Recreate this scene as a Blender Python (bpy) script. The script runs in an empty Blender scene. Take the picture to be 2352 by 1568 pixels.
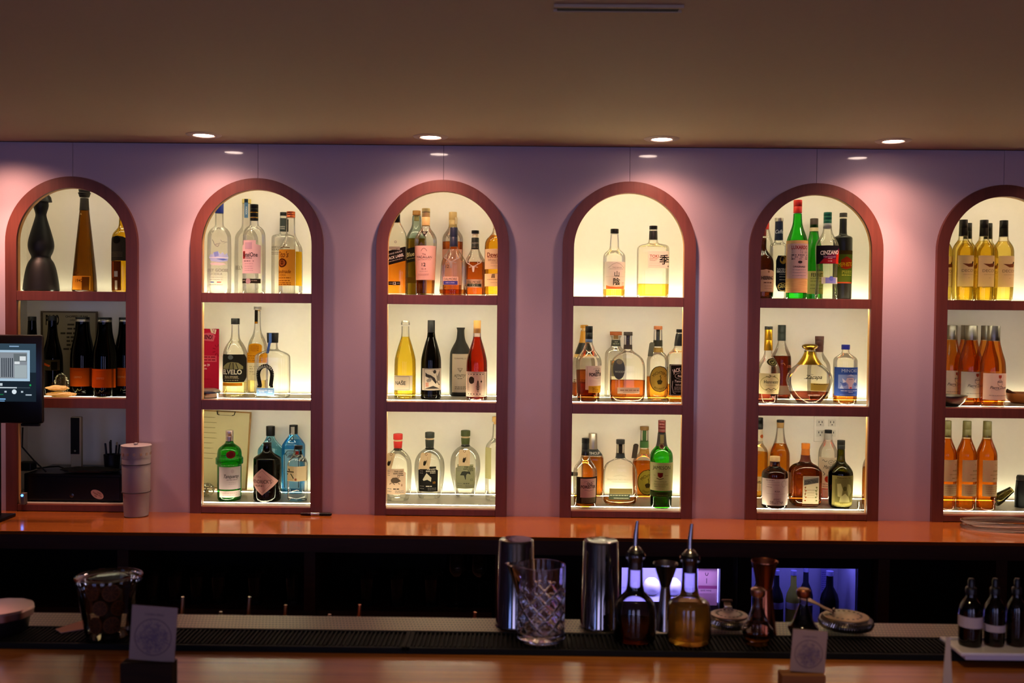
import bpy, bmesh, math, random
from mathutils import Vector, Matrix, Euler
random.seed(7)
SC = bpy.context.scene
COL = SC.collection
PI = math.pi

# ---------------------------------------------------------------- camera
FPX = 2287.0
CAM = Vector((0.0, -3.77, 1.65))
ROT = (Matrix.Rotation(math.radians(0.48), 3, 'Z') @ Matrix.Rotation(math.radians(90 - 1.55), 3, 'X')
       @ Matrix.Rotation(math.radians(0.58), 3, 'Z'))
cd = bpy.data.cameras.new('camera')
cam = bpy.data.objects.new('camera', cd); COL.objects.link(cam)
cam.location = CAM; cam.rotation_euler = ROT.to_euler()
cd.sensor_width = 36; cd.lens = FPX * 36 / 2352
cd.dof.use_dof = True; cd.dof.focus_distance = 3.84; cd.dof.aperture_fstop = 5.0
cd.clip_start = 0.05
SC.camera = cam

def ray(px, py):
    return ROT @ Vector(((px - 1176) / FPX, -(py - 784) / FPX, -1.0))
def V(px, py, Y):                       # the point seen at a pixel, on the upright plane y = Y
    d = ray(px, py); return CAM + d * ((Y - CAM.y) / d.y)
def VZ(px, py, Z):                      # ... on the level plane z = Z
    d = ray(px, py); return CAM + d * ((Z - CAM.z) / d.z)
def S(Y):                               # metres per pixel at depth y = Y
    return (Y - CAM.y) / FPX

# ---------------------------------------------------------------- materials
MATS = {}
def lin(h):
    if not isinstance(h, str): return tuple(h)
    h = h.lstrip('#'); v = [int(h[i:i+2], 16) / 255 for i in (0, 2, 4)]
    return tuple(c / 12.92 if c <= 0.04045 else ((c + 0.055) / 1.055) ** 2.4 for c in v)
def newmat(name):
    m = bpy.data.materials.new(name); m.use_nodes = True
    nt = m.node_tree; nt.nodes.clear()
    out = nt.nodes.new('ShaderNodeOutputMaterial')
    return m, nt, out
def N(nt, t, **kw):
    n = nt.nodes.new(t)
    for k, v in kw.items():
        if k.startswith('i_'): n.inputs[k[2:].replace('_', ' ')].default_value = v
        else: setattr(n, k, v)
    return n
def c4(c): return (*lin(c), 1.0)
def solid(col, rough=0.5, metal=0.0, spec=0.32, noise=0.06, coat=0.0):
    k = ('solid', col, rough, metal, spec, coat)
    if k in MATS: return MATS[k]
    m, nt, out = newmat('finish')
    b = N(nt, 'ShaderNodeBsdfPrincipled')
    b.inputs['Roughness'].default_value = rough; b.inputs['Metallic'].default_value = metal
    b.inputs['Specular IOR Level'].default_value = spec; b.inputs['Coat Weight'].default_value = coat
    c = lin(col)
    tc = N(nt, 'ShaderNodeTexCoord'); nz = N(nt, 'ShaderNodeTexNoise'); nz.inputs['Scale'].default_value = 60
    mx = N(nt, 'ShaderNodeMix', data_type='RGBA')
    mx.inputs['A'].default_value = (*[x * (1 - noise) for x in c], 1); mx.inputs['B'].default_value = (*[min(1, x * (1 + noise)) for x in c], 1)
    nt.links.new(tc.outputs['Object'], nz.inputs['Vector']); nt.links.new(nz.outputs['Fac'], mx.inputs['Factor'])
    nt.links.new(mx.outputs['Result'], b.inputs['Base Color'])
    nt.links.new(b.outputs[0], out.inputs[0]); MATS[k] = m; return m
def metal(col='#c0c0c4', rough=0.18): return solid(col, rough, 1.0)
def paper(col, trans=0.45):
    k = ('paper', col, trans)
    if k in MATS: return MATS[k]
    m, nt, out = newmat('printed_paper'); c = c4(col)
    d = N(nt, 'ShaderNodeBsdfDiffuse'); t = N(nt, 'ShaderNodeBsdfTranslucent'); x = N(nt, 'ShaderNodeMixShader'); x.inputs[0].default_value = trans
    d.inputs[0].default_value = c; t.inputs[0].default_value = c
    nt.links.new(d.outputs[0], x.inputs[1]); nt.links.new(t.outputs[0], x.inputs[2]); nt.links.new(x.outputs[0], out.inputs[0])
    MATS[k] = m; return m
def clear(col='#fbfaf5', edge=None, refl=0.7, blend=0.35, rough=0.02, haze=0.0, ior=1.45):
    """thin walled glass or a liquid: tinted see-through, deeper at grazing angles, fresnel sheen"""
    k = ('clear', col, edge, refl, blend, rough, haze)
    if k in MATS: return MATS[k]
    m, nt, out = newmat('clear_glass'); c = tuple(x ** .62 for x in lin(col))
    e = lin(edge) if edge else tuple(x ** 1.8 * 0.62 for x in c)
    lw = N(nt, 'ShaderNodeLayerWeight'); lw.inputs['Blend'].default_value = blend
    pw = N(nt, 'ShaderNodeMath', operation='POWER'); pw.inputs[1].default_value = 3.4
    mx = N(nt, 'ShaderNodeMix', data_type='RGBA'); mx.inputs['A'].default_value = (*c, 1); mx.inputs['B'].default_value = (*e, 1)
    tr = N(nt, 'ShaderNodeBsdfTransparent')
    nt.links.new(lw.outputs['Facing'], pw.inputs[0]); nt.links.new(pw.outputs[0], mx.inputs['Factor']); nt.links.new(mx.outputs['Result'], tr.inputs[0])
    last = tr.outputs[0]
    if haze:
        dd = N(nt, 'ShaderNodeBsdfTranslucent'); dd.inputs[0].default_value = (*[min(1, x * 1.1) for x in c], 1)
        h = N(nt, 'ShaderNodeMixShader'); h.inputs[0].default_value = haze
        nt.links.new(last, h.inputs[1]); nt.links.new(dd.outputs[0], h.inputs[2]); last = h.outputs[0]
    if refl:
        fr = N(nt, 'ShaderNodeFresnel'); fr.inputs['IOR'].default_value = ior
        mu = N(nt, 'ShaderNodeMath', operation='MULTIPLY'); mu.inputs[1].default_value = refl
        gl = N(nt, 'ShaderNodeBsdfGlossy'); gl.inputs['Roughness'].default_value = rough
        s = N(nt, 'ShaderNodeMixShader')
        nt.links.new(fr.outputs[0], mu.inputs[0]); nt.links.new(mu.outputs[0], s.inputs[0]); nt.links.new(last, s.inputs[1]); nt.links.new(gl.outputs[0], s.inputs[2]); last = s.outputs[0]
    nt.links.new(last, out.inputs[0]); MATS[k] = m; return m
def liq(col, edge=None):
    c = tuple(x ** .5 for x in lin(col)); e = tuple(x ** .6 for x in lin(edge)) if edge else None
    return clear(tuple(x ** (1 / .62) for x in c), e or tuple(x ** 1.8 * .62 for x in c), refl=0.0, blend=0.3)
def glow(col, strength):
    k = ('glow', col, strength)
    if k in MATS: return MATS[k]
    m, nt, out = newmat('lamp_glow'); e = N(nt, 'ShaderNodeEmission'); e.inputs[0].default_value = c4(col); e.inputs[1].default_value = strength
    nt.links.new(e.outputs[0], out.inputs[0]); MATS[k] = m; return m
def refr(col='#ffffff', rough=0.0, ior=1.47):
    k = ('refr', col, rough)
    if k in MATS: return MATS[k]
    m, nt, out = newmat('thick_glass'); b = N(nt, 'ShaderNodeBsdfPrincipled')
    b.inputs['Base Color'].default_value = c4(col); b.inputs['Transmission Weight'].default_value = 1; b.inputs['Roughness'].default_value = rough; b.inputs['IOR'].default_value = ior
    nt.links.new(b.outputs[0], out.inputs[0]); MATS[k] = m; return m
def wood(c1, c2, rough=0.3, scale=(1.2, 26, 26), coat=0.0, spec=0.5):
    k = ('wood', c1, c2, rough, scale)
    if k in MATS: return MATS[k]
    m, nt, out = newmat('wood_grain'); b = N(nt, 'ShaderNodeBsdfPrincipled'); b.inputs['Roughness'].default_value = rough
    b.inputs['Coat Weight'].default_value = coat; b.inputs['Coat Roughness'].default_value = 0.12; b.inputs['Specular IOR Level'].default_value = spec
    tc = N(nt, 'ShaderNodeTexCoord'); mp = N(nt, 'ShaderNodeMapping'); mp.inputs['Scale'].default_value = scale
    nz = N(nt, 'ShaderNodeTexNoise'); nz.inputs['Scale'].default_value = 3.0; nz.inputs['Detail'].default_value = 6; nz.inputs['Distortion'].default_value = 0.6
    mx = N(nt, 'ShaderNodeMix', data_type='RGBA'); mx.inputs['A'].default_value = c4(c1); mx.inputs['B'].default_value = c4(c2)
    cr = N(nt, 'ShaderNodeMapRange'); cr.inputs['From Min'].default_value = 0.3; cr.inputs['From Max'].default_value = 0.7
    L = nt.links.new
    L(tc.outputs['Object'], mp.inputs['Vector']); L(mp.outputs[0], nz.inputs['Vector']); L(nz.outputs['Fac'], cr.inputs['Value']); L(cr.outputs[0], mx.inputs['Factor'])
    L(mx.outputs['Result'], b.inputs['Base Color']); L(b.outputs[0], out.inputs[0]); MATS[k] = m; return m

# ---------------------------------------------------------------- objects and meshes
def tag(o, label=None, cat=None, group=None, kind=None):
    if label: o['label'] = label
    if cat: o['category'] = cat
    if group: o['group'] = group
    if kind: o['kind'] = kind
    return o
def empty(name, loc, label=None, cat=None, group=None, rz=0):
    o = bpy.data.objects.new(name, None); COL.objects.link(o); o.location = loc; o.rotation_euler = (0, 0, rz); o.empty_display_size = 0.02
    return tag(o, label, cat, group)
class MB:
    def __init__(s): s.v = []; s.f = []; s.m = []; s.mats = []; s.flat = set()
    def mi(s, mat):
        if mat not in s.mats: s.mats.append(mat)
        return s.mats.index(mat)
    def add(s, vs, fs, mat=None, flat=False):
        b = len(s.v); s.v += [tuple(p) for p in vs]; i = s.mi(mat) if mat else 0
        for f in fs:
            if flat: s.flat.add(len(s.f))
            s.f.append(tuple(b + k for k in f)); s.m.append(i)
    def box(s, lo, hi, mat=None, bev=0.0, rot=None, piv=None):
        bm = bmesh.new(); bmesh.ops.create_cube(bm, size=1)
        for v in bm.verts:
            v.co = Vector([lo[i] + (v.co[i] + 0.5) * (hi[i] - lo[i]) for i in range(3)])
        if bev: bmesh.ops.bevel(bm, geom=bm.edges[:], offset=bev, segments=2, affect='EDGES', profile=0.5)
        if rot:
            p = Vector(piv) if piv else (Vector(lo) + Vector(hi)) / 2
            M = Matrix.Translation(p) @ Euler(rot).to_matrix().to_4x4() @ Matrix.Translation(-p)
            for v in bm.verts: v.co = M @ v.co
        bm.verts.index_update()
        s.add([v.co[:] for v in bm.verts], [[v.index for v in f.verts] for f in bm.faces], mat, True); bm.free(); return s
    def lathe(s, prof, n=40, mat=None, sec=None, M=None, caps=True, ang0=0):
        """prof: [(r, z)] from bottom to top; sec(r, t) gives the x, y of the section"""
        vs = []; fs = []
        for r, z in prof:
            for k in range(n):
                t = 2 * PI * k / n + ang0
                x, y = sec(r, t) if sec else (r * math.cos(t), r * math.sin(t))
                vs.append((x, y, z))
        for i in range(len(prof) - 1):
            for k in range(n):
                a = i * n + k; b = i * n + (k + 1) % n
                fs.append((a, b, b + n, a + n))
        if caps:
            if prof[0][0] > 1e-5: fs.append(tuple(range(n - 1, -1, -1)))
            if prof[-1][0] > 1e-5: fs.append(tuple((len(prof) - 1) * n + k for k in range(n)))
        if M: vs = [(M @ Vector(p))[:] for p in vs]
        s.add(vs, fs, mat); return s
    def tube(s, pts, r, n=8, mat=None, closed=False):
        pts = [Vector(p) for p in pts]; m = len(pts); vs = []; fs = []
        rr = r if isinstance(r, (list, tuple)) else [r] * m
        up = Vector((0.13, 0.31, 0.94)).normalized()
        for i, p in enumerate(pts):
            a = pts[(i - 1) % m] if (closed or i) else p; b = pts[(i + 1) % m] if (closed or i < m - 1) else p
            t = (b - a).normalized(); u = t.cross(up)
            if u.length < 1e-3: u = t.cross(Vector((1, 0, 0)))
            u.normalize(); w = t.cross(u)
            for k in range(n):
                g = 2 * PI * k / n; vs.append((p + (u * math.cos(g) + w * math.sin(g)) * rr[i])[:])
        for i in range(m if closed else m - 1):
            for k in range(n):
                a = i * n + k; b = i * n + (k + 1) % n; c = ((i + 1) % m) * n
                fs.append((a, b, c + (k + 1) % n, c + k))
        if not closed: fs += [tuple(range(n - 1, -1, -1)), tuple((m - 1) * n + k for k in range(n))]
        s.add(vs, fs, mat); return s
    def build(s, name, mat=None, parent=None, smooth=35, loc=None, clean=True):
        me = bpy.data.meshes.new(name); me.from_pydata(s.v, [], s.f)
        mats = s.mats or [mat]
        for q in mats: me.materials.append(q or mat)
        me.polygons.foreach_set('material_index', s.m)
        if clean:
            bm = bmesh.new(); bm.from_mesh(me); bmesh.ops.recalc_face_normals(bm, faces=bm.faces[:]); bm.to_mesh(me); bm.free()
        if smooth:
            me.polygons.foreach_set('use_smooth', [True] * len(me.polygons)); me.update()
            try: me.set_sharp_from_angle(angle=math.radians(smooth))
            except Exception: pass
        me.update()
        o = bpy.data.objects.new(name, me); COL.objects.link(o)
        if parent is not None: o.parent = parent
        if loc is not None: o.location = loc
        return o
def copy_tree(o, parent=None):
    c = o.copy(); COL.objects.link(c)
    if parent is not None: c.parent = parent
    for ch in list(o.children): copy_tree(ch, c)
    return c
def chaikin(p, it=2):
    for _ in range(it):
        q = [p[0]]
        for a, b in zip(p, p[1:]):
            q += [(a[0] * .75 + b[0] * .25, a[1] * .75 + b[1] * .25), (a[0] * .25 + b[0] * .75, a[1] * .25 + b[1] * .75)]
        q.append(p[-1]); p = q
    return p

# ---------------------------------------------------------------- lettering
TXT = {}
def letters(s, shear=0.0, bold=0.0):
    if 'M' in s or 'W' in s: bold = 0.0                  # their inner angles close up when emboldened
    k = (s, shear, bold)
    if k in TXT: return TXT[k]
    c = bpy.data.curves.new('lettering', 'FONT'); c.body = s; c.shear = shear; c.offset = bold; c.resolution_u = 3
    o = bpy.data.objects.new('lettering', c); COL.objects.link(o); bpy.context.view_layer.update()
    m = bpy.data.meshes.new_from_object(o)
    vs = [(v.co.x, v.co.y) for v in m.vertices]; fs = [tuple(p.vertices) for p in m.polygons]
    bpy.data.objects.remove(o); bpy.data.curves.remove(c); bpy.data.meshes.remove(m)
    x0 = min([p[0] for p in vs], default=0); x1 = max([p[0] for p in vs], default=1)
    cjk = any(ord(q) > 0x2e00 for q in s)
    y0 = min(p[1] for p in vs) if cjk else 0.0
    hh = (max(p[1] for p in vs) - y0) if cjk else 0.729
    vs = [((x - (x0 + x1) / 2) / hh, (y - y0) / hh - 0.5) for x, y in vs]     # capital height 1, centred
    TXT[k] = (vs, fs, (x1 - x0) / hh); return TXT[k]
def poly_tris(pts, maxlen):
    bm = bmesh.new(); bm.faces.new([bm.verts.new((x, y, 0)) for x, y in pts])
    bmesh.ops.triangulate(bm, faces=bm.faces[:])
    for _ in range(4):
        es = [e for e in bm.edges if e.calc_length() > maxlen]
        if not es: break
        bmesh.ops.subdivide_edges(bm, edges=es, cuts=1); bmesh.ops.triangulate(bm, faces=bm.faces[:])
    bm.verts.index_update()
    r = [(v.co.x, v.co.y) for v in bm.verts], [tuple(v.index for v in f.verts) for f in bm.faces]; bm.free(); return r
def stroke(pts, w, closed=False):
    out = []
    n = len(pts)
    for i in range(n if closed else n - 1):
        (x0, y0), (x1, y1) = pts[i], pts[(i + 1) % n]; L = math.hypot(x1 - x0, y1 - y0) or 1; nx, ny = -(y1 - y0) / L * w / 2, (x1 - x0) / L * w / 2
        out.append([(x0 + nx, y0 + ny), (x1 + nx, y1 + ny), (x1 - nx, y1 - ny), (x0 - nx, y0 - ny)])
    return out
def circ(cx, cy, rx, ry=None, n=28, a0=0, a1=360):
    ry = rx if ry is None else ry
    full = abs(a1 - a0) >= 360
    return [(cx + rx * math.cos(math.radians(a0 + (a1 - a0) * k / (n if full else n - 1))), cy + ry * math.sin(math.radians(a0 + (a1 - a0) * k / (n if full else n - 1)))) for k in range(n)]
FINE = {}
def letters_fine(s, o, size, maxlen):
    vs, fs, w = letters(s, o.get('shear', 0), o.get('bold', 0.012)); L = maxlen / max(size, 1e-9)
    if L > 1.1: return vs, fs
    key = (s, o.get('shear', 0), o.get('bold', 0.012), round(L, 2))
    if key not in FINE:
        bm = bmesh.new(); V_ = [bm.verts.new((x, y, 0)) for x, y in vs]
        for f in fs:
            try: bm.faces.new([V_[k] for k in f])
            except ValueError: pass
        bmesh.ops.triangulate(bm, faces=bm.faces[:])
        for _ in range(3):
            es = [e for e in bm.edges if e.calc_length() > L]
            if not es: break
            bmesh.ops.subdivide_edges(bm, edges=es, cuts=1); bmesh.ops.triangulate(bm, faces=bm.faces[:])
        bm.verts.index_update(); FINE[key] = [(v.co.x, v.co.y) for v in bm.verts], [tuple(v.index for v in f.verts) for f in bm.faces]; bm.free()
    return FINE[key]
def items_geo(items, maxlen):
    """-> [(verts2d, faces, colour, layer)] in picture-like units, x to the side and y downwards"""
    out = []
    for L, it in enumerate(items):
        t = it[0]
        if t == 't':
            _, s, cx, cy, h, col = it[:6]; o = it[6] if len(it) > 6 else {}
            vs, fs, w = letters(s, o.get('shear', 0), o.get('bold', 0.012))
            kx = o['w'] / (w * h) if 'w' in o else 1.0
            vs, fs = letters_fine(s, o, h * kx, maxlen)
            a = math.radians(o.get('rot', 0)); arc = o.get('arc')
            q = []
            for x, y in vs:
                x *= h * kx; y *= h
                if arc:                                  # bend along a circle of radius arc (positive: arches up)
                    g = x / arc; R = arc + y; x, y = R * math.sin(g), R * math.cos(g) - arc
                q.append((cx + x * math.cos(a) - y * math.sin(a) * -1 * -1, cy - (x * math.sin(a) + y * math.cos(a))))
            out.append((q, fs, col, L))
        elif t == 'r':
            _, x0, y0, x1, y1, col = it[:6]; v, f = poly_tris([(x0, y0), (x1, y0), (x1, y1), (x0, y1)], maxlen); out.append((v, f, col, L))
        elif t == 'e':
            _, cx, cy, rx, ry, col = it[:6]; v, f = poly_tris(circ(cx, cy, rx, ry), maxlen); out.append((v, f, col, L))
        elif t == 'p':
            v, f = poly_tris(it[1], maxlen); out.append((v, f, it[2], L))
        elif t == 'l':
            cl = len(it) > 4 and it[4]
            for q in stroke(it[1], it[2], cl):
                v, f = poly_tris(q, maxlen); out.append((v, f, it[3], L))
        elif t == 'g':                                   # rows of small print
            _, x0, x1, ys, h, col = it[:6]; rnd = random.Random(len(items) * 7 + int(x0))
            for y in ys:
                x = x0
                while x < x1:
                    w = min(rnd.uniform(1.5, 4.5) * h, x1 - x)
                    if w > h * .5: out.append(([(x, y - h / 2), (x + w, y - h / 2), (x + w, y + h / 2), (x, y + h / 2)], [(0, 1, 2, 3)], col, L))
                    x += w + h * 0.6
    return out
# ---------------------------------------------------------------- bottles
SHELF = {}                               # level -> height of the shelf surface, filled in by the setting
CLEAR = '#f6f5ee'
class Bottle:
    """A bottle measured in the photograph's pixels and built at its own place and size on a shelf."""
    def __init__(s, name, label, cx, base, prof, Z, sec=None, cat='bottle', group=None, rz=0, n=44, smooth_it=2):
        # base: the row's depth in metres (< 3) or the pixel height where its foot touches the shelf
        s.sec = sec; wmax = max(w for y, w in prof)
        if base > 3:
            p = VZ(cx, base, Z); s.Y = p.y
            d = wmax / 2 * S(s.Y) * (sec[0] if sec else 1.0); s.Y = s.Y + d * .95
        else: s.Y = base
        rd = wmax / 2 * S(s.Y) * (sec[0] if sec else 1.0)
        if base <= 3 and base >= .17: s.Y = 9.0                      # back row: against the back panel
        s.Y = max(rd + .004, min(s.Y, ND - .005 - rd))
        s.Z = Z; s.cx = cx; s.s = S(s.Y)
        yt = prof[-1][0]
        yb = base if base > 3 else prof[0][0] + 0
        s.X = V(cx, (yt + yb) / 2, s.Y).x; s.n = n
        pr = [(w / 2 * s.s, s.z(y)) for y, w in prof]
        r0 = pr[0][0]
        pr = [(r, z) for r, z in pr if z > 0.004]
        body = chaikin([(r0, 0.006)] + pr, smooth_it)
        s.prof = [(0.0, 0.004), (r0 * .55, 0.003), (r0 * .86, 0.0), (r0 * .96, 0.0015)] + body
        s.rmax = max(r for r, z in body); s.rneck = pr[-1][0]
        s.root = empty(name, (s.X, s.Y, Z), label, cat, group, rz)
    def z(s, y): return V(s.cx, y, s.Y).z - s.Z
    def R(s, z):
        p = s.prof[3:]
        if z <= p[0][1]: return p[0][0]
        for (r0, z0), (r1, z1) in zip(p, p[1:]):
            if z0 <= z <= z1: return r0 + (r1 - r0) * ((z - z0) / (z1 - z0) if z1 > z0 else 0)
        return p[-1][0]
    def shape(s, r, t):
        """section of radius r: a circle, or a rounded square / flask where the body is wide"""
        if not s.sec: return r * math.cos(t), r * math.sin(t)
        dr, ex = s.sec; k = max(0.0, min(1.0, (r - s.rneck * 1.05) / max(1e-6, s.rmax * .9 - s.rneck * 1.05))); k = k * k * (3 - 2 * k)
        if ex == 'hex':                                  # six flat sides, one edge turned a little off the front
            f = 1 + (math.cos(PI / 6) / math.cos(((t + .42) % (PI / 3)) - PI / 6) * 1.04 - 1) * k
            return r * f * math.cos(t), r * f * math.sin(t)
        e = 2 + (ex - 2) * k; d = 1 + (dr - 1) * k
        c, q = math.cos(t), math.sin(t); f = (abs(c) ** e + abs(q) ** e) ** (-1 / e)
        return r * f * c, r * d * f * q
    def front(s, u, z, off):
        """point of the surface at arc length u from the front centre line, at height z"""
        r = s.R(z)
        if not s.sec:
            a = u / max(r, 1e-4); return ((r + off) * math.sin(a), -(r + off) * math.cos(a), z)
        dr, ex = s.sec; k = max(0.0, min(1.0, (r - s.rneck * 1.05) / max(1e-6, s.rmax * .9 - s.rneck * 1.05))); k = k * k * (3 - 2 * k)
        if ex == 'hex':
            lo, hi = -PI * .98, -.02 * PI
            for _ in range(30):
                m = (lo + hi) / 2
                if s.shape(r, m)[0] < u: lo = m
                else: hi = m
            p = s.shape(r, lo); return (p[0] * (1 + off / r), p[1] * (1 + off / r) - off * .3, z)
        e = 2 + (ex - 2) * k; d = 1 + (dr - 1) * k
        q = min(0.999, abs(u) / r); y = r * d * (1 - q ** e) ** (1 / e)
        return (u, -(y + off), z)
    def u(s, px, z):
        x = (px - s.cx) * s.s
        if s.sec: return x
        r = s.R(z); return r * math.asin(max(-.985, min(.985, x / r)))
    def glass(s, mat, name='bottle_body', top=None):
        n = s.n if not s.sec else 64
        MB().lathe(s.prof, n, mat, s.shape).build(name, parent=s.root, smooth=50); return s
    def liquid(s, y, mat, name='liquid', floor=0.007):
        zt = s.z(y); t = 0.0013
        p = [(max(r - t, .001), max(z, floor)) for r, z in s.prof[3:] if z < zt] + [(max(s.R(zt) - t, .001), zt)]
        q = []
        for a in p:
            if not q or a[1] > q[-1][1] + 1e-5: q.append(a)
        q[0] = (q[0][0] * .93, q[0][1])
        mb = MB(); mb.lathe([(0, q[0][1])] + q + [(0, zt)], s.n if not s.sec else 64, mat, s.shape); mb.build(name, parent=s.root, smooth=50); return s
    def cap(s, y0, y1, w0, w1=None, mat=None, name='cap', dome=0.0, ribs=0, cx=None, tex=None):
        """a cap or band from pixel height y0 (top) down to y1, widths w0 at the top and w1 at the bottom"""
        w1 = w0 if w1 is None else w1; za, zb = s.z(y1), s.z(y0); ra, rb = w1 / 2 * s.s, w0 / 2 * s.s; h = zb - za
        e = min(0.0012, h * .2)
        p = [(0, za), (ra - e * .5, za), (ra, za + e * .5)]
        for k in range(1, ribs + 1): zz = za + h * k / (ribs + 1); p += [(ra + (rb - ra) * k / (ribs + 1), zz - e * .6), (ra + (rb - ra) * k / (ribs + 1) - e * .5, zz), (ra + (rb - ra) * k / (ribs + 1), zz + e * .6)]
        p += [(rb, zb - e), (rb - e * .4, zb - e * .2)]
        if dome: p += [(rb * math.cos(a), zb + dome * h * math.sin(a)) for a in (.35, .7, 1.05, 1.35)] + [(0, zb + dome * h)]
        else: p += [(rb - e, zb), (0, zb)]
        dx = 0 if cx is None else (cx - s.cx) * s.s
        o = MB().lathe(p, 28, mat, M=Matrix.Translation((dx, 0, 0)) if dx else None).build(name, parent=s.root, smooth=40)
        return o
    def ring(s, y0, y1, mat, name='neck_band', off=.0006):
        """a sleeve hugging the glass between two pixel heights"""
        za, zb = s.z(y1), s.z(y0); k = max(2, int((zb - za) / .004)); zs = [za + (zb - za) * i / k for i in range(k + 1)]
        p = [(s.R(za), za)] + [(s.R(z) + off, z) for z in zs] + [(s.R(zb), zb)]
        return MB().lathe(p, s.n, mat, s.shape, caps=False).build(name, parent=s.root, smooth=50)
    def label(s, x0, y0, x1, y1, col, items=(), name='front_label', shape='rect', trans=.45, mat=None, k=0, text_trans=.25, tilt=0.0, off=0.0005):
        """a paper label within a pixel box on the front of the glass, its print laid over it in thin layers"""
        za, zb = s.z(y1), s.z(y0); zm = (za + zb) / 2; ua, ub = s.u(x0, zm), s.u(x1, zm); uc, hw = (ua + ub) / 2, (ub - ua) / 2
        mb = MB(); nv = 26 if shape != 'rect' else max(4, int((zb - za) / .008)); nu = 18
        if col:
            vs = []; fs = []
            for j in range(nv + 1):
                q = j / nv; z = za + (zb - za) * q; w = 1.0
                if shape == 'ellipse': w = math.sqrt(max(0.0, 1 - (2 * q - 1) ** 2))
                elif shape == 'diamond': w = 1 - abs(2 * q - 1)
                elif shape == 'arch' and q > .72: w = math.sqrt(max(0.0, 1 - ((q - .72) / .28) ** 2))
                elif shape == 'octo': w = min(1.0, .72 + q * 1.6, .78 + (1 - q) * 1.6)
                elif shape == 'step' and q > .88: w = .58
                elif shape == 'notch' and q > .88: w = .8
                w = max(w, .004)
                for i in range(nu + 1):
                    u = uc + hw * w * (2 * i / nu - 1)
                    vs.append(s.front(u, z + tilt * u, off + k * .0002))
            for j in range(nv):
                for i in range(nu):
                    a = j * (nu + 1) + i; fs.append((a, a + 1, a + nu + 2, a + nu + 1))
            mb.add(vs, fs, mat or paper(col, trans))
        for v, f, c, L in items_geo(items, 3.2):
            o = off + .0004 + k * .0002 + L * .00004
            P = []
            for px, py in v:
                z = s.z(py); u = uc + (px - (x0 + x1) / 2) * s.s if not s.sec else (px - s.cx) * s.s
                P.append(s.front(u, z + tilt * u, o))
            mb.add(P, f, c if not isinstance(c, str) else paper(c, text_trans))
        if not mb.v: return None
        return mb.build(name, parent=s.root, smooth=50, clean=False)
    def tag(s, x0, y0, x1, y1, col, items=(), skew=0.0, name='hang_tag', gap=.004):
        """a card hung round the neck, in front of the glass"""
        zm = s.z((y0 + y1) / 2); zlo = s.z(y1); yf = -max(s.R(zm), s.R(zlo)) * (s.sec[0] if s.sec else 1) - gap
        mb = MB()
        def P(px, py, d=0): return ((px - s.cx) * s.s, yf - d, s.z(py))
        c = 3
        pts = [(x0 + c, y0), (x1 - c, y0), (x1, y0 + c), (x1 + skew, y1), (x0 + skew, y1), (x0, y0 + c)]
        f1 = [P(*p, .0006) for p in pts]; f0 = [P(*p) for p in pts]; n = len(pts)
        mb.add(f1 + f0, [tuple(range(n)), tuple(range(2 * n - 1, n - 1, -1))] + [(k, (k + 1) % n, (k + 1) % n + n, k + n) for k in range(n)], paper(col, .3))
        for v, f, cc, L in items_geo(items, 9): mb.add([P(x, y, .0008 + L * .00004) for x, y in v], f, paper(cc, .2) if isinstance(cc, str) else cc)
        return mb.build(name, parent=s.root, smooth=0, clean=False)
# ---------------------------------------------------------------- setting: measures
ZC = 0.903
AX = [V(px, 566, 0).x for px in (168, 591, 1017, 1447, 1873, 2301)]
m0 = sum(AX) / 6; sp = sum((i - 2.5) * (x - m0) for i, x in enumerate(AX)) / 17.5
AX = [m0 + (i - 2.5) * sp for i in range(6)]                     # six arches at an even pitch
FY = -0.018
def zf(py): return V(1446, py, FY).z
ZC = V(1446, 1188, 0).z                                          # back counter surface
SH = [zf(681.5), zf(928.5), zf(1174.5)]                          # shelf surfaces
SB = [zf(703.5), zf(951.0), zf(1189.0)]                          # undersides of their front boards
ZSPR = V(1016, 566, FY).z
RO = 152.5 * S(FY); RI = 126.5 * S(FY)
ZCEIL = V(1017, 334.5, 0).z
ND = 0.34                                                        # niche depth

WALLC = '#beaab2'
def wall_mat():
    m, nt, out = newmat('lilac_gloss_laminate'); b = N(nt, 'ShaderNodeBsdfPrincipled')
    b.inputs['Roughness'].default_value = 0.07; b.inputs['Specular IOR Level'].default_value = 0.5
    tc = N(nt, 'ShaderNodeTexCoord'); nz = N(nt, 'ShaderNodeTexNoise'); nz.inputs['Scale'].default_value = 300; nz.inputs['Detail'].default_value = 3
    c = lin(WALLC)
    mx = N(nt, 'ShaderNodeMix', data_type='RGBA'); mx.inputs['A'].default_value = (*[x * .94 for x in c], 1); mx.inputs['B'].default_value = (*[x * 1.06 for x in c], 1)
    nt.links.new(tc.outputs['Object'], nz.inputs[0]); nt.links.new(nz.outputs['Fac'], mx.inputs['Factor']); nt.links.new(mx.outputs['Result'], b.inputs['Base Color']); nt.links.new(b.outputs[0], out.inputs[0]); return m
M_WALL = wall_mat()
M_FRAME = wood('#5c2d22', '#6a352a', 0.42, (24, 24, 1.5))
M_LIT_REVEAL = wood('#b98a52', '#c89a62', .5, (24, 24, 2))  # tan that holds the glow of the lit reveals in its colour
M_CREAM = solid('#ece4d6', 0.55, noise=.02)
M_SHELF = solid('#a2988c', 0.3, noise=.02)
M_COUNTER = wood('#7c3f16', '#96541f', 0.14, (1.0, 30, 30), coat=.5)
M_BAR = wood('#83471a', '#a8662a', 0.22, (1.0, 34, 34), coat=.2)
M_DARKWOOD = wood('#3a1c12', '#452317', 0.5, (1.5, 20, 20))
M_CEIL = solid('#a6937c', 0.7, spec=.12, noise=.03)
M_BLACK = solid('#070708', 0.45, spec=.25)
M_RUBBER = solid('#070708', 0.7, spec=.15)

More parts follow.
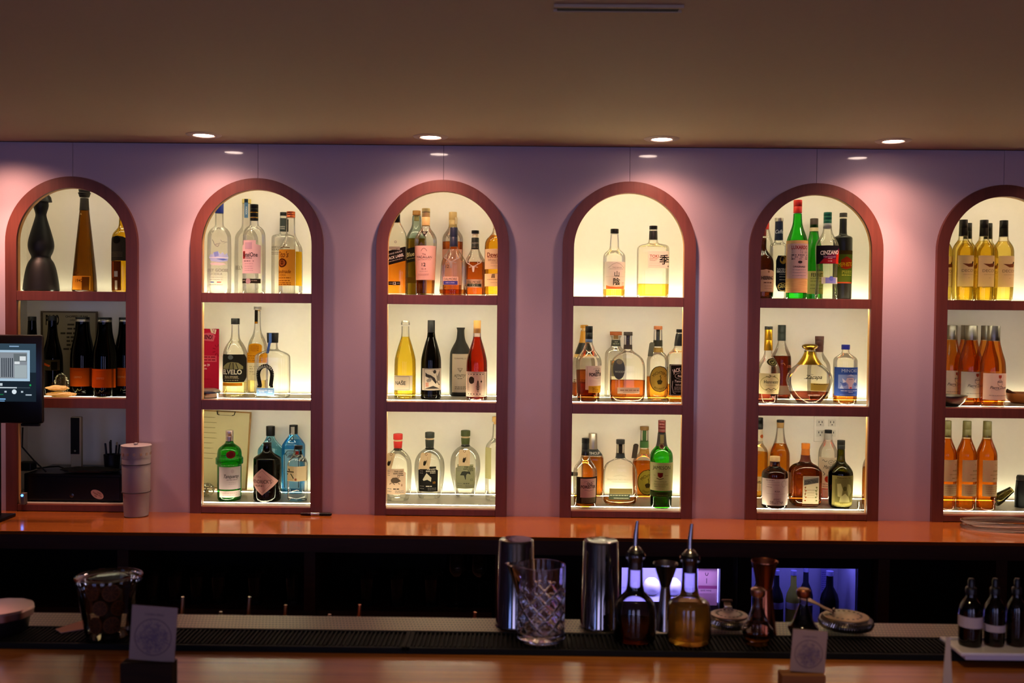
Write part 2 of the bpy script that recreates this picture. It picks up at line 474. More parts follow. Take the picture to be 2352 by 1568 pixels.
# wall: one glossy panel between each pair of arch centre lines, with a hairline joint over every arch
def wall_panel(xa, xb, la, lb):
    """la / lb: the panel's edge is the half outline of an arch centred there"""
    mb = MB(); g = .0007; zt = ZCEIL; zb = ZC - .02; r = RO - .012; Tk = .012; nseg = 24
    def sheet(p, q):                     # p: lower points, q: upper points, in order of x
        n = len(p)
        vs = [(x, y, z) for y in (0, Tk) for row in (p, q) for x, z in row]
        fs = []
        for k in range(n - 1):
            fs += [(k, k + 1, n + k + 1, n + k), (2 * n + k, 3 * n + k, 3 * n + k + 1, 2 * n + k + 1), (k, 2 * n + k, 2 * n + k + 1, k + 1), (n + k, n + k + 1, 3 * n + k + 1, 3 * n + k)]
        fs += [(0, n, 3 * n, 2 * n), (n - 1, 3 * n - 1, 4 * n - 1, 2 * n - 1)]
        mb.add(vs, fs, M_WALL, True)
    x0 = xa; x1 = xb
    if la:
        t = [PI / 2 * (1 - k / nseg) for k in range(nseg + 1)]; p = [(xa + g + (r - g) * math.cos(a) * 1.0, ZSPR + r * math.sin(a)) for a in t]
        sheet(p, [(x, zt) for x, z in p]); x0 = xa + r
    if lb:
        t = [PI / 2 * k / nseg for k in range(nseg + 1)]; p = [(xb - g - (r - g) * math.cos(a), ZSPR + r * math.sin(a)) for a in t]
        sheet(p, [(x, zt) for x, z in p]); x1 = xb - r
    sheet([(x0, zb), (x1, zb)], [(x0, zt), (x1, zt)])
    return mb
XL, XR = -3.6, 3.6
wl = MB()
edges = [XL] + AX + [XR]
for i in range(len(edges) - 1):
    q = wall_panel(edges[i], edges[i + 1], i > 0, i < len(edges) - 2)
    wl.add(q.v, q.f, M_WALL, True)
for cx in AX: wl.box((cx - .012, .0121, ZSPR + RO - .02), (cx + .012, .0124, ZCEIL), M_BLACK)      # black backing added to stop niche light leaking through each joint
tag(wl.build('wall_back', smooth=0), kind='structure')
YB = -5.6
room = [('wall_left', (XL - .1, YB, 0), (XL, .5, ZCEIL), solid('#6a5560', .6)), ('wall_right', (XR, YB, 0), (XR + .1, .5, ZCEIL), solid('#6a5560', .6)),
        ('floor', (XL, YB, -.1), (XR, .5, 0), wood('#2a1a12', '#38231a', .4)), ('ceiling', (XL, YB, ZCEIL), (XR, -.012, ZCEIL + .08), M_CEIL)]
for nm, lo, hi, mt in room: tag(MB().box(lo, hi, mt).build(nm, smooth=0), kind='structure')
mb = MB(); mb.box((XL, .5, 0), (XR, .58, ZCEIL + .08), M_BLACK); mb.box((XL, -.012, ZCEIL + .02), (XR, .5, ZCEIL + .08), M_BLACK)
tag(mb.build('wall_service', smooth=0), kind='structure')
# wall behind the viewer; its tall windows are added to carry fill light
WX = [(-2.98, -2.64), (-2.5, -2.02), (-1.1, -.25), (.65, 1.65)]  # placed so their wall reflections fall inside the arch openings
mb = MB(); xs = [XL] + [v for w in WX for v in w] + [XR]
for i in range(0, len(xs), 2): mb.box((xs[i], YB - .1, 0), (xs[i + 1], YB, ZCEIL), solid('#4a4048', .7))
for a, b in WX: mb.box((a, YB - .1, 0), (b, YB, .5), solid('#4a4048', .7)); mb.box((a, YB - .1, 2.1), (b, YB, ZCEIL), solid('#4a4048', .7))
tag(mb.build('wall_front', smooth=0), kind='structure')
for i, (a, b) in enumerate(WX):
    mb = MB()
    for lo, hi in (((a, YB - .07, .5), (a + .025, YB - .02, 2.1)), ((b - .025, YB - .07, .5), (b, YB - .02, 2.1)), ((a, YB - .07, .5), (b, YB - .02, .53)), ((a, YB - .07, 2.07), (b, YB - .02, 2.1))): mb.box(lo, hi, M_BLACK)
    mb.box((a + .02, YB - .05, .52), (b - .02, YB - .045, 2.08), clear('#ffffff', '#c0c0c0', .5))
    tag(mb.build('window_%d' % (i + 1), smooth=0), kind='structure')  # unseen window, added as a setting for the fill light

# ---------------------------------------------------------------- the six arched niches
NPOS = ['nearest the tablet', 'with the green gin bottle', 'with wine on its middle shelf', 'brightest, two bottles on top', 'with a power outlet', 'above the coil of tubing']
STR = [(16, 14, .5), (44, 50, 44), (44, 50, 48), (56, 52, 50), (44, 50, 46), (38, 24, 32)]
STT = [(22, 9, 3), (34, 84, 60), (36, 76, 70), (41, 76, 70), (34, 66, 62), (32, 26, 38)]
LEDC = (1.0, .94, .62)
def arc_strip(cx, ro, ri, zlow, zlow2, y0, y1, mat, n=40):
    """an upside down U: straight legs from zlow up, a half round on top"""
    mb = MB(); o = [(cx - ro, zlow)] + [(cx - ro * math.cos(PI * k / n), ZSPR + ro * math.sin(PI * k / n)) for k in range(n + 1)] + [(cx + ro, zlow)]
    i_ = [(cx - ri, zlow2)] + [(cx - ri * math.cos(PI * k / n), ZSPR + ri * math.sin(PI * k / n)) for k in range(n + 1)] + [(cx + ri, zlow2)]
    m = len(o); vs = [(x, y, z) for y in (y0, y1) for L in (o, i_) for x, z in L]; fs = []
    for k in range(m - 1):
        fs += [(k, k + 1, m + k + 1, m + k), (2 * m + k, 3 * m + k, 3 * m + k + 1, 2 * m + k + 1), (k, 2 * m + k, 2 * m + k + 1, k + 1), (m + k, m + k + 1, 3 * m + k + 1, 3 * m + k)]
    fs += [(0, m, 3 * m, 2 * m), (m - 1, 3 * m - 1, 4 * m - 1, 2 * m - 1)]
    mb.add(vs, fs, mat); return mb
for i, cx in enumerate(AX):
    root = empty('arched_niche', (cx, 0, ZC), 'arched wall niche with dark red wood frame, ' + NPOS[i], 'niche', 'arched bottle niches in the lilac wall')
    o = arc_strip(0, RO, RI, ZC, ZC, FY, .0118, M_FRAME)
    for v in range(len(o.v)): o.v[v] = (o.v[v][0], o.v[v][1], o.v[v][2] - ZC)
    o.build('face_frame', parent=root, smooth=30)
    o = arc_strip(0, RI + .0002, RI - .0006, ZC, ZC, -.006, .0112, M_LIT_REVEAL)
    for v in range(len(o.v)): o.v[v] = (o.v[v][0], o.v[v][1], o.v[v][2] - ZC)
    o.build('inner_lining', parent=root, smooth=30)  # thin strip added so the reveal reads as lit
    HW = sp / 2 - .006; ZT = ZCEIL - .03 - ZC                        # behind the arch the cabinet is wider than its opening
    for nm, lo, hi in (('side_panel', (-HW - .0055, .0125, 0), (-HW, ND, ZT)), ('side_panel', (HW, .0125, 0), (HW + .0055, ND, ZT)), ('top_panel', (-HW, .0125, ZT - .012), (HW, ND, ZT)), ('back_panel', (-HW - .005, ND + .0005, 0), (HW + .005, ND + .012, ZT))):
        MB().box(lo, hi, M_CREAM).build(nm, parent=root, smooth=0)
    for k in range(3):
        z1, z0 = SH[k] - ZC, max(SB[k] - ZC, .001)
        sh = MB(); sh.box((-HW + .0003, .0125, z0 + .004), (HW - .0003, ND - .001, z1 - .0006), M_SHELF); s_o = sh.build('shelf', parent=root, smooth=0)
        fb = MB(); fb.box((-RI + .0003, FY + .001, z0), (RI - .0003, .0118, z1 - .0004), M_FRAME, .0008); fb.build('front_board', parent=s_o, smooth=0)
        st = STR[i][k]
        for nm, yy, w in (('led_strip', .072, .009), ('led_strip', .306, .008)):
            if i == 0 and (k == 2 or (k == 1 and yy > .2)): continue
            lb = MB(); x0 = -HW + .004
            lb.box((x0, yy - w / 2, z1 - .003), (HW - .004, yy + w / 2, z1 - .0001), glow(LEDC, st)); lb.build(nm, parent=s_o, smooth=0)

        if k < 2:                                          # hidden strip added behind the front board to brighten and even the niche
            lb = MB(); lb.box((-HW + .004, .0135, z0 + .0005), (HW - .004, .0205, z0 + .0038), glow(LEDC, STT[i][k + 1])); lb.build('led_strip', parent=s_o, smooth=0)
    lb = MB(); lb.box((-HW + .004, .03, ZT - .0165), (HW - .004, .045, ZT - .0125), glow(LEDC, STT[i][0])); lb.build('led_strip', parent=root, smooth=0)  # hidden strip added at the top for more even light

# ---------------------------------------------------------------- back counter and cabinets under it
YF = V(1176, 1232, 0); YF = VZ(1176, 1232, ZC).y                # the counter's near edge
bc = empty('back_counter', (0, YF / 2, ZC - .03), 'long glossy reddish wood worktop running under the niches', 'counter')
mb = MB(); mb.box((XL, YF - YF / 2, .0165), (XR, .0 - YF / 2 - .0005, .0298), M_COUNTER, .002); mb.build('worktop', parent=bc, smooth=0)
mb = MB(); mb.box((XL, YF - YF / 2 - .0 + .002, -.03), (XR, YF - YF / 2 + .03, .0163), M_DARKWOOD); mb.build('edge_strip', parent=bc, smooth=0)  # dark strip added in place of the worktop's unlit front edge

cb = empty('back_bar_cabinet', (0, YF + .06, 0), 'dark wood open cabinet under the back counter with glass shelves', 'cabinet')
zt = ZC - .0605; yb0 = YF + .04
def L(p): return (p[0], p[1] - (YF + .06), p[2])
zap = V(700, 1268, yb0).z
mb = MB(); mb.box(L((XL, yb0, zap)), L((XR, yb0 + .02, zt)), M_DARKWOOD); mb.build('apron', parent=cb, smooth=0)
for px in (-180, 282, 711, 1150, 2030, 2300):
    c = V(px, 1340, yb0).x; w = 13 * S(yb0)
    mb = MB(); mb.box(L((c - w, yb0, .1)), L((c + w, yb0 + .32, zap - .0005)), M_DARKWOOD); mb.build('upright', parent=cb, smooth=0)
ZG = .60
xa = V(1150, 1340, yb0).x
mb = MB(); mb.box(L((XL, yb0 + .021, ZG - .02)), L((xa - .03, yb0 + .319, ZG)), M_DARKWOOD); mb.build('shelf_board', parent=cb, smooth=0)
mb = MB(); mb.box(L((XL, yb0 + .33, 0)), L((XR, yb0 + .345, zt)), M_BLACK); mb.build('back_board', parent=cb, smooth=0)
mb = MB(); mb.box(L((XL, yb0 + .02, 0)), L((XR, yb0 + .32, .098)), M_BLACK); mb.build('plinth', parent=cb, smooth=0)

# ---------------------------------------------------------------- front bar
BTZ = V(1385, 1452, CAM.y + 1.93).z - .010                       # bar surface
def by(py, px=1176, z=None): return VZ(px, py, BTZ if z is None else z).y
yfar = by(1419, z=BTZ + .0034); ymid = by(1449, z=BTZ + .0115); ynear = by(1506)
bar = empty('bar_counter', (0, (yfar + ynear) / 2 - .3, 0), 'polished brown wood bar top along the bottom edge of the scene', 'counter')
def LB(p): return (p[0], p[1] - ((yfar + ynear) / 2 - .3), p[2])
mb = MB(); mb.box(LB((XL + .01, -2.75, BTZ - .04)), LB((XR - .01, yfar - .0, BTZ)), M_BAR, .003); mb.build('bar_top', parent=bar, smooth=0)
mb = MB(); mb.box(LB((XL + .01, -2.55, 0)), LB((XR - .01, ynear - .12, BTZ - .0405)), M_DARKWOOD); mb.build('bar_front', parent=bar, smooth=0)
def perf_mat():
    m, nt, out = newmat('perforated_steel'); b = N(nt, 'ShaderNodeBsdfPrincipled'); b.inputs['Metallic'].default_value = 1
    b.inputs['Roughness'].default_value = .38
    tc = N(nt, 'ShaderNodeTexCoord'); sx = N(nt, 'ShaderNodeSeparateXYZ'); nt.links.new(tc.outputs['Object'], sx.inputs[0])
    def M(op, a, b_=None, c=None):
        n = N(nt, 'ShaderNodeMath', operation=op)
        for k, q in enumerate((a, b_, c)):
            if q is None: continue
            if isinstance(q, (int, float)): n.inputs[k].default_value = q
            else: nt.links.new(q, n.inputs[k])
        return n.outputs[0]
    P = .0068
    gy = M('DIVIDE', sx.outputs[1], P * 2.1); row = M('FLOOR', gy); odd = M('MODULO', M('ABSOLUTE', row), 2.0)
    gx = M('ADD', M('DIVIDE', sx.outputs[0], P), M('MULTIPLY', odd, .5))
    fx = M('SUBTRACT', M('FRACT', gx), .5); fy = M('SUBTRACT', M('FRACT', gy), .5)
    d = M('SQRT', M('ADD', M('MULTIPLY', fx, fx), M('MULTIPLY', fy, fy)))
    hole = M('LESS_THAN', d, .42)
    mx = N(nt, 'ShaderNodeMix', data_type='RGBA'); mx.inputs['A'].default_value = (.22, .165, .11, 1); mx.inputs['B'].default_value = (.004, .004, .004, 1)
    nt.links.new(hole, mx.inputs['Factor']); nt.links.new(mx.outputs['Result'], b.inputs['Base Color'])
    mm = M('SUBTRACT', 1.0, hole); nt.links.new(mm, b.inputs['Metallic']); nt.links.new(b.outputs[0], out.inputs[0]); return m
mb = MB(); mb.box((-2.6, -.5 * (yfar - ymid) , -.0015), (2.6, .5 * (yfar - ymid) - .002, .0015), perf_mat(), 0)
o = mb.build('drip_rail', smooth=0, loc=(0, (yfar + ymid) / 2, BTZ + .0018)); tag(o, 'perforated metal drip rail along the far edge of the bar', 'drip rail')
# rubber bar mats laid end to end
MZ = BTZ + .0005; MH = .011
ends = [(-60, 938), (939, 2185), (2187, 2520)]
mlab = ['black rubber bar mat under the jar of dried citrus wheels', 'black rubber bar mat under the mixing glass and syrup bottles', 'black rubber bar mat under the white tray of amber bottles']
for (pa, pb), lb in zip(ends, mlab):
    xa, xb = VZ(pa, 1480, MZ).x, VZ(pb, 1480, MZ).x; cxm = (xa + xb) / 2; w = (xb - xa) / 2; dpt = (ymid - ynear) / 2 - .002; cy = (ymid + ynear) / 2
    root = empty('bar_mat', (cxm, cy, MZ), lb, 'bar mat', 'rubber bar mats')
    mb = MB(); mb.box((-w, -dpt, 0), (w, dpt, MH * .55), M_RUBBER, .001)
    for q in (((-w, -dpt, MH * .5), (w, -dpt + .008, MH)), ((-w, dpt - .008, MH * .5), (w, dpt, MH)), ((-w, -dpt, MH * .5), (-w + .008, dpt, MH)), ((w - .008, -dpt, MH * .5), (w, dpt, MH))): mb.box(*q, M_RUBBER, .001)
    mb.build('mat_base', parent=root, smooth=0)
    nb = MB(); nx = int(2 * w / .0085)
    for a in range(nx):
        x = -w + .012 + a * .0085
        if x > w - .016: break
        nb.box((x, -dpt + .012, MH * .52), (x + .003, dpt - .012, MH), M_RUBBER)
    nb.build('rib_pattern', parent=root, smooth=0)
MT = MZ + MH + .0004                                        # where things on the mats stand

# ---------------------------------------------------------------- downlights
LY = -.188
def lamp_at(px):
    d = ray(px, 318); t = (LY - CAM.y) / d.y; return Vector((CAM.x + d.x * t, LY, ZCEIL))
def downlight(px, py, label):
    p = lamp_at(px)
    root = empty('downlight', (p.x, p.y, ZCEIL), label, 'downlight', 'recessed ceiling downlights')
    mb = MB(); mb.lathe([(.0355, -.001), (.039, -.0045), (.060, -.003), (.063, -.0002)], 40, solid('#a08c7c', .4), caps=False); mb.build('trim_ring', parent=root, smooth=40)
    mb = MB(); mb.lathe([(0, -.0022), (.0352, -.0022), (.0352, -.0008), (0, -.0008)], 36, glow((1, .74, .62), 26)); mb.build('lens', parent=root, smooth=0)
    return p
DL = [(-31, 322, 'downlight above the black tablet end'), (468, 318, 'lit downlight over the niche with vodka and tequila'), (989, 315, 'lit downlight over the niche with wine bottles'), (1520, 321, 'lit downlight over the niche with two whisky bottles on top'), (2052, 326, 'lit downlight near the niche of pale wine bottles'), (2583, 331, 'downlight beyond the niche of pale wine bottles')]
for k, (px, py, lb) in enumerate(DL):
    if 0 <= px <= 2352: p = downlight(px, py, lb)
    else: p = lamp_at(px)
    for en, ang in ((17, 148), (43, 86)):                            # a bright core and a wide soft skirt
        ld = bpy.data.lights.new('downlight_beam', 'SPOT'); ld.energy = en; ld.color = (1, .52, .37); ld.spot_size = math.radians(ang); ld.spot_blend = 1.0; ld.shadow_soft_size = .03
        lo = bpy.data.objects.new('downlight_beam', ld); COL.objects.link(lo); lo.location = (p.x, p.y, ZCEIL - .012)
for x in (-1.9, 0.0, 1.9):                                        # unseen spots without fixtures, added to warm the front bar
    ld = bpy.data.lights.new('bar_lamp', 'SPOT'); ld.energy = 40; ld.color = (1, .72, .36); ld.spot_size = math.radians(86); ld.spot_blend = 1.0; ld.shadow_soft_size = .04
    lo = bpy.data.objects.new('bar_lamp', ld); COL.objects.link(lo); lo.location = (x + .3, -2.45, ZCEIL - .012)
# ceiling slot of an access panel
pa, pb = VZ(1280, 22, ZCEIL), VZ(1562, 12, ZCEIL)
vt = empty('ceiling_vent', ((pa.x + pb.x) / 2, (pa.y + pb.y) / 2, ZCEIL), 'narrow dark slot vent in the brown ceiling', 'vent')
w = (pb.x - pa.x) / 2
mb = MB(); mb.box((-w, -.012, -.004), (w, .012, -.0004), solid('#1c1620', .8)); mb.build('slot', parent=vt, smooth=0)
mb = MB(); mb.box((-w - .008, -.02, -.006), (w + .008, -.0122, -.0002), M_CEIL); mb.box((-w - .008, .0122, -.006), (w + .008, .02, -.0002), M_CEIL); mb.build('slot_rim', parent=vt, smooth=0)
# light: blue world and area lights set in the added windows
W = bpy.data.worlds.new('dusk'); SC.world = W; W.use_nodes = True
bg = W.node_tree.nodes['Background']; bg.inputs[0].default_value = (.2, .22, .6, 1); bg.inputs[1].default_value = 4.0
for (a, b), (en, lc) in zip(WX, ((3.6, (.20, .40, 1)), (4.6, (.20, .40, 1)), (7, (.84, .72, .86)), (8, (.84, .72, .86)))):  # blue pair for the streaks in the tins, pale pair as fill
    ld = bpy.data.lights.new('window_light', 'AREA'); ld.shape = 'RECTANGLE'; ld.size = b - a; ld.size_y = 1.5; ld.energy = en; ld.color = lc
    lo = bpy.data.objects.new('window_light', ld); COL.objects.link(lo); lo.location = ((a + b) / 2, YB + .03, 1.3); lo.rotation_euler = (math.radians(90), 0, 0)
# ---------------------------------------------------------------- a window onto the photograph: local coordinates -> pixels
class K:
    def __init__(s, ox, oy, sc, Z): s.ox, s.oy, s.k, s.Z = ox, oy, sc, Z
    def x(s, v): return s.ox + v / s.k
    def y(s, v): return s.oy + v / s.k
    def items(s, its):
        out = []
        for it in its:
            t = it[0]
            if t == 't':
                o = dict(it[6]) if len(it) > 6 else {}
                if 'w' in o: o['w'] /= s.k
                if 'arc' in o: o['arc'] /= s.k
                out.append(('t', it[1], s.x(it[2]), s.y(it[3]), it[4] / s.k, it[5], o))
            elif t == 'r': out.append(('r', s.x(it[1]), s.y(it[2]), s.x(it[3]), s.y(it[4]), it[5]))
            elif t == 'e': out.append(('e', s.x(it[1]), s.y(it[2]), it[3] / s.k, it[4] / s.k, it[5]))
            elif t == 'p': out.append(('p', [(s.x(a), s.y(b)) for a, b in it[1]], it[2]))
            elif t == 'l': out.append(('l', [(s.x(a), s.y(b)) for a, b in it[1]], it[2] / s.k, it[3], *(it[4:])))
            elif t == 'g': out.append(('g', s.x(it[1]), s.x(it[2]), [s.y(b) for b in it[3]], it[4] / s.k, it[5]))
        return out
    def B(s, name, label, cx, base, prof, Z=None, **kw): return KB(s, name, label, cx, base, prof, s.Z if Z is None else Z, **kw)
class KB:
    def __init__(s, k, name, label, cx, base, prof, Z, **kw):
        s.k = k; s.b = Bottle(name, label, k.x(cx), k.y(base) if base > 3 else base, [(k.y(y), w / k.k) for y, w in prof], Z, **kw); s.root = s.b.root
    def glass(s, mat, **kw): s.b.glass(mat, **kw); return s
    def liquid(s, y, mat, **kw): s.b.liquid(s.k.y(y), mat, **kw); return s
    def cap(s, y0, y1, w0, w1=None, mat=None, **kw):
        if kw.get('cx') is not None: kw['cx'] = s.k.x(kw['cx'])
        s.b.cap(s.k.y(y0), s.k.y(y1), w0 / s.k.k, None if w1 is None else w1 / s.k.k, mat, **kw); return s
    def ring(s, y0, y1, mat, **kw): s.b.ring(s.k.y(y0), s.k.y(y1), mat, **kw); return s
    def label(s, x0, y0, x1, y1, col, items=(), **kw): s.b.label(s.k.x(x0), s.k.y(y0), s.k.x(x1), s.k.y(y1), col, s.k.items(items), **kw); return s
    def tag(s, x0, y0, x1, y1, col, items=(), **kw):
        if 'skew' in kw: kw['skew'] /= s.k.k
        s.b.tag(s.k.x(x0), s.k.y(y0), s.k.x(x1), s.k.y(y1), col, s.k.items(items), **kw); return s
INK = '#1d1a1a'; GREY = '#77706c'; WHT = '#e9dfd2'; GOLD = '#b98a2e'
CL = clear('#fcfbf5', '#a8a592'); CLD = clear('#f9f8f0', '#8d8a76'); FROST = clear('#fbf9f4', '#c9c3b0', haze=.18)
BLK = solid('#080707', .4, spec=.2); CORK = solid('#b9925a', .7); CORKD = solid('#8f5a2c', .6); BROWNCAP = solid('#7b3f1c', .5)
SLV = metal('#c9c6c2', .25); GLD = metal('#c79a35', .25)
PALE = liq('#f6e9b4', '#d8c374'); YEL = liq('#f0cf50', '#b98a12'); AMB = liq('#e08a2a', '#7c3406'); AMBD = liq('#b4561a', '#4a1803'); WHISK = liq('#d88a38', '#7a3a0a')
V1, V2, V3 = SH
# ===== second niche
k = K(430, 400, 5.227, V1)
b = k.B('vodka_bottle', 'tall frosted vodka bottle with blue mountains and flying geese on it', 385, .10, [(1420, 280), (760, 280), (700, 250), (655, 190), (630, 110), (600, 98), (470, 96)]).glass(FROST)
b.cap(345, 470, 100, mat=solid('#1c2f86', .4)).label(255, 780, 522, 1345, None, [('p', [(280, 1005), (312, 962), (335, 972), (352, 945), (378, 968), (402, 932), (430, 965), (455, 940), (480, 972), (512, 950), (535, 1000), (520, 1045), (420, 1062), (320, 1050)], '#a9b8e2'), ('p', [(352, 945), (378, 968), (402, 932), (412, 985), (365, 1000)], '#7f93d4'), ('r', 285, 1003, 528, 1010, '#e9e6ea'), ('p', [(380, 1022), (470, 1018), (520, 1028), (460, 1040)], '#5872c8'),
    ('p', [(300, 1075), (380, 1066), (470, 1072), (500, 1085), (430, 1100), (320, 1095)], '#d3c0c8'), ('l', [(335, 795), (365, 855), (430, 835)], 8, '#8f8a86'), ('l', [(365, 858), (400, 880), (415, 850)], 8, '#8f8a86'), ('l', [(430, 795), (450, 820), (480, 810)], 6, '#8f8a86'), ('l', [(470, 835), (500, 815), (515, 825)], 5, '#8f8a86'),
    ('t', 'GREY GOOSE', 385, 1156, 36, '#7d7672', {'w': 285}), ('t', 'VODKA', 380, 1202, 28, '#8d8682', {'w': 150}), ('g', 300, 460, [1240, 1268], 9, '#a59e98'), ('r', 312, 1294, 358, 1305, '#33429c'), ('r', 388, 1294, 438, 1305, '#c8503c'), ('g', 295, 460, [1330], 9, '#a59e98')], name='printed_design')
b = k.B('vodka_bottle', 'tall slim frosted vodka bottle with blue strip over its cap, half hidden', 712, .20, [(1405, 280), (800, 280), (720, 250), (650, 130), (610, 104), (350, 102)]).glass(FROST)
b.cap(300, 350, 108, mat=solid('#cdbb72', .5)).label(700, 302, 740, 528, '#5c80a8', [('r', 700, 302, 738, 345, '#26303c'), ('t', 'VODKA', 722, 440, 20, '#dfe6ec', {'rot': 90})], name='tax_strip', k=4).label(590, 1090, 840, 1160, None, [('t', 'BELVEDERE', 735, 1126, 48, '#7a746c', {'w': 270})], name='printed_design')
b = k.B('vodka_bottle', 'clear vodka bottle with pink label and black gold-ringed cap', 803, .08, [(1420, 268), (760, 268), (690, 250), (640, 180), (620, 104), (560, 98), (500, 90)]).glass(CL)
b.cap(362, 557, 97, mat=BLK, ribs=3).cap(458, 464, 99, mat=GLD, name='cap_ring').cap(520, 526, 99, mat=GLD, name='cap_ring')
b.label(672, 800, 905, 1195, '#dfb9c2', [('r', 738, 825, 832, 905, '#b59aa8'), ('r', 696, 930, 742, 1020, '#8e2b28'), ('t', 'KetelOne', 800, 970, 52, INK, {'w': 195, 'bold': .015}), ('t', 'VODKA', 790, 1012, 20, '#3a3234', {'w': 85}), ('g', 722, 855, [1048], 12, '#8a7078'), ('g', 735, 845, [1080, 1110, 1135, 1160], 8, '#c09aa6')], shape='step')
b.label(672, 1258, 905, 1312, '#2b2521', [('e', 785, 1287, 32, 34, '#b59aa0'), ('g', 685, 740, [1280], 10, '#8f8878'), ('g', 825, 890, [1280], 10, '#8f8878')], name='lower_label')
b = k.B('vodka_bottle', 'square shouldered clear vodka bottle with black neck label behind the copper-capped one', 1155, .22, [(1415, 268), (790, 268), (745, 262), (728, 190), (715, 92), (690, 84), (500, 82)], sec=(.8, 4)).glass(CL)
b.cap(457, 498, 84, mat=BLK).ring(530, 685, solid('#2c3430', .5), name='neck_label').label(1030, 860, 1280, 980, None, [('t', 'HAKU', 1080, 880, 26, '#57524b', {'w': 95}), ('t', 'VODKA', 1082, 909, 24, '#57524b', {'w': 95}), ('g', 1032, 1130, [945, 965], 6, '#7d776c')], name='printed_design')
b.label(1120, 612, 1195, 665, None, [('t', 'HAKU', 1150, 632, 16, '#d8d2c4', {'w': 60}), ('t', 'VODKA', 1150, 656, 14, '#d8d2c4', {'w': 60})], name='neck_print', k=5)
b = k.B('vodka_bottle', 'clear vodka bottle with amber label and copper cap', 1243, .09, [(1425, 280), (930, 280), (870, 262), (810, 190), (740, 118), (690, 104), (520, 96)]).glass(CL)
b.cap(448, 520, 103, mat=metal('#b8623e', .35), ribs=2).label(1100, 910, 1322, 1340, '#c8872c', [('t', "Tito's", 1196, 968, 72, '#6b3a14', {'w': 160, 'shear': .3}), ('e', 1186, 1070, 66, 54, '#4c2412'), ('e', 1186, 1070, 46, 38, '#9c5a24'), ('e', 1186, 1066, 26, 30, '#5c2c14'), ('t', 'Handmade', 1200, 1170, 44, '#6b3a14', {'w': 200, 'shear': .3}), ('t', 'VODKA', 1186, 1214, 26, '#7d4718', {'w': 110}), ('g', 1112, 1300, [1248, 1282, 1308, 1328], 10, '#7d4718')])
b.label(1326, 932, 1384, 1340, '#d6a520', [], name='side_label').label(1208, 545, 1226, 695, '#3a3c34', [], name='neck_strip').label(1140, 840, 1275, 910, None, [('l', [(1140, 890), (1190, 882), (1270, 890)], 10, '#5c4a34'), ('l', [(1190, 880), (1205, 845)], 8, '#4d4436')], name='twig_print')
k = K(430, 680, 5.806, V2)
b = k.B('tequila_bottle', 'round shouldered tequila bottle with dark label and short black cap', 641, .13, [(1320, 322), (800, 322), (720, 300), (640, 220), (580, 128), (520, 104), (380, 98)]).glass(CLD).liquid(1150, PALE)
b.cap(295, 375, 113, mat=BLK).label(484, 770, 800, 1138, '#2c2924', [('p', [(500, 930), (580, 880), (640, 870), (720, 880), (790, 930), (790, 965), (490, 965)], '#8f8458'), ('l', [(600, 965), (620, 880)], 10, '#38342a'), ('l', [(660, 965), (655, 880)], 10, '#38342a'), ('l', [(720, 965), (690, 885)], 10, '#38342a'), ('e', 620, 808, 36, 30, '#6d716c'),
    ('t', 'ELVELO', 632, 1000, 62, '#e6dcc0', {'w': 275, 'bold': .03}), ('t', 'TEQUILA REPOSADO', 622, 1065, 26, '#c9b58c', {'w': 190, 'bold': .02}), ('g', 520, 730, [1088], 5, '#b8a67c'), ('g', 530, 720, [1112], 12, '#8d8468')], shape='octo')
b.label(497, 1145, 765, 1186, '#c8781c', [], name='lower_label')
b = k.B('tequila_bottle', 'tall slender tequila bottle with orange medallion label behind the dark-labelled one', 937, .20, [(1310, 278), (800, 278), (700, 262), (600, 220), (520, 130), (450, 92), (350, 78), (190, 76)]).glass(CL).liquid(1115, liq('#f3e2a0'))
b.cap(138, 180, 100, mat=metal('#a8a29c', .35), ribs=1).cap(180, 200, 70, mat=CORK, name='stopper').label(905, 185, 950, 366, '#26211d', [('r', 905, 340, 950, 366, '#c8841c')], name='neck_strip')
b.label(845, 625, 1020, 760, '#c9851a', [('e', 932, 690, 60, 48, '#b8741a'), ('g', 880, 985, [660, 690, 720], 10, '#8a5410')], shape='arch', k=3).label(800, 750, 1075, 882, '#cf8a20', [('g', 830, 1040, [790, 820, 850], 12, '#9c6414')], name='band_label').label(810, 884, 1065, 1112, '#e6dac4', [('g', 860, 1000, [930, 960, 1000, 1030], 12, '#b8aa92')], name='lower_label')
b = k.B('tequila_bottle', 'square clear tequila bottle with black horseshoe label and blue ribbon', 1138, .12, [(1330, 440), (1240, 444), (830, 444), (780, 425), (745, 300), (715, 150), (660, 128), (600, 124)], sec=(.62, 6)).glass(CLD)
b.cap(488, 620, 156, 146, mat=BLK)
hs = [(1075 + 92 * math.cos(math.radians(a)), 1040 - 112 * math.sin(math.radians(a)) * 1.05) for a in range(-12, 193, 12)]
b.label(955, 900, 1200, 1200, None, [('l', [(1150, 1190)] + hs[0:1] + hs + [(1010, 1190)], 52, '#1c1a1a'), ('t', 'HERRADURA', 1075, 930, 30, '#d8cfc0', {'w': 210, 'arc': 112}), ('l', [(1140, 1195), (1182, 1195)], 26, '#1c1a1a'), ('l', [(972, 1195), (1030, 1195)], 26, '#1c1a1a')], name='horseshoe_label')
b.label(958, 1215, 1196, 1318, '#7ea6dc', [('t', 'HERRADURA', 1040, 1243, 18, '#e8eef6', {'w': 130}), ('t', 'SILVER', 1030, 1264, 16, '#e8eef6', {'w': 70}), ('g', 1115, 1175, [1246, 1268], 14, '#c6d8f0'), ('g', 1000, 1090, [1290], 8, '#c6d8f0')], name='lower_label')
b.label(1112, 492, 1150, 622, '#4f6cae', [], name='ribbon', k=62)
b.tag(1098, 600, 1132, 760, '#4f6cae', skew=-28, name='ribbon_end', gap=-.012)
k = K(430, 920, 5.6, V3)
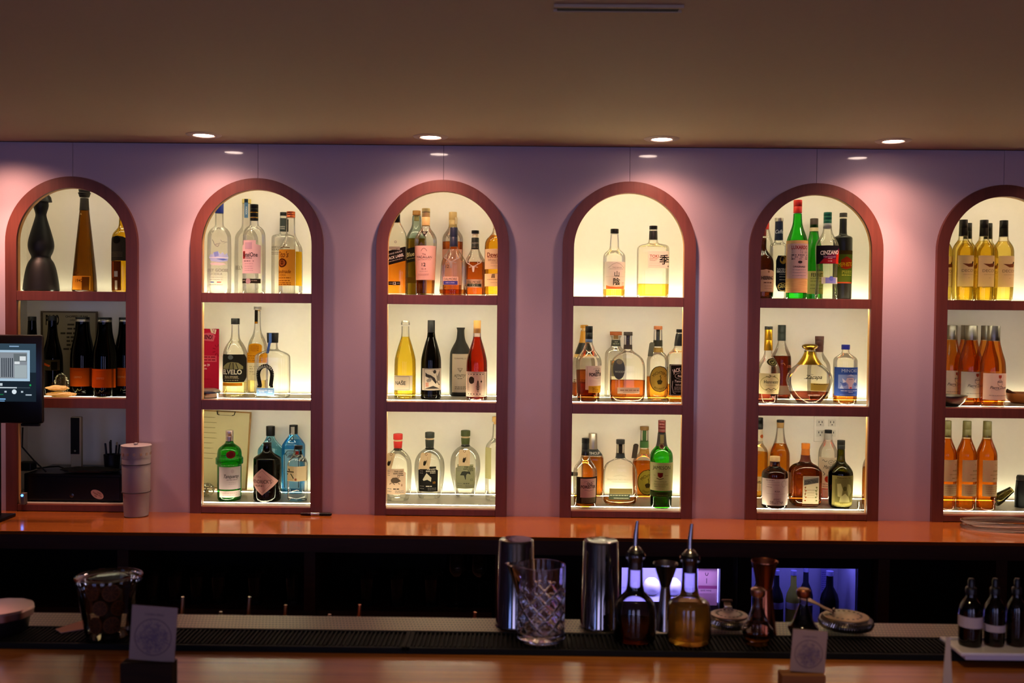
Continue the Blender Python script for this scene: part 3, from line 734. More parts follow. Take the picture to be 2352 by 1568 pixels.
b = k.B('gin_bottle', 'bright green gin bottle with ringed shoulder and pale label', 543, 1300, [(1285, 296), (1230, 304), (845, 306), (812, 308), (806, 345), (800, 348), (738, 348), (730, 345), (722, 312), (660, 306), (610, 280), (575, 190), (545, 104), (500, 92)], smooth_it=2).glass(clear('#27b02e', '#064d0c', .8))
b.cap(380, 528, 100, 96, mat=metal('#b7a2a0', .35), ribs=1).label(446, 832, 696, 1116, '#cdb6bc', [('t', 'Tanqueray', 590, 948, 46, '#3a3034', {'w': 200, 'shear': .4}), ('g', 525, 665, [995], 10, '#9a868c'), ('g', 550, 640, [1030, 1050], 7, '#b39ea4'), ('e', 598, 885, 22, 26, '#bda5ab')], trans=.3).label(452, 1136, 696, 1218, '#cdb6b4', [('g', 470, 660, [1165, 1190], 8, '#b08c90')], name='lower_label', trans=.3)
b.label(545, 625, 650, 722, '#6b1a20', [('e', 597, 673, 34, 32, '#571218')], name='seal', shape='ellipse', k=2)
for cx, top, cb, name in ((1070, 325, 450, 'pale blue gin bottle with lowered liquid behind the dark apothecary bottle'), (1366, 310, 425, 'bright blue gin bottle filled to its shoulder')):
    L = cx - 1070; dy = top - 325
    b = k.B('gin_bottle', name, cx, .21, [(1190, 290), (700, 296), (640, 300), (600, 280), (540, 180), (480, 110), (440, 96), (340, 94)] if not L else [(1190, 270), (640, 280), (570, 280), (535, 240), (480, 170), (440, 110), (420, 96), (330, 94)], sec=(.8, 5)).glass(clear('#a9dcea', '#3c8cb0', .8) if not L else clear('#a4e0fa', '#3c94cc', .8))
    if L: b.liquid(505, liq('#a8e0fa', '#4ca4e0'))
    b.cap(top, cb, 112 if not L else 108, mat=BLK)
    b.label(cx - 108, 610, cx + 108, 1110, '#b4d6e4', [('l', [(cx - 92, 1100), (cx - 92, 680), (cx - 50, 630), (cx + 50, 630), (cx + 92, 680), (cx + 92, 1100)], 8, '#2a2c30'), ('t', 'BOMBAY', cx - 5, 660, 32, INK, {'w': 150, 'arc': 110, 'bold': .02}), ('p', [(cx - 60, 715), (cx - 30, 680), (cx, 670), (cx + 30, 680), (cx + 60, 715)], '#5c6a78')], trans=.6, shape='notch')
    b.label(cx - 26, top + 145, cx + 26, top + 195, None, [('e', cx, top + 165, 22, 26, '#34404a'), ('e', cx, top + 165, 12, 15, '#9ab8c4')], name='crest_print', k=2)
    if L: b.label(cx - 26, 330, cx + 24, 430, '#c3b9b0', [], name='tax_strip', k=12)
b = k.B('gin_bottle', 'squat near-black apothecary gin bottle with pink diamond label', 1030, 1310, [(1290, 340), (1250, 352), (760, 352), (730, 346), (700, 250), (660, 130), (600, 104), (540, 100)]).glass(clear('#231d16', '#0a0806', .6))
b.cap(535, 612, 107, 100, mat=BLK).label(855, 845, 1190, 1184, '#b98a84', [('l', [(1022, 872), (1165, 1013), (1022, 1156), (880, 1013)], 3, '#6b4a48', True), ('t', "HENDRICK'S", 1000, 1012, 46, '#4c3432', {'w': 285}), ('t', 'GIN', 975, 1066, 24, '#4c3432', {'w': 90}), ('g', 905, 945, [1066], 6, '#6b4a48'), ('g', 1010, 1050, [1066], 6, '#6b4a48'), ('t', 'the', 985, 950, 30, '#8d625e', {'shear': .3})], shape='diamond', trans=.1)
b = k.B('gin_bottle', 'six-sided clear gin bottle with cream wrap label and small black cap', 1420, 1300, [(1285, 270), (830, 278), (790, 262), (740, 210), (700, 130), (650, 96), (600, 94)], sec=(1, 'hex'), n=44).glass(clear('#f0f0ea', '#84847c', .9))
b.cap(575, 622, 102, mat=BLK, cx=1432).label(1404, 640, 1444, 684, '#8a2c24', [], name='red_seal', k=2).label(1452, 640, 1490, 684, '#26241f', [], name='black_seal', k=2)
b.label(1278, 828, 1552, 1016, '#d3b98c', [('r', 1400, 828, 1552, 1016, '#dfc8a0'), ('t', '六', 1336, 920, 130, INK, {'bold': .0}), ('g', 1290, 1390, [888, 1000], 6, '#b89c70'), ('r', 1412, 978, 1440, 1006, '#9c4a30')])
# ===== third niche
k = K(860, 400, 5.227, V1)
b = k.B('whisky_bottle', 'square whisky bottle with slanted black label and orange whisky, cut by the frame', 265, .09, [(1420, 236), (780, 236), (720, 220), (640, 150), (580, 84), (500, 76)], sec=(.95, 7)).glass(CLD).liquid(1010, liq('#ea8a26', '#8a3c04'))
b.cap(480, 580, 82, mat=BLK).label(130, 905, 384, 1075, '#231f1e', [('t', 'JOHNNIE WALKER', 255, 948, 22, '#d8d0c4', {'w': 180}), ('t', 'BLACK LABEL', 258, 996, 34, '#e6dfd2', {'w': 215, 'bold': .02}), ('g', 160, 350, [1038], 8, '#a09488')], tilt=.27).label(190, 876, 320, 915, '#a89c90', [], name='upper_label').label(186, 1290, 325, 1334, '#231f1e', [('t', '12', 258, 1312, 32, '#e6dfd2', {'bold': .02}), ('g', 198, 234, [1312], 14, '#6b635c'), ('g', 284, 318, [1312], 14, '#6b635c')], name='age_label').label(250, 800, 285, 838, None, [('e', 266, 820, 15, 15, '#9c9488'), ('e', 266, 820, 9, 9, '#d8d0bc')], name='crest_print')
b = k.B('whisky_bottle', 'blue-green glass whisky bottle with cork top between two whiskies', 503, .19, [(1418, 240), (780, 236), (720, 200), (650, 130), (600, 106), (540, 108), (500, 96)], sec=(.95, 6)).glass(clear('#cfe6dc', '#3c9c98', .8)).liquid(776, liq('#d09a3c', '#6e7a48'))
b.cap(438, 492, 98, mat=solid('#9c6c34', .6)).cap(492, 560, 60, mat=CORK, name='stopper').label(385, 880, 620, 1050, '#2a2620', [('t', 'Blue', 446, 955, 52, '#cdb98a', {'w': 90}), ('g', 400, 560, [1010], 8, '#8a7a54')], tilt=.2).label(390, 1240, 615, 1310, '#5c4416', [], name='age_label')
b = k.B('whisky_bottle', 'whisky bottle with pale pink label, the number 12 and a beige capsule', 615, .07, [(1425, 214), (1270, 226), (900, 258), (820, 266), (760, 258), (700, 190), (650, 106), (600, 94)]).glass(CLD).liquid(868, WHISK)
b.cap(410, 620, 98, mat=solid('#c3a46a', .4), ribs=1).cap(452, 460, 99, mat=solid('#2c2418', .4), name='cap_ring').label(484, 865, 745, 1272, '#ecc3ba', [('l', [(570, 930), (585, 905), (605, 895), (625, 905), (640, 930)], 6, '#8a6a64'), ('t', 'The', 606, 965, 20, '#6b4a48'), ('t', 'MACALLAN', 606, 999, 30, '#3a2c2a', {'w': 190}), ('g', 520, 690, [1028], 7, '#c09088'), ('t', '12', 602, 1088, 42, '#2c2222'), ('g', 575, 630, [1140], 18, '#b08a84'), ('g', 555, 650, [1168], 8, '#c9a39c'), ('g', 530, 665, [1200, 1212], 6, '#cba59e')])
b.label(568, 692, 652, 772, None, [('p', [(570, 692), (650, 692), (610, 760)], '#2c2724'), ('t', '12', 608, 710, 22, '#d8cdb8')], name='neck_print').label(540, 820, 610, 862, None, [('p', [(545, 860), (575, 822), (608, 858)], '#4c443e')], name='neck_print')
b = k.B('whisky_bottle', 'whisky bottle with tall beige capsule behind the stag bottle with navy capsule', 938, .20, [(1418, 230), (900, 246), (810, 250), (740, 240), (680, 150), (640, 104), (600, 94)]).glass(CLD).liquid(812, liq('#d67a34', '#7a3208'))
b.cap(455, 645, 96, mat=solid('#bf9f66', .4), ribs=1).label(820, 905, 1050, 1330, '#d8a898', [('t', '12', 890, 1110, 40, '#4c3836')]).label(868, 720, 915, 790, None, [('l', [(872, 730), (905, 780), (915, 730)], 5, '#5c5048'), ('t', '12', 900, 748, 20, '#5c5048')], name='neck_print').label(962, 520, 986, 600, '#e3d2b0', [], name='tax_strip', k=15)
STAG = lambda cx, cy, q, c: [('p', [(cx - 20 * q, cy + 18 * q), (cx + 20 * q, cy + 18 * q), (cx + 15 * q, cy + 70 * q), (cx + 9 * q, cy + 104 * q), (cx - 9 * q, cy + 104 * q), (cx - 15 * q, cy + 70 * q)], c)] + [z for g in (-1, 1) for z in (
    ('l', [(cx + g * 18 * q, cy + 20 * q), (cx + g * 60 * q, cy - 5 * q), (cx + g * 105 * q, cy - 30 * q), (cx + g * 125 * q, cy - 75 * q)], 11 * q, c), ('l', [(cx + g * 62 * q, cy - 5 * q), (cx + g * 58 * q, cy - 60 * q)], 9 * q, c), ('l', [(cx + g * 95 * q, cy - 25 * q), (cx + g * 98 * q, cy - 80 * q)], 9 * q, c), ('l', [(cx + g * 24 * q, cy + 30 * q), (cx + g * 62 * q, cy + 38 * q)], 8 * q, c))]
ST = solid('#6b605a', .5)
b = k.B('whisky_bottle', 'almost empty whisky bottle with stag emblem and navy capsule', 950, .07, [(1425, 330), (1390, 340), (1330, 322), (1150, 308), (1040, 290), (980, 220), (920, 130), (870, 96), (820, 92)]).glass(CL).liquid(1386, liq('#d88a3c'))
b.cap(640, 868, 92, 98, mat=solid('#1b2036', .4), ribs=1).label(808, 960, 1092, 1160, None, STAG(930, 1030, 1.0, ST), name='stag_emblem', off=.0015)
b.label(835, 1235, 1016, 1330, '#d9b8a8', [('t', 'DALMORE', 925, 1262, 30, '#33292a', {'w': 162, 'bold': .01}), ('r', 835, 1285, 1016, 1330, '#44448c'), ('t', 'AGED 12 YEARS', 925, 1306, 14, '#b9b4d8', {'w': 110})])
b = k.B('whisky_bottle', 'whisky bottle with stag emblem half full of dark amber and black neck sleeve', 1207, .155, [(1420, 258), (1380, 262), (1100, 254), (1030, 240), (960, 150), (900, 96), (860, 90)]).glass(CLD).liquid(1056, AMBD)
b.cap(675, 712, 90, mat=BLK).cap(712, 770, 70, mat=solid('#cfc0a0', .5), name='stopper').cap(762, 900, 88, 96, mat=solid('#22241f', .4), name='neck_sleeve', ribs=1).label(1160, 815, 1250, 890, None, [('t', 'DALMORE', 1205, 828, 16, '#b8b09c', {'w': 74}), ('t', 'AGED 15', 1205, 880, 12, '#8d8674', {'w': 56})], name='neck_print', k=30)
b.label(1100, 1040, 1320, 1190, None, STAG(1190, 1090, .85, solid('#c0b0a8', .4)), name='stag_emblem', off=.0015).label(1112, 1265, 1300, 1362, '#c9a48c', [('t', 'DALMORE', 1200, 1298, 30, '#33292a', {'w': 160, 'bold': .01}), ('r', 1116, 1318, 1294, 1350, '#2c3028'), ('t', '15', 1198, 1333, 26, '#cfc8b4'), ('g', 1140, 1180, [1333], 8, '#8a8674'), ('g', 1220, 1260, [1333], 8, '#8a8674')])
b = k.B('whisky_bottle', 'bottle of bright yellow whisky with cream labels, cut by the frame', 1475, .08, [(1425, 300), (1390, 312), (860, 308), (790, 280), (740, 180), (700, 120), (640, 104), (600, 100)]).glass(CLD).liquid(735, liq('#f0b428', '#b06c04'))
b.cap(560, 655, 112, mat=solid('#e3d8c0', .4)).label(1330, 905, 1620, 1145, '#ecd6b4', [('t', "Dewar's", 1455, 972, 52, '#6b1c14', {'w': 220}), ('g', 1350, 1600, [1006], 7, '#9c5a48'), ('t', 'White Label', 1455, 1036, 34, '#8d6a54', {'w': 200}), ('g', 1400, 1560, [1064, 1078, 1108], 6, '#c0a488')]).label(1330, 1200, 1620, 1350, '#f0dcb8', [('p', [(1405, 1250), (1415, 1205), (1450, 1200), (1455, 1250)], '#8d7a5c'), ('g', 1345, 1600, [1268], 8, '#b09a78'), ('g', 1400, 1580, [1306], 6, '#c4b08c')], name='lower_label')
k = K(860, 680, 5.806, V2)
WINE = lambda base, w, nw, top: [(base - 20, w), (base - 480, w), (base - 560, w * .93), (base - 680, w * .70), (base - 780, w * .48), (base - 830, nw), (top + 30, nw * .95)]
b = k.B('wine_bottle', 'bottle of yellow sparkling wine with plain cream label', 410, .13, WINE(1365, 288, 108, 370)).glass(clear('#fbf9ea', '#b8b06c')).liquid(542, liq('#f4d648', '#c89c1c'))
b.cap(350, 385, 120, mat=CL, name='glass_lip').cap(327, 352, 108, mat=metal('#cfc8b4', .3), name='crown_cap').label(268, 1050, 518, 1248, '#efdcc8', [('l', [(284, 1062), (505, 1062), (505, 1240), (284, 1240)], 3, '#4c3a30', True), ('t', 'NAŠE', 380, 1148, 50, '#38302e', {'w': 155})])
b = k.B('wine_bottle', 'dark red wine bottle with winged bird on its square label', 755, .14, WINE(1355, 272, 98, 370)).glass(clear('#15130f', '#080706', .6))
b.cap(320, 482, 96, 100, mat=solid('#141212', .45)).ring(486, 545, clear('#6b6a14', '#2c2c08', .5), name='neck_glass').label(648, 957, 895, 1245, '#cdb8a4', [('l', [(656, 966), (886, 966), (886, 1236), (656, 1236)], 5, '#4c4240', True), ('p', [(675, 1008), (700, 1030), (750, 1045), (800, 1080), (830, 1140), (815, 1160), (760, 1095), (690, 1058), (676, 1062)], '#3c3432'), ('e', 800, 1000, 22, 24, '#3c3432'), ('p', [(770, 995), (756, 990), (780, 985)], '#3c3432'), ('p', [(815, 1000), (835, 1060), (870, 1000), (885, 985), (885, 1120), (835, 1120)], '#857870'), ('l', [(830, 1120), (870, 1175), (885, 1160)], 10, '#4c4240'), ('p', [(690, 1110), (740, 1075), (770, 1090), (745, 1130), (700, 1140)], '#8d8078'), ('p', [(665, 1225), (780, 1186), (880, 1225)], '#3c3432'), ('l', [(688, 1140), (688, 1200)], 7, '#c25a38'), ('l', [(712, 1140), (712, 1200)], 7, '#c25a38'), ('l', [(680, 1160), (720, 1160)], 6, '#c25a38'), ('l', [(680, 1185), (720, 1185)], 6, '#c25a38')], trans=.15)
b = k.B('wine_bottle', 'matt black flagon-shaped bottle with tall beige label behind the red wine', 1148, .19, [(1345, 278), (1300, 292), (800, 290), (730, 270), (660, 200), (600, 130), (540, 104), (450, 92), (430, 110), (418, 112)]).glass(solid('#1d1b17', .6))
b.label(1045, 765, 1262, 1272, '#b7a48e', [('t', 'SCHRAMMEL 2.0', 1150, 824, 18, '#3a332c', {'w': 160, 'bold': .02}), ('l', [(1117, 955), (1180, 955), (1150, 1006)], 4, '#3a332c', True), ('l', [(1135, 965), (1152, 990), (1160, 970)], 4, '#3a332c'), ('t', 'A[TNT]Y', 1148, 1050, 34, '#4c443a', {'w': 155}), ('g', 1115, 1185, [1090], 9, '#6b6050'), ('g', 1080, 1235, [1200, 1224], 10, '#6b6050')], trans=.05)
b = k.B('wine_bottle', 'bottle of red wine sealed in tan wax with moon and tree label', 1366, .11, WINE(1385, 280, 104, 400)).glass(clear('#f4e4da', '#6b2418')).liquid(542, liq('#bc2e14', '#4a0602'))
b.cap(322, 492, 98, mat=solid('#b98648', .6)).label(1222, 1000, 1498, 1330, '#e6cfb8', [('l', [(1234, 1012), (1486, 1012), (1486, 1318), (1234, 1318)], 4, '#3c2c24', True), ('p', circ(1306, 1112, 42, 48, 20, 45, 315) + circ(1322, 1112, 32, 36, 16, 310, 50), '#33261f'), ('p', [(1332, 1085), (1337, 1104), (1350, 1110), (1337, 1116), (1332, 1138), (1327, 1116), (1314, 1110), (1327, 1104)], '#33261f'), ('p', [(1440, 1100), (1445, 1120), (1455, 1128), (1445, 1136), (1440, 1156), (1435, 1136), (1425, 1128), (1435, 1120)], '#33261f'), ('l', [(1396, 1270), (1394, 1110)], 8, '#33261f')] + [('l', [(1394 - q, 1130 + j * 20 + 8), (1394, 1122 + j * 20), (1394 + q, 1130 + j * 20 + 8)], 8, '#33261f') for j, q in enumerate((10, 16, 20, 24, 22, 16))] + [('p', [(1250 + j * 40, 1300), (1262 + j * 40, 1284), (1274 + j * 40, 1300)], '#33261f') for j in range(5)] + [('p', [(1250 + j * 40, 1028), (1262 + j * 40, 1044), (1274 + j * 40, 1028)], '#4c3c30') for j in range(6)] + [('g', 1240, 1252, [1090 + 14 * j for j in range(12)], 6, '#4c3c30'), ('g', 1258, 1276, [1160 + 14 * j for j in range(8)], 5, '#5c4c40')], trans=.5)
k = K(860, 920, 5.6, V3)
LE = [(300, 1300, 428, 605, 355, 300, '#b3231c', '#d0b098', 'clear round bottle with red wax top and paper tag', (165, 850, 420, 1178), '8', INK, (185, 645, 290, 845, -48)), (708, 1275, 408, 592, 385, 290, '#262a22', '#1f1d1b', 'clear round bottle with black wax top and black label', (582, 818, 828, 1142), '10', '#d8cdb8', (615, 640, 752, 848, -30)), (1168, 1243, 385, 555, 384, 250, '#3c4418', '#8d8a6c', 'clear round bottle with olive wax top and grey-green label', (1056, 792, 1298, 1105), '12', '#33332a', (1098, 600, 1240, 806, -4))]
for cx, base, ct, cbm, w, wb, capc, labc, nm, (lx0, ly0, lx1, ly1), num, ink, (tx0, ty0, tx1, ty1, sk) in LE:
    h = base - cbm
    b = k.B('mezcal_bottle', nm, cx, base, [(base - 15, wb * .97), (base - 110, wb * 1.12), (base - .44 * h, w * .99), (base - .62 * h, w * 1.02), (base - .78 * h, w * .95), (base - .90 * h, w * .66), (base - .96 * h, 126), (cbm + 10, 104), (cbm - 20, 100)]).glass(CL)
    b.cap(ct, ct + 68, 122, mat=solid(capc, .45), dome=.15).cap(ct + 66, ct + 96, 104, mat=solid('#c2a880', .6), name='stopper').cap(ct + 90, cbm, 116, 106, mat=solid(capc, .45), name='wax_seal').cap(cbm + 14, cbm + 32, 112, mat=solid('#2a2a24', .8), name='cord', ribs=2)
    mx = (lx0 + lx1) / 2; W_ = lx1 - lx0; H_ = ly1 - ly0
    b.label(lx0, ly0, lx1, ly1, labc, [('t', 'THE LOST', mx + W_ * .18, ly0 + H_ * .10, 17, ink, {'w': 118, 'bold': .03}), ('t', 'EXPLORER', mx + W_ * .16, ly0 + H_ * .18, 17, ink, {'w': 124, 'bold': .03}), ('g', mx + W_ * .12, mx + W_ * .42, [ly0 + H_ * .25], 8, ink), ('g', lx0 + 16, lx0 + 60, [ly0 + H_ * .1, ly0 + H_ * .18, ly0 + H_ * .26], 7, GREY), ('t', num, mx + W_ * .33, ly0 + H_ * .63, 30, '#c8862c' if num == '10' else '#8a5a48' if num == '8' else '#5c5c4c'), ('g', mx - 25, mx + 50, [ly0 + H_ * .78], 12, ink if num != '12' else '#5c5c4c'), ('g', lx0 + 14, lx0 + 80, [ly0 + H_ * .78, ly0 + H_ * .88], 8, GREY), ('g', mx, lx1 - 14, [ly0 + H_ * .86, ly0 + H_ * .92], 8, GREY)] +
        {'8': [('p', [(235, 990), (262, 962), (310, 958), (345, 985), (365, 1005), (345, 1015), (315, 1030), (260, 1030), (240, 1020)], '#57483c'), ('l', [(215, 1050), (245, 1030)], 8, '#57483c'), ('l', [(330, 1030), (350, 1045)], 8, '#57483c'), ('l', [(262, 1030), (290, 1050)], 8, '#57483c'), ('l', [(330, 975), (350, 940)], 5, '#57483c'), ('l', [(322, 965), (325, 935)], 5, '#57483c')],
         '10': [('p', [(640, 985), (672, 930), (690, 900), (715, 925), (750, 960), (720, 970), (745, 1010), (700, 985), (650, 1000)], '#c9bda4')],
         '12': [('p', [(1110, 930), (1135, 880), (1165, 875), (1180, 910), (1200, 880), (1235, 880), (1245, 920), (1205, 905), (1188, 925), (1182, 985), (1176, 985), (1160, 930)], '#3c3c34')]}[num], shape='notch', trans=.35 if num != '10' else .05)
    cx_t = (tx0 + tx1) / 2 + sk / 2
    b.tag(tx0, ty0, tx1, ty1, '#cbb08c', [('e', (tx0 + tx1) / 2, ty0 + 20, 15, 15, '#7a5030'), ('e', (tx0 + tx1) / 2, ty0 + 20, 8, 8, '#e6d8b8'), ('p', [(cx_t - 20, ty0 + 120), (cx_t - 5, ty0 + 95), (cx_t, ty0 + 110), (cx_t + 22, ty0 + 92), (cx_t + 18, ty0 + 130), (cx_t, ty0 + 165), (cx_t - 22, ty0 + 160), (cx_t - 4, ty0 + 140)], '#2c261e'), ('g', cx_t + 28, cx_t + 36, [ty0 + 60 + 10 * j for j in range(11)], 4, '#8d7454')], skew=sk)
b = k.B('spirit_bottle', 'clear bottle with cork top and pale side label, cut by the frame', 1568, 1292, [(1275, 272), (1240, 284), (640, 292), (570, 270), (520, 190), (480, 108), (300, 96)]).glass(CL)
b.cap(205, 268, 118, mat=CORK).cap(262, 300, 80, mat=CORK, name='stopper').label(1424, 590, 1506, 988, '#d2ca94', [], name='side_label', trans=.6)
# ===== fourth niche
k = K(1280, 400, 5.227, V1)
b = k.B('whisky_bottle', 'clear whisky bottle with mountain label and orange stripe, nearly empty', 683, .10, [(1460, 262), (1010, 268), (960, 250), (925, 180), (900, 112), (800, 106), (720, 92)]).glass(CL).liquid(1382, YEL)
b.cap(657, 712, 98, mat=BLK).label(565, 1055, 808, 1380, '#dccfc6', [('l', [(595, 1130), (650, 1085), (695, 1066), (745, 1085), (798, 1130)], 4, '#9c8f88'), ('t', 'THE SAN-IN', 702, 1124, 14, '#8a7d76', {'w': 116}), ('g', 610, 785, [1142], 6, '#b0a39a'), ('r', 565, 1232, 808, 1235, '#c0b0a6'), ('t', '山', 700, 1200, 66, INK), ('t', '陰', 698, 1292, 88, INK), ('p', [(566, 1335), (620, 1350), (690, 1356), (750, 1350), (808, 1338), (808, 1380), (566, 1380)], '#e07a3c'), ('l', [(765, 1305), (808, 1305)], 4, '#dc8060'), ('l', [(776, 1305), (776, 1345)], 4, '#dc8060'), ('l', [(800, 1305), (800, 1345)], 4, '#dc8060')])
b = k.B('whisky_bottle', 'square clear whisky bottle with large brushed character, a quarter full', 1148, .09, [(1470, 362), (920, 366), (880, 360), (855, 320), (838, 170), (820, 104), (700, 96), (660, 92)], sec=(.72, 7)).glass(CLD).liquid(1318, YEL)
b.cap(620, 662, 97, mat=BLK).cap(680, 786, 98, 104, mat=solid('#181715', .4), name='neck_sleeve').label(1072, 930, 1330, 1132, '#eadccc', [('t', 'TOKI', 1146, 990, 38, '#a8402c', {'w': 108}), ('t', 'SUNTORY', 1142, 1022, 17, '#a06050', {'w': 100}), ('t', 'WHISKY', 1133, 1042, 15, '#7c5a50', {'w': 80}), ('t', '季', 1266, 1030, 118, INK), ('g', 1090, 1215, [1072, 1100], 4, '#c8b8a8'), ('r', 1304, 1100, 1322, 1120, '#8d8078')])
k = K(1280, 680, 5.806, V2)
b = k.B('champagne_bottle', 'gold and black foil topped bottle behind the whisky with a blue-ringed cap', 355, .20, [(1340, 316), (1000, 316), (840, 290), (760, 240), (680, 180), (600, 120), (470, 92), (450, 88)]).glass(CLD).liquid(1155, AMBD)
b.cap(388, 425, 104, mat=solid('#c08a30', .4), dome=.2).cap(425, 462, 70, mat=solid('#d8b070', .5), name='stopper').ring(465, 620, solid('#b27d20', .35), name='gold_foil').ring(620, 770, solid('#15130f', .4), name='black_foil').ring(770, 812, solid('#c79c58', .4), name='foil_hem').label(196, 1095, 500, 1150, None, [('g', 200, 480, [1108, 1130], 12, '#6b5c48')], name='printed_design')
b = k.B('whisky_bottle', 'whisky bottle with white label, gold lower strip and blue-ringed black cap', 418, .10, [(1375, 300), (1000, 340), (880, 344), (820, 320), (760, 230), (720, 168), (690, 150), (640, 104), (600, 96)]).glass(CLD).liquid(985, liq('#c06a2c', '#54200a'))
b.cap(398, 572, 98, mat=BLK, ribs=1).cap(572, 615, 98, 94, mat=solid('#4c5a7c', .4), name='cap_ring').label(368, 920, 628, 1236, '#e6d4c8', [('l', [(378, 930), (378, 1228)], 4, '#b89a5c'), ('l', [(455, 966), (520, 950), (590, 962)], 3, GREY), ('t', 'OLD', 522, 990, 38, INK, {'w': 70, 'bold': .03}), ('t', 'FORESTER', 508, 1034, 44, INK, {'w': 205, 'bold': .03}), ('l', [(455, 1075), (520, 1090), (590, 1078)], 3, GREY), ('g', 410, 590, [1110, 1125, 1140, 1158], 4, '#b8a69c')]).label(408, 1185, 610, 1276, '#bf952c', [('t', 'No 1', 470, 1212, 20, '#4c3808'), ('g', 445, 540, [1235, 1256], 8, '#6b5010')], name='lower_label', k=4)
b.label(285, 780, 560, 830, None, [('t', 'AS DEPENDABLE', 440, 806, 26, '#ded6c4', {'w': 240})], name='embossed_print')
b = k.B('bourbon_bottle', 'faint clear bottle with wide brown cork top behind the rounded flask', 777, .22, [(1328, 284), (800, 288), (740, 270), (700, 190), (670, 124), (600, 112), (560, 116), (530, 150)]).glass(clear('#fbf9f0', '#b8b29a', .5))
b.cap(472, 520, 162, mat=solid('#a05426', .55)).cap(520, 570, 60, mat=CORK, name='stopper').ring(585, 665, solid('#33362a', .5), name='neck_label').label(720, 595, 836, 655, None, [('t', 'OLD', 776, 606, 14, '#c8c4a8'), ('t', 'ELK RUN', 776, 632, 14, '#c8c4a8', {'w': 80})], name='neck_print', k=5).label(696, 850, 860, 1060, '#8d866c', [], name='back_label', trans=.7)
b = k.B('bourbon_bottle', 'wide rounded bourbon flask half empty with narrow cream strip label', 938, .11, [(1385, 420), (1340, 458), (1250, 468), (960, 468), (880, 440), (820, 380), (770, 260), (730, 130), (690, 108), (530, 106)], sec=(.5, 3.2)).glass(CLD).liquid(1118, liq('#c2662a', '#5c2408'))
b.cap(475, 525, 118, mat=solid('#2a201c', .5)).cap(525, 650, 52, mat=solid('#3c2a20', .6), name='stopper').ring(648, 705, solid('#33241e', .5), name='neck_band').label(795, 1210, 1088, 1290, '#e3c6a8', [('g', 830, 1075, [1246], 14, '#8d6a50'), ('g', 870, 1075, [1272], 6, '#8d6a50')])
b.label(735, 830, 890, 1105, '#5c5a60', [('e', 820, 870, 40, 34, '#8d7c68')], name='back_label', shape='ellipse', trans=.5).label(760, 980, 1100, 1020, None, [('t', 'WOODFORD RESERVE', 925, 1002, 26, '#d8d2c0', {'w': 330})], name='printed_design', k=3)
def michter(k, lb, cx, base, top, capm, neck, oval, body, liqy, word, tagx, labc):
    b = k.B('whiskey_bottle', lb, cx, base, body).glass(CLD).liquid(liqy, AMB)
    b.cap(top, top + 48, 114, mat=capm).cap(top + 48, top + 190, 50, mat=neck, name='stopper').ring(top + 190, top + 272, neck, name='neck_sleeve').label(cx - 56, top + 288, cx + 62, top + 350, '#c49a54', [('l', [(cx - 50, top + 294), (cx + 56, top + 294), (cx + 56, top + 344), (cx - 50, top + 344)], 3, '#6b4c20', True), ('t', '2022', cx + 28, top + 322, 12, '#5c4018')], name='neck_label', k=2)
    ox0, oy0, ox1, oy1 = oval; ox, oy = (ox0 + ox1) / 2, (oy0 + oy1) / 2; w, h = (ox1 - ox0) / 2, (oy1 - oy0) / 2
    b.label(ox0, oy0, ox1, oy1, '#2a2216', [], shape='ellipse', name='oval_border').label(ox0 + 8, oy0 + 8, ox1 - 8, oy1 - 8, labc, [('t', "MICHTER'S", ox, oy - h * .50, 40, '#2a2014', {'w': w * 1.75, 'arc': w * .85, 'bold': .02}), ('p', [(ox - 36, oy + 30), (ox - 20, oy + 15), (ox + 10, oy + 10), (ox + 36, oy + 28), (ox + 20, oy + 70), (ox - 22, oy + 70)], '#3c3018'), ('l', [(ox + 6, oy + 15), (ox + 16, oy - 20), (ox + 2, oy - 36), (ox + 14, oy - 50)], 8, '#3c3018'), ('t', word, ox, oy + h * .74, 26, '#5c4620', {'w': w * 1.2, 'arc': -w * .95})], shape='ellipse', k=2)
    x = tagx
    b.tag(x, top + 215, x + 66, top + 400, '#6b6658' if labc != '#b8a23c' else '#4c4038', skew=-22, gap=-.012)
    return b
michter(k, 'bourbon bottle with tan oval label, copper cap and grey hang tag', 1338, .168, 397, solid('#a0582a', .4), solid('#2a2618', .5), (1225, 922, 1465, 1268), [(1360, 260), (1310, 290), (900, 292), (820, 280), (770, 210), (740, 130), (690, 120), (580, 118), (470, 112), (450, 108)], 1075, 'BOURBON', 1215, '#b88f3e')
b = k.B('whiskey_bottle', 'square whiskey bottle with black label and black neck, cut by the frame', 1640, .07, [(1375, 322), (1340, 330), (820, 330), (770, 310), (720, 200), (670, 160), (640, 160), (520, 132), (490, 112)], sec=(.95, 7)).glass(CLD).liquid(1180, AMB)
b.cap(440, 485, 118, mat=BLK).ring(500, 662, solid('#1a1715', .45), name='neck_label').label(1478, 902, 1810, 1315, '#181614', [('l', [(1490, 912), (1790, 912), (1790, 1305), (1490, 1305)], 4, '#b8b0a4', True), ('t', 'JACK DANIEL', 1650, 968, 52, '#d8d0c4', {'w': 280, 'arc': 330, 'bold': .02}), ('l', circ(1632, 1055, 84, 42), 5, '#b8b0a4', True), ('t', 'No.7', 1632, 1055, 34, '#d8d0c4', {'bold': .02}), ('t', 'Tennessee', 1632, 1122, 34, '#d8d0c4', {'w': 180, 'shear': .2}), ('t', 'WHISKEY', 1632, 1172, 30, '#d8d0c4', {'w': 160, 'bold': .02}), ('g', 1540, 1720, [1202, 1220, 1238, 1262], 8, '#9c948a'), ('l', [(1520, 1120), (1512, 1200), (1530, 1280), (1560, 1285)], 6, '#b8b0a4')], trans=.05)
k = K(1280, 920, 5.6, V3)
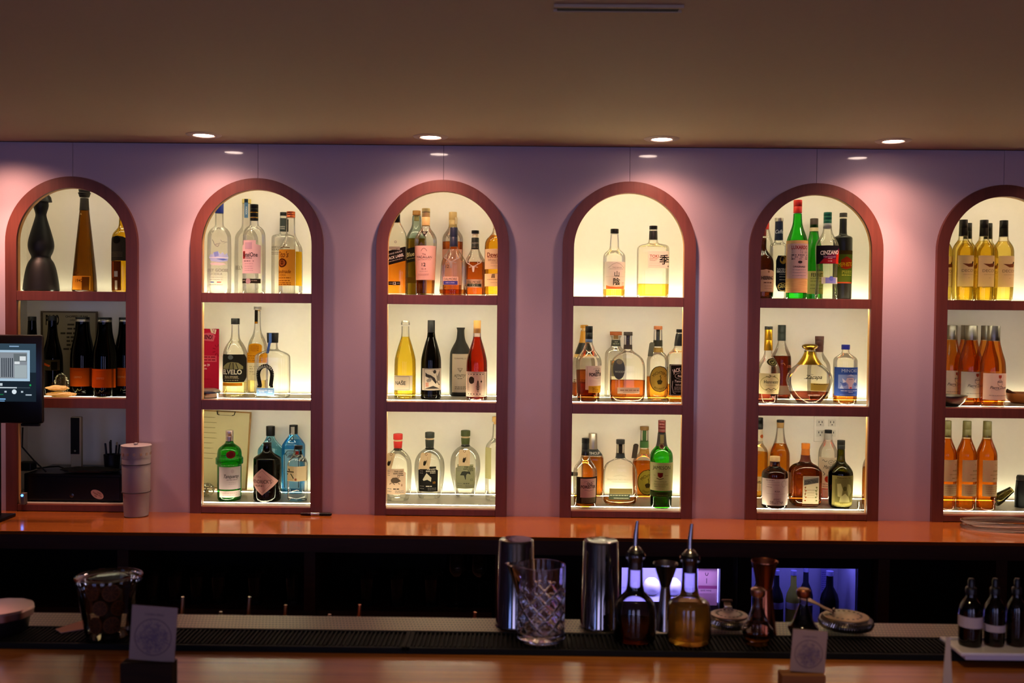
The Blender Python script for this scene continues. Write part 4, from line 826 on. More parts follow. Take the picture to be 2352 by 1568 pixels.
b = k.B('soda_siphon', 'black nozzled bottle mostly hidden behind the frame of the brightest niche', 92, .16, [(1250, 150), (1010, 150), (960, 90), (920, 60)]).glass(solid('#24211f', .4))
b.cap(880, 922, 64, mat=BLK, name='head')
mb = MB(); mb.tube([(0, 0, 0), (.046, 0, -.001)], [.0095, .0075], 14, BLK); mb.build('nozzle', parent=b.root, loc=(.006, 0, b.b.z(k.y(938))), smooth=40)
b = k.B('whisky_bottle', 'small whisky bottle with pink label, black border and black cap', 358, 1395, [(1375, 270), (1330, 280), (1200, 300), (940, 312), (880, 300), (820, 240), (770, 150), (720, 112), (640, 98)]).glass(CLD).liquid(1228, AMB)
b.cap(480, 545, 98, mat=BLK, ribs=3).cap(545, 700, 94, 104, mat=solid('#1a1918', .45), name='neck_sleeve', ribs=1).label(244, 958, 505, 1300, '#2a241f', [('r', 268, 978, 496, 1220, '#d3b6a8'), ('l', [(315, 1020), (385, 1005), (455, 1020)], 4, GREY), ('t', 'OLD', 390, 1042, 34, INK, {'w': 76, 'bold': .03}), ('t', 'FORESTER', 378, 1082, 38, INK, {'w': 205, 'bold': .03}), ('l', [(320, 1120), (385, 1134), (450, 1120)], 4, GREY), ('r', 285, 1222, 490, 1290, '#6b664c'), ('g', 310, 460, [1245, 1268], 14, '#4c4834')], trans=.3)
b = k.B('whiskey_bottle', 'hexagonal shouldered whiskey bottle with silver cup cap behind the small one', 452, .20, [(1275, 272), (1240, 280), (740, 284), (690, 250), (650, 180), (618, 118), (590, 112)], sec=(.95, 4)).glass(CLD).liquid(736, liq('#e8a040', '#9c5408'))
b.cap(418, 618, 108, 122, mat=metal('#b0a69c', .3)).ring(618, 690, solid('#2c3036', .5), name='shoulder_label').label(380, 625, 560, 690, None, [('t', 'TINCUP', 465, 660, 30, '#e0d8cc', {'w': 150, 'bold': .03})], name='shoulder_print', k=6)
b = k.B('bourbon_bottle', 'wide rounded bourbon flask nearly empty with dark green strip label', 808, 1350, [(1340, 380), (1290, 430), (1180, 444), (920, 440), (840, 400), (790, 320), (750, 150), (720, 108), (560, 106)], sec=(.5, 3.2)).glass(CLD).liquid(1248, liq('#d08440', '#7a3c10'))
b.cap(497, 553, 112, mat=solid('#1e1a17', .5)).cap(553, 680, 54, mat=solid('#2a2019', .6), name='stopper').ring(678, 732, solid('#26282a', .5), name='neck_band').label(656, 1182, 928, 1252, '#43493a', [('g', 668, 905, [1198], 12, '#a8a68c'), ('g', 720, 915, [1232], 6, '#c8c4a8')]).label(662, 1110, 955, 1180, '#b8a468', [], name='back_label', trans=.7)
b.label(620, 920, 980, 1040, None, [('t', 'WOODFORD RESERVE', 798, 996, 24, '#c8bea4', {'w': 330}), ('g', 690, 900, [1026], 7, '#c8bea4'), ('l', [(710, 955), (795, 938), (880, 955)], 4, '#c8bea4')], name='printed_design', k=3)
michter(k, 'rye bottle with yellow oval label, green neck sleeve and dark hang tag', 1115, .17, 328, solid('#7c5a2a', .4), solid('#3c6430', .5), (1022, 862, 1250, 1192), [(1285, 270), (1240, 296), (840, 300), (760, 284), (710, 210), (670, 120), (600, 110), (400, 104), (380, 100)], 786, 'STRAIGHT RYE', 966, '#b8a23c')
b = k.B('whiskey_bottle', 'tall green whiskey bottle with cream label and dark red cap', 1338, 1390, [(1375, 268), (1330, 274), (1180, 282), (800, 298), (690, 292), (640, 250), (600, 170), (560, 124), (420, 100), (380, 94)]).glass(clear('#3fbe2c', '#0c5410', .8)).liquid(1140, liq('#4c5c1c', '#1c2c0a'))
b.cap(250, 405, 98, mat=solid('#4c1411', .45), ribs=3).ring(415, 578, solid('#221a17', .45), name='neck_label').label(1308, 430, 1360, 605, None, [('r', 1312, 432, 1356, 540, '#6b5c3c'), ('e', 1328, 575, 32, 34, '#5c4630'), ('e', 1328, 575, 20, 22, '#3c1a16')], name='crest_print', k=6)
b.label(1188, 778, 1488, 1136, '#cdb98c', [('t', 'JAMESON', 1320, 840, 46, '#1f1a14', {'w': 245, 'bold': .04}), ('p', [(1272, 905), (1340, 905), (1338, 950), (1305, 972), (1274, 950)], '#6b1a18'), ('l', [(1258, 975), (1300, 990), (1350, 975)], 8, '#4c3420'), ('g', 1215, 1250, [940], 7, '#9c8a60'), ('g', 1362, 1410, [940], 7, '#9c8a60'), ('t', 'TRIPLE DISTILLED', 1308, 1018, 14, '#6b5c3c', {'w': 170}), ('g', 1220, 1410, [1045, 1060], 6, '#8d7c54'), ('t', 'IRISH WHISKEY', 1305, 1082, 16, '#5c4c30', {'w': 150}), ('g', 1250, 1360, [1112], 6, '#a08e64')], trans=.4).label(1195, 1150, 1480, 1215, '#2c3018', [('g', 1260, 1410, [1192], 10, '#5c6034')], name='lower_label', trans=.1)
# ===== fifth niche
k = K(1700, 400, 5.059, V1)
b = k.B('liqueur_bottle', 'clear red-capped bottle behind the dark brown one at the frame', 285, .20, [(1430, 190), (800, 190), (740, 140), (680, 110), (640, 90)]).glass(CL)
b.cap(555, 642, 88, mat=solid('#a81f14', .4))
b = k.B('liqueur_bottle', 'dark brown bulbous liqueur bottle with cream arched label, cut by the frame', 265, .07, [(1430, 236), (1390, 244), (1040, 244), (970, 220), (920, 140), (880, 76), (840, 66), (760, 72), (740, 60)]).glass(clear('#5c2c0c', '#140802', .9))
b.cap(640, 720, 62, mat=solid('#6b1612', .4)).label(150, 1108, 386, 1366, '#cdb08c', [('t', 'HEERING', 288, 1206, 40, '#33261e', {'w': 150, 'bold': .03}), ('g', 240, 350, [1262], 12, '#6b4c38'), ('e', 298, 1136, 12, 12, '#8d6a48'), ('g', 250, 350, [1300, 1330], 6, '#a88c68')], shape='arch', trans=.15)
b = k.B('sambuca_bottle', 'clear liqueur bottle with black and gold label and navy neck label', 445, .13, [(1430, 200), (850, 200), (815, 190), (795, 110), (770, 92), (548, 86)]).glass(CL)
b.cap(508, 550, 98, mat=metal('#c3beb6', .3)).ring(550, 765, solid('#141c34', .45), name='neck_label').label(396, 600, 486, 700, None, [('t', 'Caffo', 440, 668, 44, '#d8d8dc', {'w': 90, 'shear': .4})], name='neck_print', k=6)
b.label(396, 950, 545, 1362, '#171a22', [('e', 458, 1000, 42, 48, '#a88a38'), ('e', 450, 990, 26, 30, '#171a22'), ('e', 470, 1015, 18, 22, '#c9a848'), ('t', 'SAMBUCA', 462, 1106, 24, '#e0dcd0', {'w': 150, 'bold': .04}), ('t', 'SECOLARE', 462, 1134, 24, '#e0dcd0', {'w': 155, 'bold': .04}), ('g', 415, 520, [1165, 1195, 1228], 7, '#a09c90'), ('e', 455, 1310, 58, 48, '#b3964a'), ('e', 455, 1310, 53, 43, '#171a22'), ('t', 'CAFFO', 455, 1306, 34, '#c9b068', {'w': 105}), ('l', circ(455, 1268, 24, 18, 9, 20, 160), 6, '#c9b068')], shape='octo')
b = k.B('maraschino_bottle', 'bright green liqueur bottle with red capsule, straw wrap and pale label', 660, .07, [(1430, 236), (1300, 238), (800, 238), (760, 232), (700, 190), (620, 130), (560, 104), (460, 96)]).glass(clear('#35c234', '#0a5c12', .8))
b.cap(300, 452, 98, mat=solid('#c3261a', .4), ribs=1)
straw = wood('#b88d50', '#d0a868', .8, (8, 8, 120))
b.ring(775, 1378, straw, name='straw_wrap', off=.0012).label(543, 812, 772, 1215, '#c4a8a0', [('t', 'LUXARDO', 672, 856, 42, '#8d1f18', {'w': 195, 'bold': .02}), ('g', 580, 765, [890, 915], 22, '#8d7c84'), ('g', 575, 765, [945, 968, 990], 14, '#5c5058'), ('e', 672, 1026, 24, 16, '#3c3438'), ('t', 'ORIGINALE', 664, 1078, 20, '#3c3034', {'w': 140}), ('g', 590, 750, [1115, 1145, 1180], 7, '#9c8c90')], off=.0016, trans=.2)
b = k.B('amaro_bottle', 'green amaro bottle with dark cap and beige label, behind the ones beside it', 852, .20, [(1425, 220), (1120, 222), (860, 190), (760, 130), (680, 98), (560, 90)]).glass(clear('#38b838', '#0a5410', .8))
b.cap(515, 622, 92, mat=solid('#33241c', .45)).ring(622, 664, solid('#c9b890', .5), name='neck_band').label(745, 1130, 965, 1392, '#cdb078', [('t', 'FERNET', 872, 1172, 44, '#3c3428', {'w': 150}), ('g', 790, 950, [1216, 1245, 1290, 1330], 8, '#8d7a50')]).label(760, 1100, 960, 1130, None, [('p', [(845, 1128), (870, 1098), (900, 1128)], '#1c2a3c')], name='printed_design')
b = k.B('vermouth_bottle', 'clear waisted vermouth bottle with black and red label, green cap', 1008, .08, [(1430, 250), (1390, 262), (1250, 228), (1060, 244), (900, 268), (830, 266), (780, 232), (720, 150), (670, 104), (600, 92)]).glass(CLD).liquid(1040, liq('#eef0dc', '#a8b494'))
b.cap(443, 572, 92, mat=solid('#155c48', .4), ribs=2).cap(570, 634, 92, mat=solid('#b8b4ac', .5), name='neck_band').label(878, 835, 1142, 1045, '#1c1a20', [('p', [(876, 1045), (960, 960), (1142, 860), (1142, 1045)], '#5c1c3c'), ('p', [(1085, 1045), (1085, 940), (1142, 880), (1142, 1045)], '#c0301c'), ('p', [(890, 1040), (940, 985), (1080, 990), (1085, 1040)], '#8d1f28'), ('t', 'CINZANO', 1008, 915, 46, '#d3cfc8', {'w': 225, 'bold': .03, 'rot': 2}), ('t', 'Vermouth', 1005, 962, 26, '#9c7c94', {'w': 140, 'shear': .3}), ('g', 985, 1030, [985, 1015], 10, '#c8a0a8')], trans=.3)
b.label(925, 1200, 1130, 1275, '#c0b8b4', [('r', 945, 1205, 1075, 1270, '#7c84c4'), ('e', 1010, 1215, 26, 28, '#5c6cc0')], name='lower_label')
b = k.B('absinthe_bottle', 'near-black straight bottle with green and red label by the frame', 1190, .15, [(1430, 210), (760, 214), (730, 206), (712, 110), (695, 82), (520, 80)]).glass(solid('#17160f', .3))
b.cap(450, 500, 86, mat=solid('#241f18', .45)).cap(500, 520, 84, mat=solid('#c8bca0', .5), name='neck_band').label(1090, 890, 1292, 1270, '#4c5a1c', [('r', 1090, 890, 1292, 935, '#3c2c14'), ('p', [(1140, 1000), (1200, 960), (1285, 1000), (1275, 1090), (1195, 1110), (1140, 1090)], '#8d2a14'), ('t', 'MEPHISTO', 1195, 1050, 48, '#c9a018', {'w': 170, 'bold': .03, 'rot': 3}), ('g', 1150, 1270, [1130, 1150, 1175], 9, '#a8a03c'), ('r', 1090, 1255, 1292, 1270, '#b04a28')], trans=.1)
k = K(1700, 690, 6.029, V2)
b = k.B('cognac_bottle', 'cognac bottle with dark green capsule and deep brown spirit behind the gold-necked one', 568, .2, [(1375, 268), (1300, 272), (800, 268), (740, 240), (660, 160), (590, 110), (540, 100)]).glass(CLD).liquid(768, liq('#8d3418', '#2c0a04'))
b.cap(338, 556, 108, 112, mat=solid('#1a2420', .4), ribs=1).label(430, 1170, 690, 1290, '#c9b498', [], name='lower_label').label(560, 870, 700, 930, None, [('t', '1738', 630, 905, 36, '#b87a58', {'shear': .3, 'w': 90}), ('l', [(500, 870), (540, 860), (560, 890)], 6, '#b87a58')], name='printed_design')
b = k.B('cognac_bottle', 'cognac bottle with long gold neck sleeve, round medallion and cream scrolled label', 385, .11, [(1390, 256), (1340, 270), (1180, 312), (990, 318), (930, 310), (860, 250), (790, 150), (740, 112), (680, 104)]).glass(CLD).liquid(1290, liq('#b04a34', '#5c140c'))
b.cap(357, 402, 108, mat=solid('#17140f', .45)).cap(402, 690, 102, 120, mat=metal('#b88a24', .35), name='neck_sleeve', ribs=1).label(340, 795, 480, 898, '#3c3420', [('e', 410, 846, 52, 38, '#8d7c4c'), ('e', 410, 846, 42, 31, '#3c3420'), ('l', [(392, 852), (412, 858), (432, 838)], 8, '#c9b880')], shape='ellipse', name='medallion')
b.label(228, 1000, 560, 1284, '#ead7a4', [('t', 'Hennessy', 412, 1114, 46, '#3c3424', {'w': 215}), ('l', circ(395, 1140, 145, 100, 30), 9, '#b8a468', True), ('l', [(330, 1040), (380, 1055), (395, 1028), (370, 1022)], 8, '#6b6038'), ('l', [(425, 1050), (450, 1030), (455, 1058)], 8, '#4c4424'), ('l', [(330, 1225), (370, 1208), (400, 1228), (440, 1206), (480, 1222)], 9, '#5c5430'), ('g', 335, 480, [1160], 6, '#b8a878'), ('g', 350, 460, [1255], 6, '#b8a878')]).label(370, 1295, 470, 1350, None, [('t', '1765', 420, 1326, 34, '#d8a898', {'w': 90, 'shear': .3})], name='printed_design')
b = k.B('rum_bottle', 'round flattened decanter of rum with flared gold collar and gold stopper', 958, .12, [(1400, 330), (1350, 420), (1260, 540), (1130, 632), (1080, 634), (1000, 590), (930, 470), (885, 340), (820, 240), (750, 160), (700, 130)], sec=(.55, 2.2), smooth_it=2).glass(CLD).liquid(1262, liq('#8d4434', '#4c1c14'))
b.ring(700, 884, GLD, name='gold_collar', off=.0012).cap(690, 712, 150, mat=CL, name='glass_lip').cap(608, 690, 120, 130, mat=GLD, name='stopper_neck')
p = [(0, -.010), (.016, -.0098), (.026, -.006), (.031, .001), (.028, .007), (.018, .0105), (0, .0115)]
MB().lathe(p, 32, metal('#a88430', .25)).build('stopper', parent=b.root, loc=(0, 0, b.b.z(k.y(640))), smooth=50)
b.label(830, 1000, 1100, 1085, None, [('t', 'Zacapa', 970, 1046, 54, '#33291c', {'w': 230, 'shear': .35}), ('t', 'Ron', 950, 1014, 14, '#33291c', {'shear': .3}), ('l', [(840, 1072), (920, 1068), (960, 1078)], 5, '#33291c')], name='printed_design').label(890, 1278, 1080, 1310, None, [('t', 'GRAN RESERVA', 985, 1298, 22, '#c0a498', {'w': 165})], name='lower_print')
b = k.B('rum_bottle', 'clear bottle with dark brown cap standing behind the gold-stoppered decanter', 1090, .2, [(1375, 250), (1300, 300), (1000, 312), (880, 300), (800, 200), (740, 112), (690, 100)]).glass(CL).liquid(1330, liq('#d8b45c'))
b.cap(493, 545, 120, mat=solid('#4c2a22', .45)).cap(545, 712, 118, 108, mat=solid('#45241e', .45), name='neck_sleeve', ribs=1).label(960, 1140, 1210, 1240, '#b8974c', [('g', 980, 1190, [1150], 8, '#4c3818')], name='front_label')
b = k.B('whisky_bottle', 'clear bottle with bright blue patterned label and blue cap', 1454, .11, [(1400, 310), (1360, 322), (860, 322), (800, 310), (760, 200), (730, 110), (700, 96), (660, 92)]).glass(CLD).liquid(1300, AMB)
b.cap(610, 678, 113, mat=solid('#1a1f7c', .4)).label(1296, 918, 1614, 1312, '#3d57a8', [('t', 'MINOKI', 1470, 962, 46, '#c8cce0', {'w': 225, 'bold': .0}), ('p', [(1310, 1020), (1480, 1015), (1600, 1020), (1600, 1210), (1310, 1210)], '#8d9cd0'), ('p', [(1430, 1060), (1520, 1060), (1540, 1110), (1505, 1150), (1500, 1210), (1450, 1210), (1445, 1150), (1410, 1110)], '#d8c0c8'), ('p', [(1365, 1065), (1420, 1110), (1380, 1130)], '#e0d8e4'), ('p', [(1580, 1065), (1530, 1110), (1570, 1130)], '#e0d8e4'), ('p', [(1480, 1012), (1540, 1040), (1420, 1040)], '#c8cce8'), ('e', 1395, 1150, 30, 22, '#5c70bc'), ('e', 1555, 1150, 30, 22, '#5c70bc'), ('p', [(1330, 1210), (1360, 1160), (1390, 1210)], '#c4cae4'), ('p', [(1560, 1210), (1590, 1160), (1610, 1210)], '#c4cae4'), ('l', [(1340, 1120), (1370, 1140)], 8, '#3d57a8'), ('l', [(1450, 1082), (1505, 1082)], 10, '#9c8aa8'), ('r', 1466, 1186, 1492, 1208, '#c0485c'), ('g', 1350, 1590, [1238], 10, '#b0bce0'), ('g', 1450, 1510, [1258], 8, '#b0bce0'), ('g', 1340, 1560, [1290], 6, '#7c8cc8')], trans=.35)
k = K(1700, 930, 5.6, V3)
b = k.B('liqueur_bottle', 'amber liqueur bottle with black cap cut by the frame beside the wood-capped brown one', 232, .22, [(1230, 236), (620, 240), (560, 220), (510, 130), (470, 106), (310, 98)]).glass(CLD).liquid(606, liq('#ecb448', '#a86c0c'))
b.cap(160, 305, 106, mat=BLK, ribs=1).ring(310, 455, solid('#d3c4a4', .6), name='neck_label').label(225, 365, 282, 425, None, [('e', 252, 396, 24, 24, '#c06030')], name='fruit_print', k=6).label(130, 900, 336, 1080, '#d8c49c', [('t', 'Giffard', 230, 970, 36, '#4c4030', {'w': 150, 'shear': .3}), ('e', 265, 1040, 20, 20, '#b8502c')])
b = k.B('liqueur_bottle', 'slender bottle of amber liqueur with cork collar and black cap', 510, .21, [(1150, 248), (640, 250), (580, 230), (500, 160), (400, 112), (300, 92), (270, 88)]).glass(CLD).liquid(500, liq('#e09428', '#9c5404'))
b.cap(190, 222, 94, mat=BLK).cap(222, 292, 92, 84, mat=CORK, name='stopper').label(385, 835, 634, 1120, '#d8c8ac', [])
b = k.B('amaro_bottle', 'squat brown apothecary bottle with pale wood cap and tall white label', 442, 1342, [(1325, 290), (1290, 332), (900, 334), (850, 310), (810, 210), (785, 128), (720, 118)]).glass(clear('#57290c', '#160802', .8))
b.cap(658, 720, 128, mat=solid('#c3a273', .6)).label(277, 925, 610, 1265, '#c8b2ac', [('g', 290, 400, [945], 8, '#7c6460'), ('l', circ(528, 988, 34, 40), 4, '#8d7470', True), ('l', circ(586, 985, 18, 30), 4, '#8d7470', True), ('g', 310, 470, [970, 1000], 6, '#a08a86'), ('g', 300, 375, [1030], 6, '#7c6460'), ('t', 'ROSA', 440, 1082, 22, '#5c4844', {'w': 65}), ('g', 300, 560, [1115], 5, '#b09a94'), ('t', 'AMARO', 436, 1184, 30, '#5c3c38', {'w': 90}), ('t', "DELL'ETNA", 436, 1222, 34, '#5c3c38', {'w': 170})], trans=.2)
b = k.B('orange_liqueur_bottle', 'square amber-brown liqueur bottle with orange cap and illustrated cream label', 835, 1312, [(1300, 320), (1250, 372), (880, 386), (820, 370), (770, 280), (740, 160), (700, 122), (640, 112)], sec=(.85, 5)).glass(clear('#7c3a10', '#2a1004', .8))
b.cap(490, 560, 108, mat=solid('#c8701c', .4)).cap(560, 640, 102, 110, mat=solid('#b4641c', .4), name='neck_sleeve').ring(640, 722, solid('#5c2410', .4), name='neck_band').label(762, 888, 968, 1265, '#c4b294', [('r', 768, 895, 962, 940, '#8d8478'), ('p', [(775, 935), (960, 905), (960, 970), (775, 1005)], '#57504c'), ('t', 'COINTREAU', 868, 956, 40, '#2a2422', {'w': 175, 'rot': 8, 'bold': .02})] + [('e', 865 + q * (72 - 8 * (j % 2)), 1030 + j * 42, 12, 9, c) for j in range(5) for q, c in ((-1, '#8d4c28'), (1, '#6b6a3c'))] + [('l', [(800, 1020), (785, 1060), (800, 1100), (785, 1150)], 5, '#5c5434'), ('l', [(930, 1020), (945, 1060), (930, 1100), (945, 1150)], 5, '#5c5434'), ('r', 815, 1064, 915, 1069, '#8d7c60'), ('g', 820, 910, [1100, 1130, 1160], 6, '#a08c6c'), ('g', 780, 815, [1242], 6, '#8d7c60')], trans=.25)
b = k.B('fruit_liqueur_bottle', 'clear bottle with red fruit label, striped neck and a little red liqueur', 1126, .20, [(1205, 236), (640, 242), (560, 220), (500, 150), (450, 100), (360, 90)]).glass(CL).liquid(1060, liq('#c43418', '#6b0e04'))
b.cap(318, 360, 92, mat=BLK).ring(362, 440, solid('#aaa49a', .5), name='neck_label').cap(402, 412, 98, mat=BLK, name='neck_stripe').cap(428, 440, 98, mat=BLK, name='neck_stripe').label(1006, 660, 1246, 1056, '#d8c8b0', [('l', circ(1132, 718, 34, 26), 4, '#57504a', True), ('t', '1887', 1132, 718, 14, '#57504a'), ('t', 'Mathilde', 1120, 778, 46, '#2c2620', {'w': 160, 'shear': .4}), ('l', [(1020, 700), (1040, 690), (1060, 715), (1085, 700)], 7, '#6b645c'), ('l', [(1170, 715), (1190, 690), (1220, 710)], 7, '#6b645c'), ('l', [(1030, 840), (1060, 870), (1040, 890)], 9, '#6b645c'), ('e', 1100, 935, 44, 44, '#a8301c'), ('e', 1112, 922, 16, 16, '#cc7058'), ('p', [(1070, 885), (1120, 870), (1130, 895)], '#7c8448'), ('g', 1030, 1140, [1000, 1030], 10, '#9c8c78')]).label(1040, 1066, 1140, 1168, '#d3b8a4', [], name='lower_label')
b = k.B('amaro_bottle', 'olive green bottle with engraved olive label by the power outlet', 1291, 1338, [(1325, 250), (1280, 290), (1100, 308), (890, 314), (840, 296), (780, 220), (740, 130), (700, 100), (560, 92)]).glass(clear('#5a5814', '#1c1c04', .8)).liquid(872, liq('#3c3408', '#141004'))
b.cap(450, 565, 98, mat=solid('#15160f', .45), ribs=1).label(1160, 888, 1428, 1285, '#7c7040', [('r', 1172, 930, 1415, 1275, '#6b6238'), ('t', 'PERNOD FILS', 1296, 914, 22, '#3c3418', {'w': 190}), ('p', [(1200, 990), (1245, 985), (1270, 1060), (1255, 1160), (1210, 1150)], '#a89c68'), ('p', [(1330, 990), (1370, 1000), (1395, 1090), (1350, 1160), (1325, 1060)], '#948a58'), ('p', [(1240, 1160), (1300, 1110), (1350, 1160), (1370, 1220), (1230, 1220)], '#b0a470'), ('e', 1296, 1050, 24, 30, '#4c4624'), ('r', 1175, 1225, 1412, 1258, '#8d8048'), ('g', 1250, 1340, [1243], 12, '#4c4220')], trans=.15)
b = k.B('spirit_bottle', 'half full amber bottle cut by the frame behind the small glass of cocktail picks', 1672, .15, [(1230, 196), (900, 200), (760, 190), (690, 130), (640, 104)]).glass(CL).liquid(800, liq('#e09030', '#9c5404'))
b.cap(560, 640, 108, mat=BLK)
# glass of picks
p = VZ(k.x(1535), k.y(1345), V3); gr = empty('pick_glass', (p.x + .004, .050, V3), 'small clear glass holding brown cocktail picks on the lowest shelf', 'glass')
MB().lathe([(0, .001), (.016, 0), (.019, .001), (.021, .036), (.0198, .036), (.0178, .004), (0, .0035)], 28, CL).build('glass_bowl', parent=gr, smooth=40)
for j in range(7):
    a = j * .9; mb = MB(); mb.tube([(.006 * math.cos(a), .006 * math.sin(a), .0045), (.014 * math.cos(a) + .004, .012 * math.sin(a), .042 + .003 * (j % 3))], .0009, 5, solid('#6b3c1c', .6)); mb.build('pick', parent=gr, smooth=0)
# outlet on the back panel
P0, P1 = V(k.x(948), k.y(132), ND), V(k.x(1258), k.y(470), ND); ow, oh = P1.x - P0.x, P0.z - P1.z
ol = empty('power_outlet', ((P0.x + P1.x) / 2, ND - .0005, (P0.z + P1.z) / 2), 'double white power outlet on the back of the niche, above the bottles', 'outlet')
mb = MB(); mb.box((-ow / 2, -.006, -oh / 2), (ow / 2, 0, oh / 2), M_CREAM, .002); mb.build('cover_plate', parent=ol, smooth=0)
for qx in (-.25, .22):
    for qz in (.22, -.18):
        mb = MB(); mb.box((qx * ow - .016, -.0085, qz * oh - .0135), (qx * ow + .016, -.0061, qz * oh + .0135), solid('#ddd6c6', .4), .001)
        for dx in (-.0065, .0065): mb.box((qx * ow + dx - .0012, -.0095, qz * oh), (qx * ow + dx + .0012, -.0084, qz * oh + .008), M_BLACK)
        mb.lathe([(0, -.0095), (.0022, -.0095), (.0022, -.0084), (0, -.0084)], 12, M_BLACK, M=Matrix.Translation((qx * ow, 0, qz * oh - .007)) @ Matrix.Rotation(math.radians(90), 4, 'X') @ Matrix.Translation((0, 0, .018)))
        mb.build('socket', parent=ol, smooth=0)
# ===== sixth niche
k = K(2120, 400, 5.228, V1)
b = k.B('wine_bottle', 'white wine bottle with a duck on its cream label, second from the frame', 477, .07, [(1490, 222), (1380, 238), (960, 240), (890, 232), (840, 190), (800, 130), (770, 104), (600, 96)]).glass(clear('#faf6dc', '#b09a48')).liquid(800, liq('#eed878', '#a88a1c'))
b.cap(547, 742, 95, 100, mat=solid('#171410', .4), ribs=1)
DUCK = [('p', [(430, 1076), (500, 1080), (545, 1072), (555, 1052), (570, 1046), (582, 1058), (575, 1068), (575, 1095), (560, 1115), (500, 1117), (470, 1100)], '#7c4a2c'), ('p', [(548, 1072), (556, 1050), (570, 1046), (584, 1064), (572, 1066), (568, 1082)], '#33281c')]
b.label(386, 980, 640, 1350, '#ecd8b0', DUCK + [('t', 'DECOY', 508, 1160, 34, '#a08c6c', {'w': 170}), ('g', 440, 595, [1206], 5, '#c4ac84'), ('g', 498, 520, [1246], 5, '#c4ac84')], trans=.55)
dec = b.root
for cx, Yr, lb in ((725, .07, 'white wine bottle with a duck label, third from the frame'), (962, .08, 'white wine bottle with a duck label, farthest from the frame'), (228, .13, 'white wine bottle with a duck label, mostly cut off by the frame'), (530, .20, 'white wine bottle behind the second duck-label bottle, only its dark cap clear'), (775, .20, 'white wine bottle behind the third duck-label bottle, only its dark cap clear')):
    c = copy_tree(dec); q = V(k.x(cx), k.y(1020), Yr); c.location = (q.x, Yr, V1); c['label'] = lb; c['group'] = 'white wine bottles with duck labels'
dec['group'] = 'white wine bottles with duck labels'
k = K(2120, 690, 6.03, V2)
b = k.B('rose_wine_bottle', 'rosé bottle with pewter capsule beside the copper bowl', 968, .06, [(1410, 318), (1350, 332), (1000, 334), (930, 328), (830, 310), (720, 240), (620, 190), (560, 168), (400, 158)]).glass(clear('#fdf0dc', '#c07c3c')).liquid(566, liq('#f0a648', '#b8580c'))
b.cap(350, 556, 164, 166, mat=metal('#9c948a', .4)).label(812, 1000, 1146, 1364, '#e8dcc8', [('p', [(968, 1024), (1010, 1024), (1010, 1055), (990, 1074), (968, 1055)], '#a84a38'), ('l', [(955, 1110), (990, 1085), (1022, 1110), (1022, 1150), (990, 1180), (958, 1150)], 5, '#8d857c', True), ('l', [(955, 1115), (1025, 1115)], 8, '#6b645c'), ('t', 'Pierre Duret', 985, 1192, 40, '#6b645c', {'w': 250, 'shear': .4}), ('l', [(900, 1200), (940, 1230), (990, 1215)], 4, '#8d857c'), ('g', 850, 1120, [1302], 8, '#a89c8c')], trans=.35)
ros = b.root; ros['group'] = 'rosé wine bottles'
yr = ros.location.y
for cx, Yr, lb in ((660, .15, 'rosé bottle with pewter capsule in the middle of its row of three'), (383, .235, 'rosé bottle with pewter capsule behind the grey metal bowl'), (600, .288, 'rosé bottle behind the middle one, its capsule just showing'), (880, .2, 'rosé bottle behind the one beside the copper bowl, its capsule just showing')):
    c = copy_tree(ros); q = V(k.x(cx), k.y(900), Yr); c.location = (q.x, Yr, V2); c['label'] = lb
def bowl(name, lb, cx, cy, w, h, mat, cat='bowl'):
    p = VZ(k.x(cx), k.y(cy), V2); r = w / 2 / k.k * S(p.y + .05); hh = h / k.k * S(p.y)
    g = empty(name, (p.x, max(r + .006, min(p.y + r * .6, .25)), V2), lb, cat)
    MB().lathe([(0, 0), (r * .55, 0), (r * .6, .002), (r * .86, hh * .45), (r, hh * .95), (r, hh), (r * .97, hh), (r * .83, hh * .48), (r * .55, .004), (0, .003)], 48, mat).build('bowl_body', parent=g, smooth=50); return g, r, hh
g, r, hh = bowl('metal_bowl', 'shallow grey metal bowl at the frame in front of the rosé bottles', 452, 1480, 512, 150, metal('#8d857c', .35))
g, r, hh = bowl('copper_bowl', 'copper bowl holding cinnamon sticks, cut by the picture edge', 1420, 1425, 480, 140, solid('#b4682c', .4))
for j in range(5):
    mb = MB(); mb.tube([(-.004, .0105 * j - .022, hh * .55), (-r * 1.0 + .004 * (j % 3), -.026 + .0125 * j, hh + .010 + .003 * (j % 2))], .004, 8, solid('#5c2f18', .7)); tag(mb.build('cinnamon_stick', loc=g.location, smooth=40), ['cinnamon stick reaching farthest over the rim of the copper bowl', 'second cinnamon stick along the rim of the copper bowl', 'third cinnamon stick along the rim of the copper bowl', 'fourth cinnamon stick along the rim of the copper bowl', 'innermost cinnamon stick in the copper bowl'][j], 'cinnamon stick', 'cinnamon sticks in the copper bowl')
k = K(2120, 930, 5.228, V3)
b = k.B('cognac_bottle', 'cognac bottle with olive capsule, farthest of three from the frame', 762, .11, [(1135, 218), (1090, 234), (640, 235), (570, 232), (500, 180), (440, 130), (400, 106), (340, 98)]).glass(clear('#f8e4c4', '#a05a14')).liquid(412, liq('#d87a1c', '#7c2c02'))
b.cap(192, 388, 95, 102, mat=solid('#5c5228', .45), ribs=1).label(680, 648, 905, 906, '#d8c49c', [('l', [(815, 695), (828, 715), (842, 695)], 5, '#a8946c'), ('t', 'PARK', 828, 776, 22, '#8d7a54', {'w': 80}), ('g', 750, 880, [822], 7, '#a8946c'), ('g', 780, 870, [866], 12, '#a8946c')], trans=.5).label(680, 936, 900, 1078, '#cdb88c', [('g', 700, 870, [965, 990, 1015, 1040], 7, '#b09a6c')], name='lower_label')
par = b.root; par['group'] = 'cognac bottles with olive capsules'; yr = par.location.y
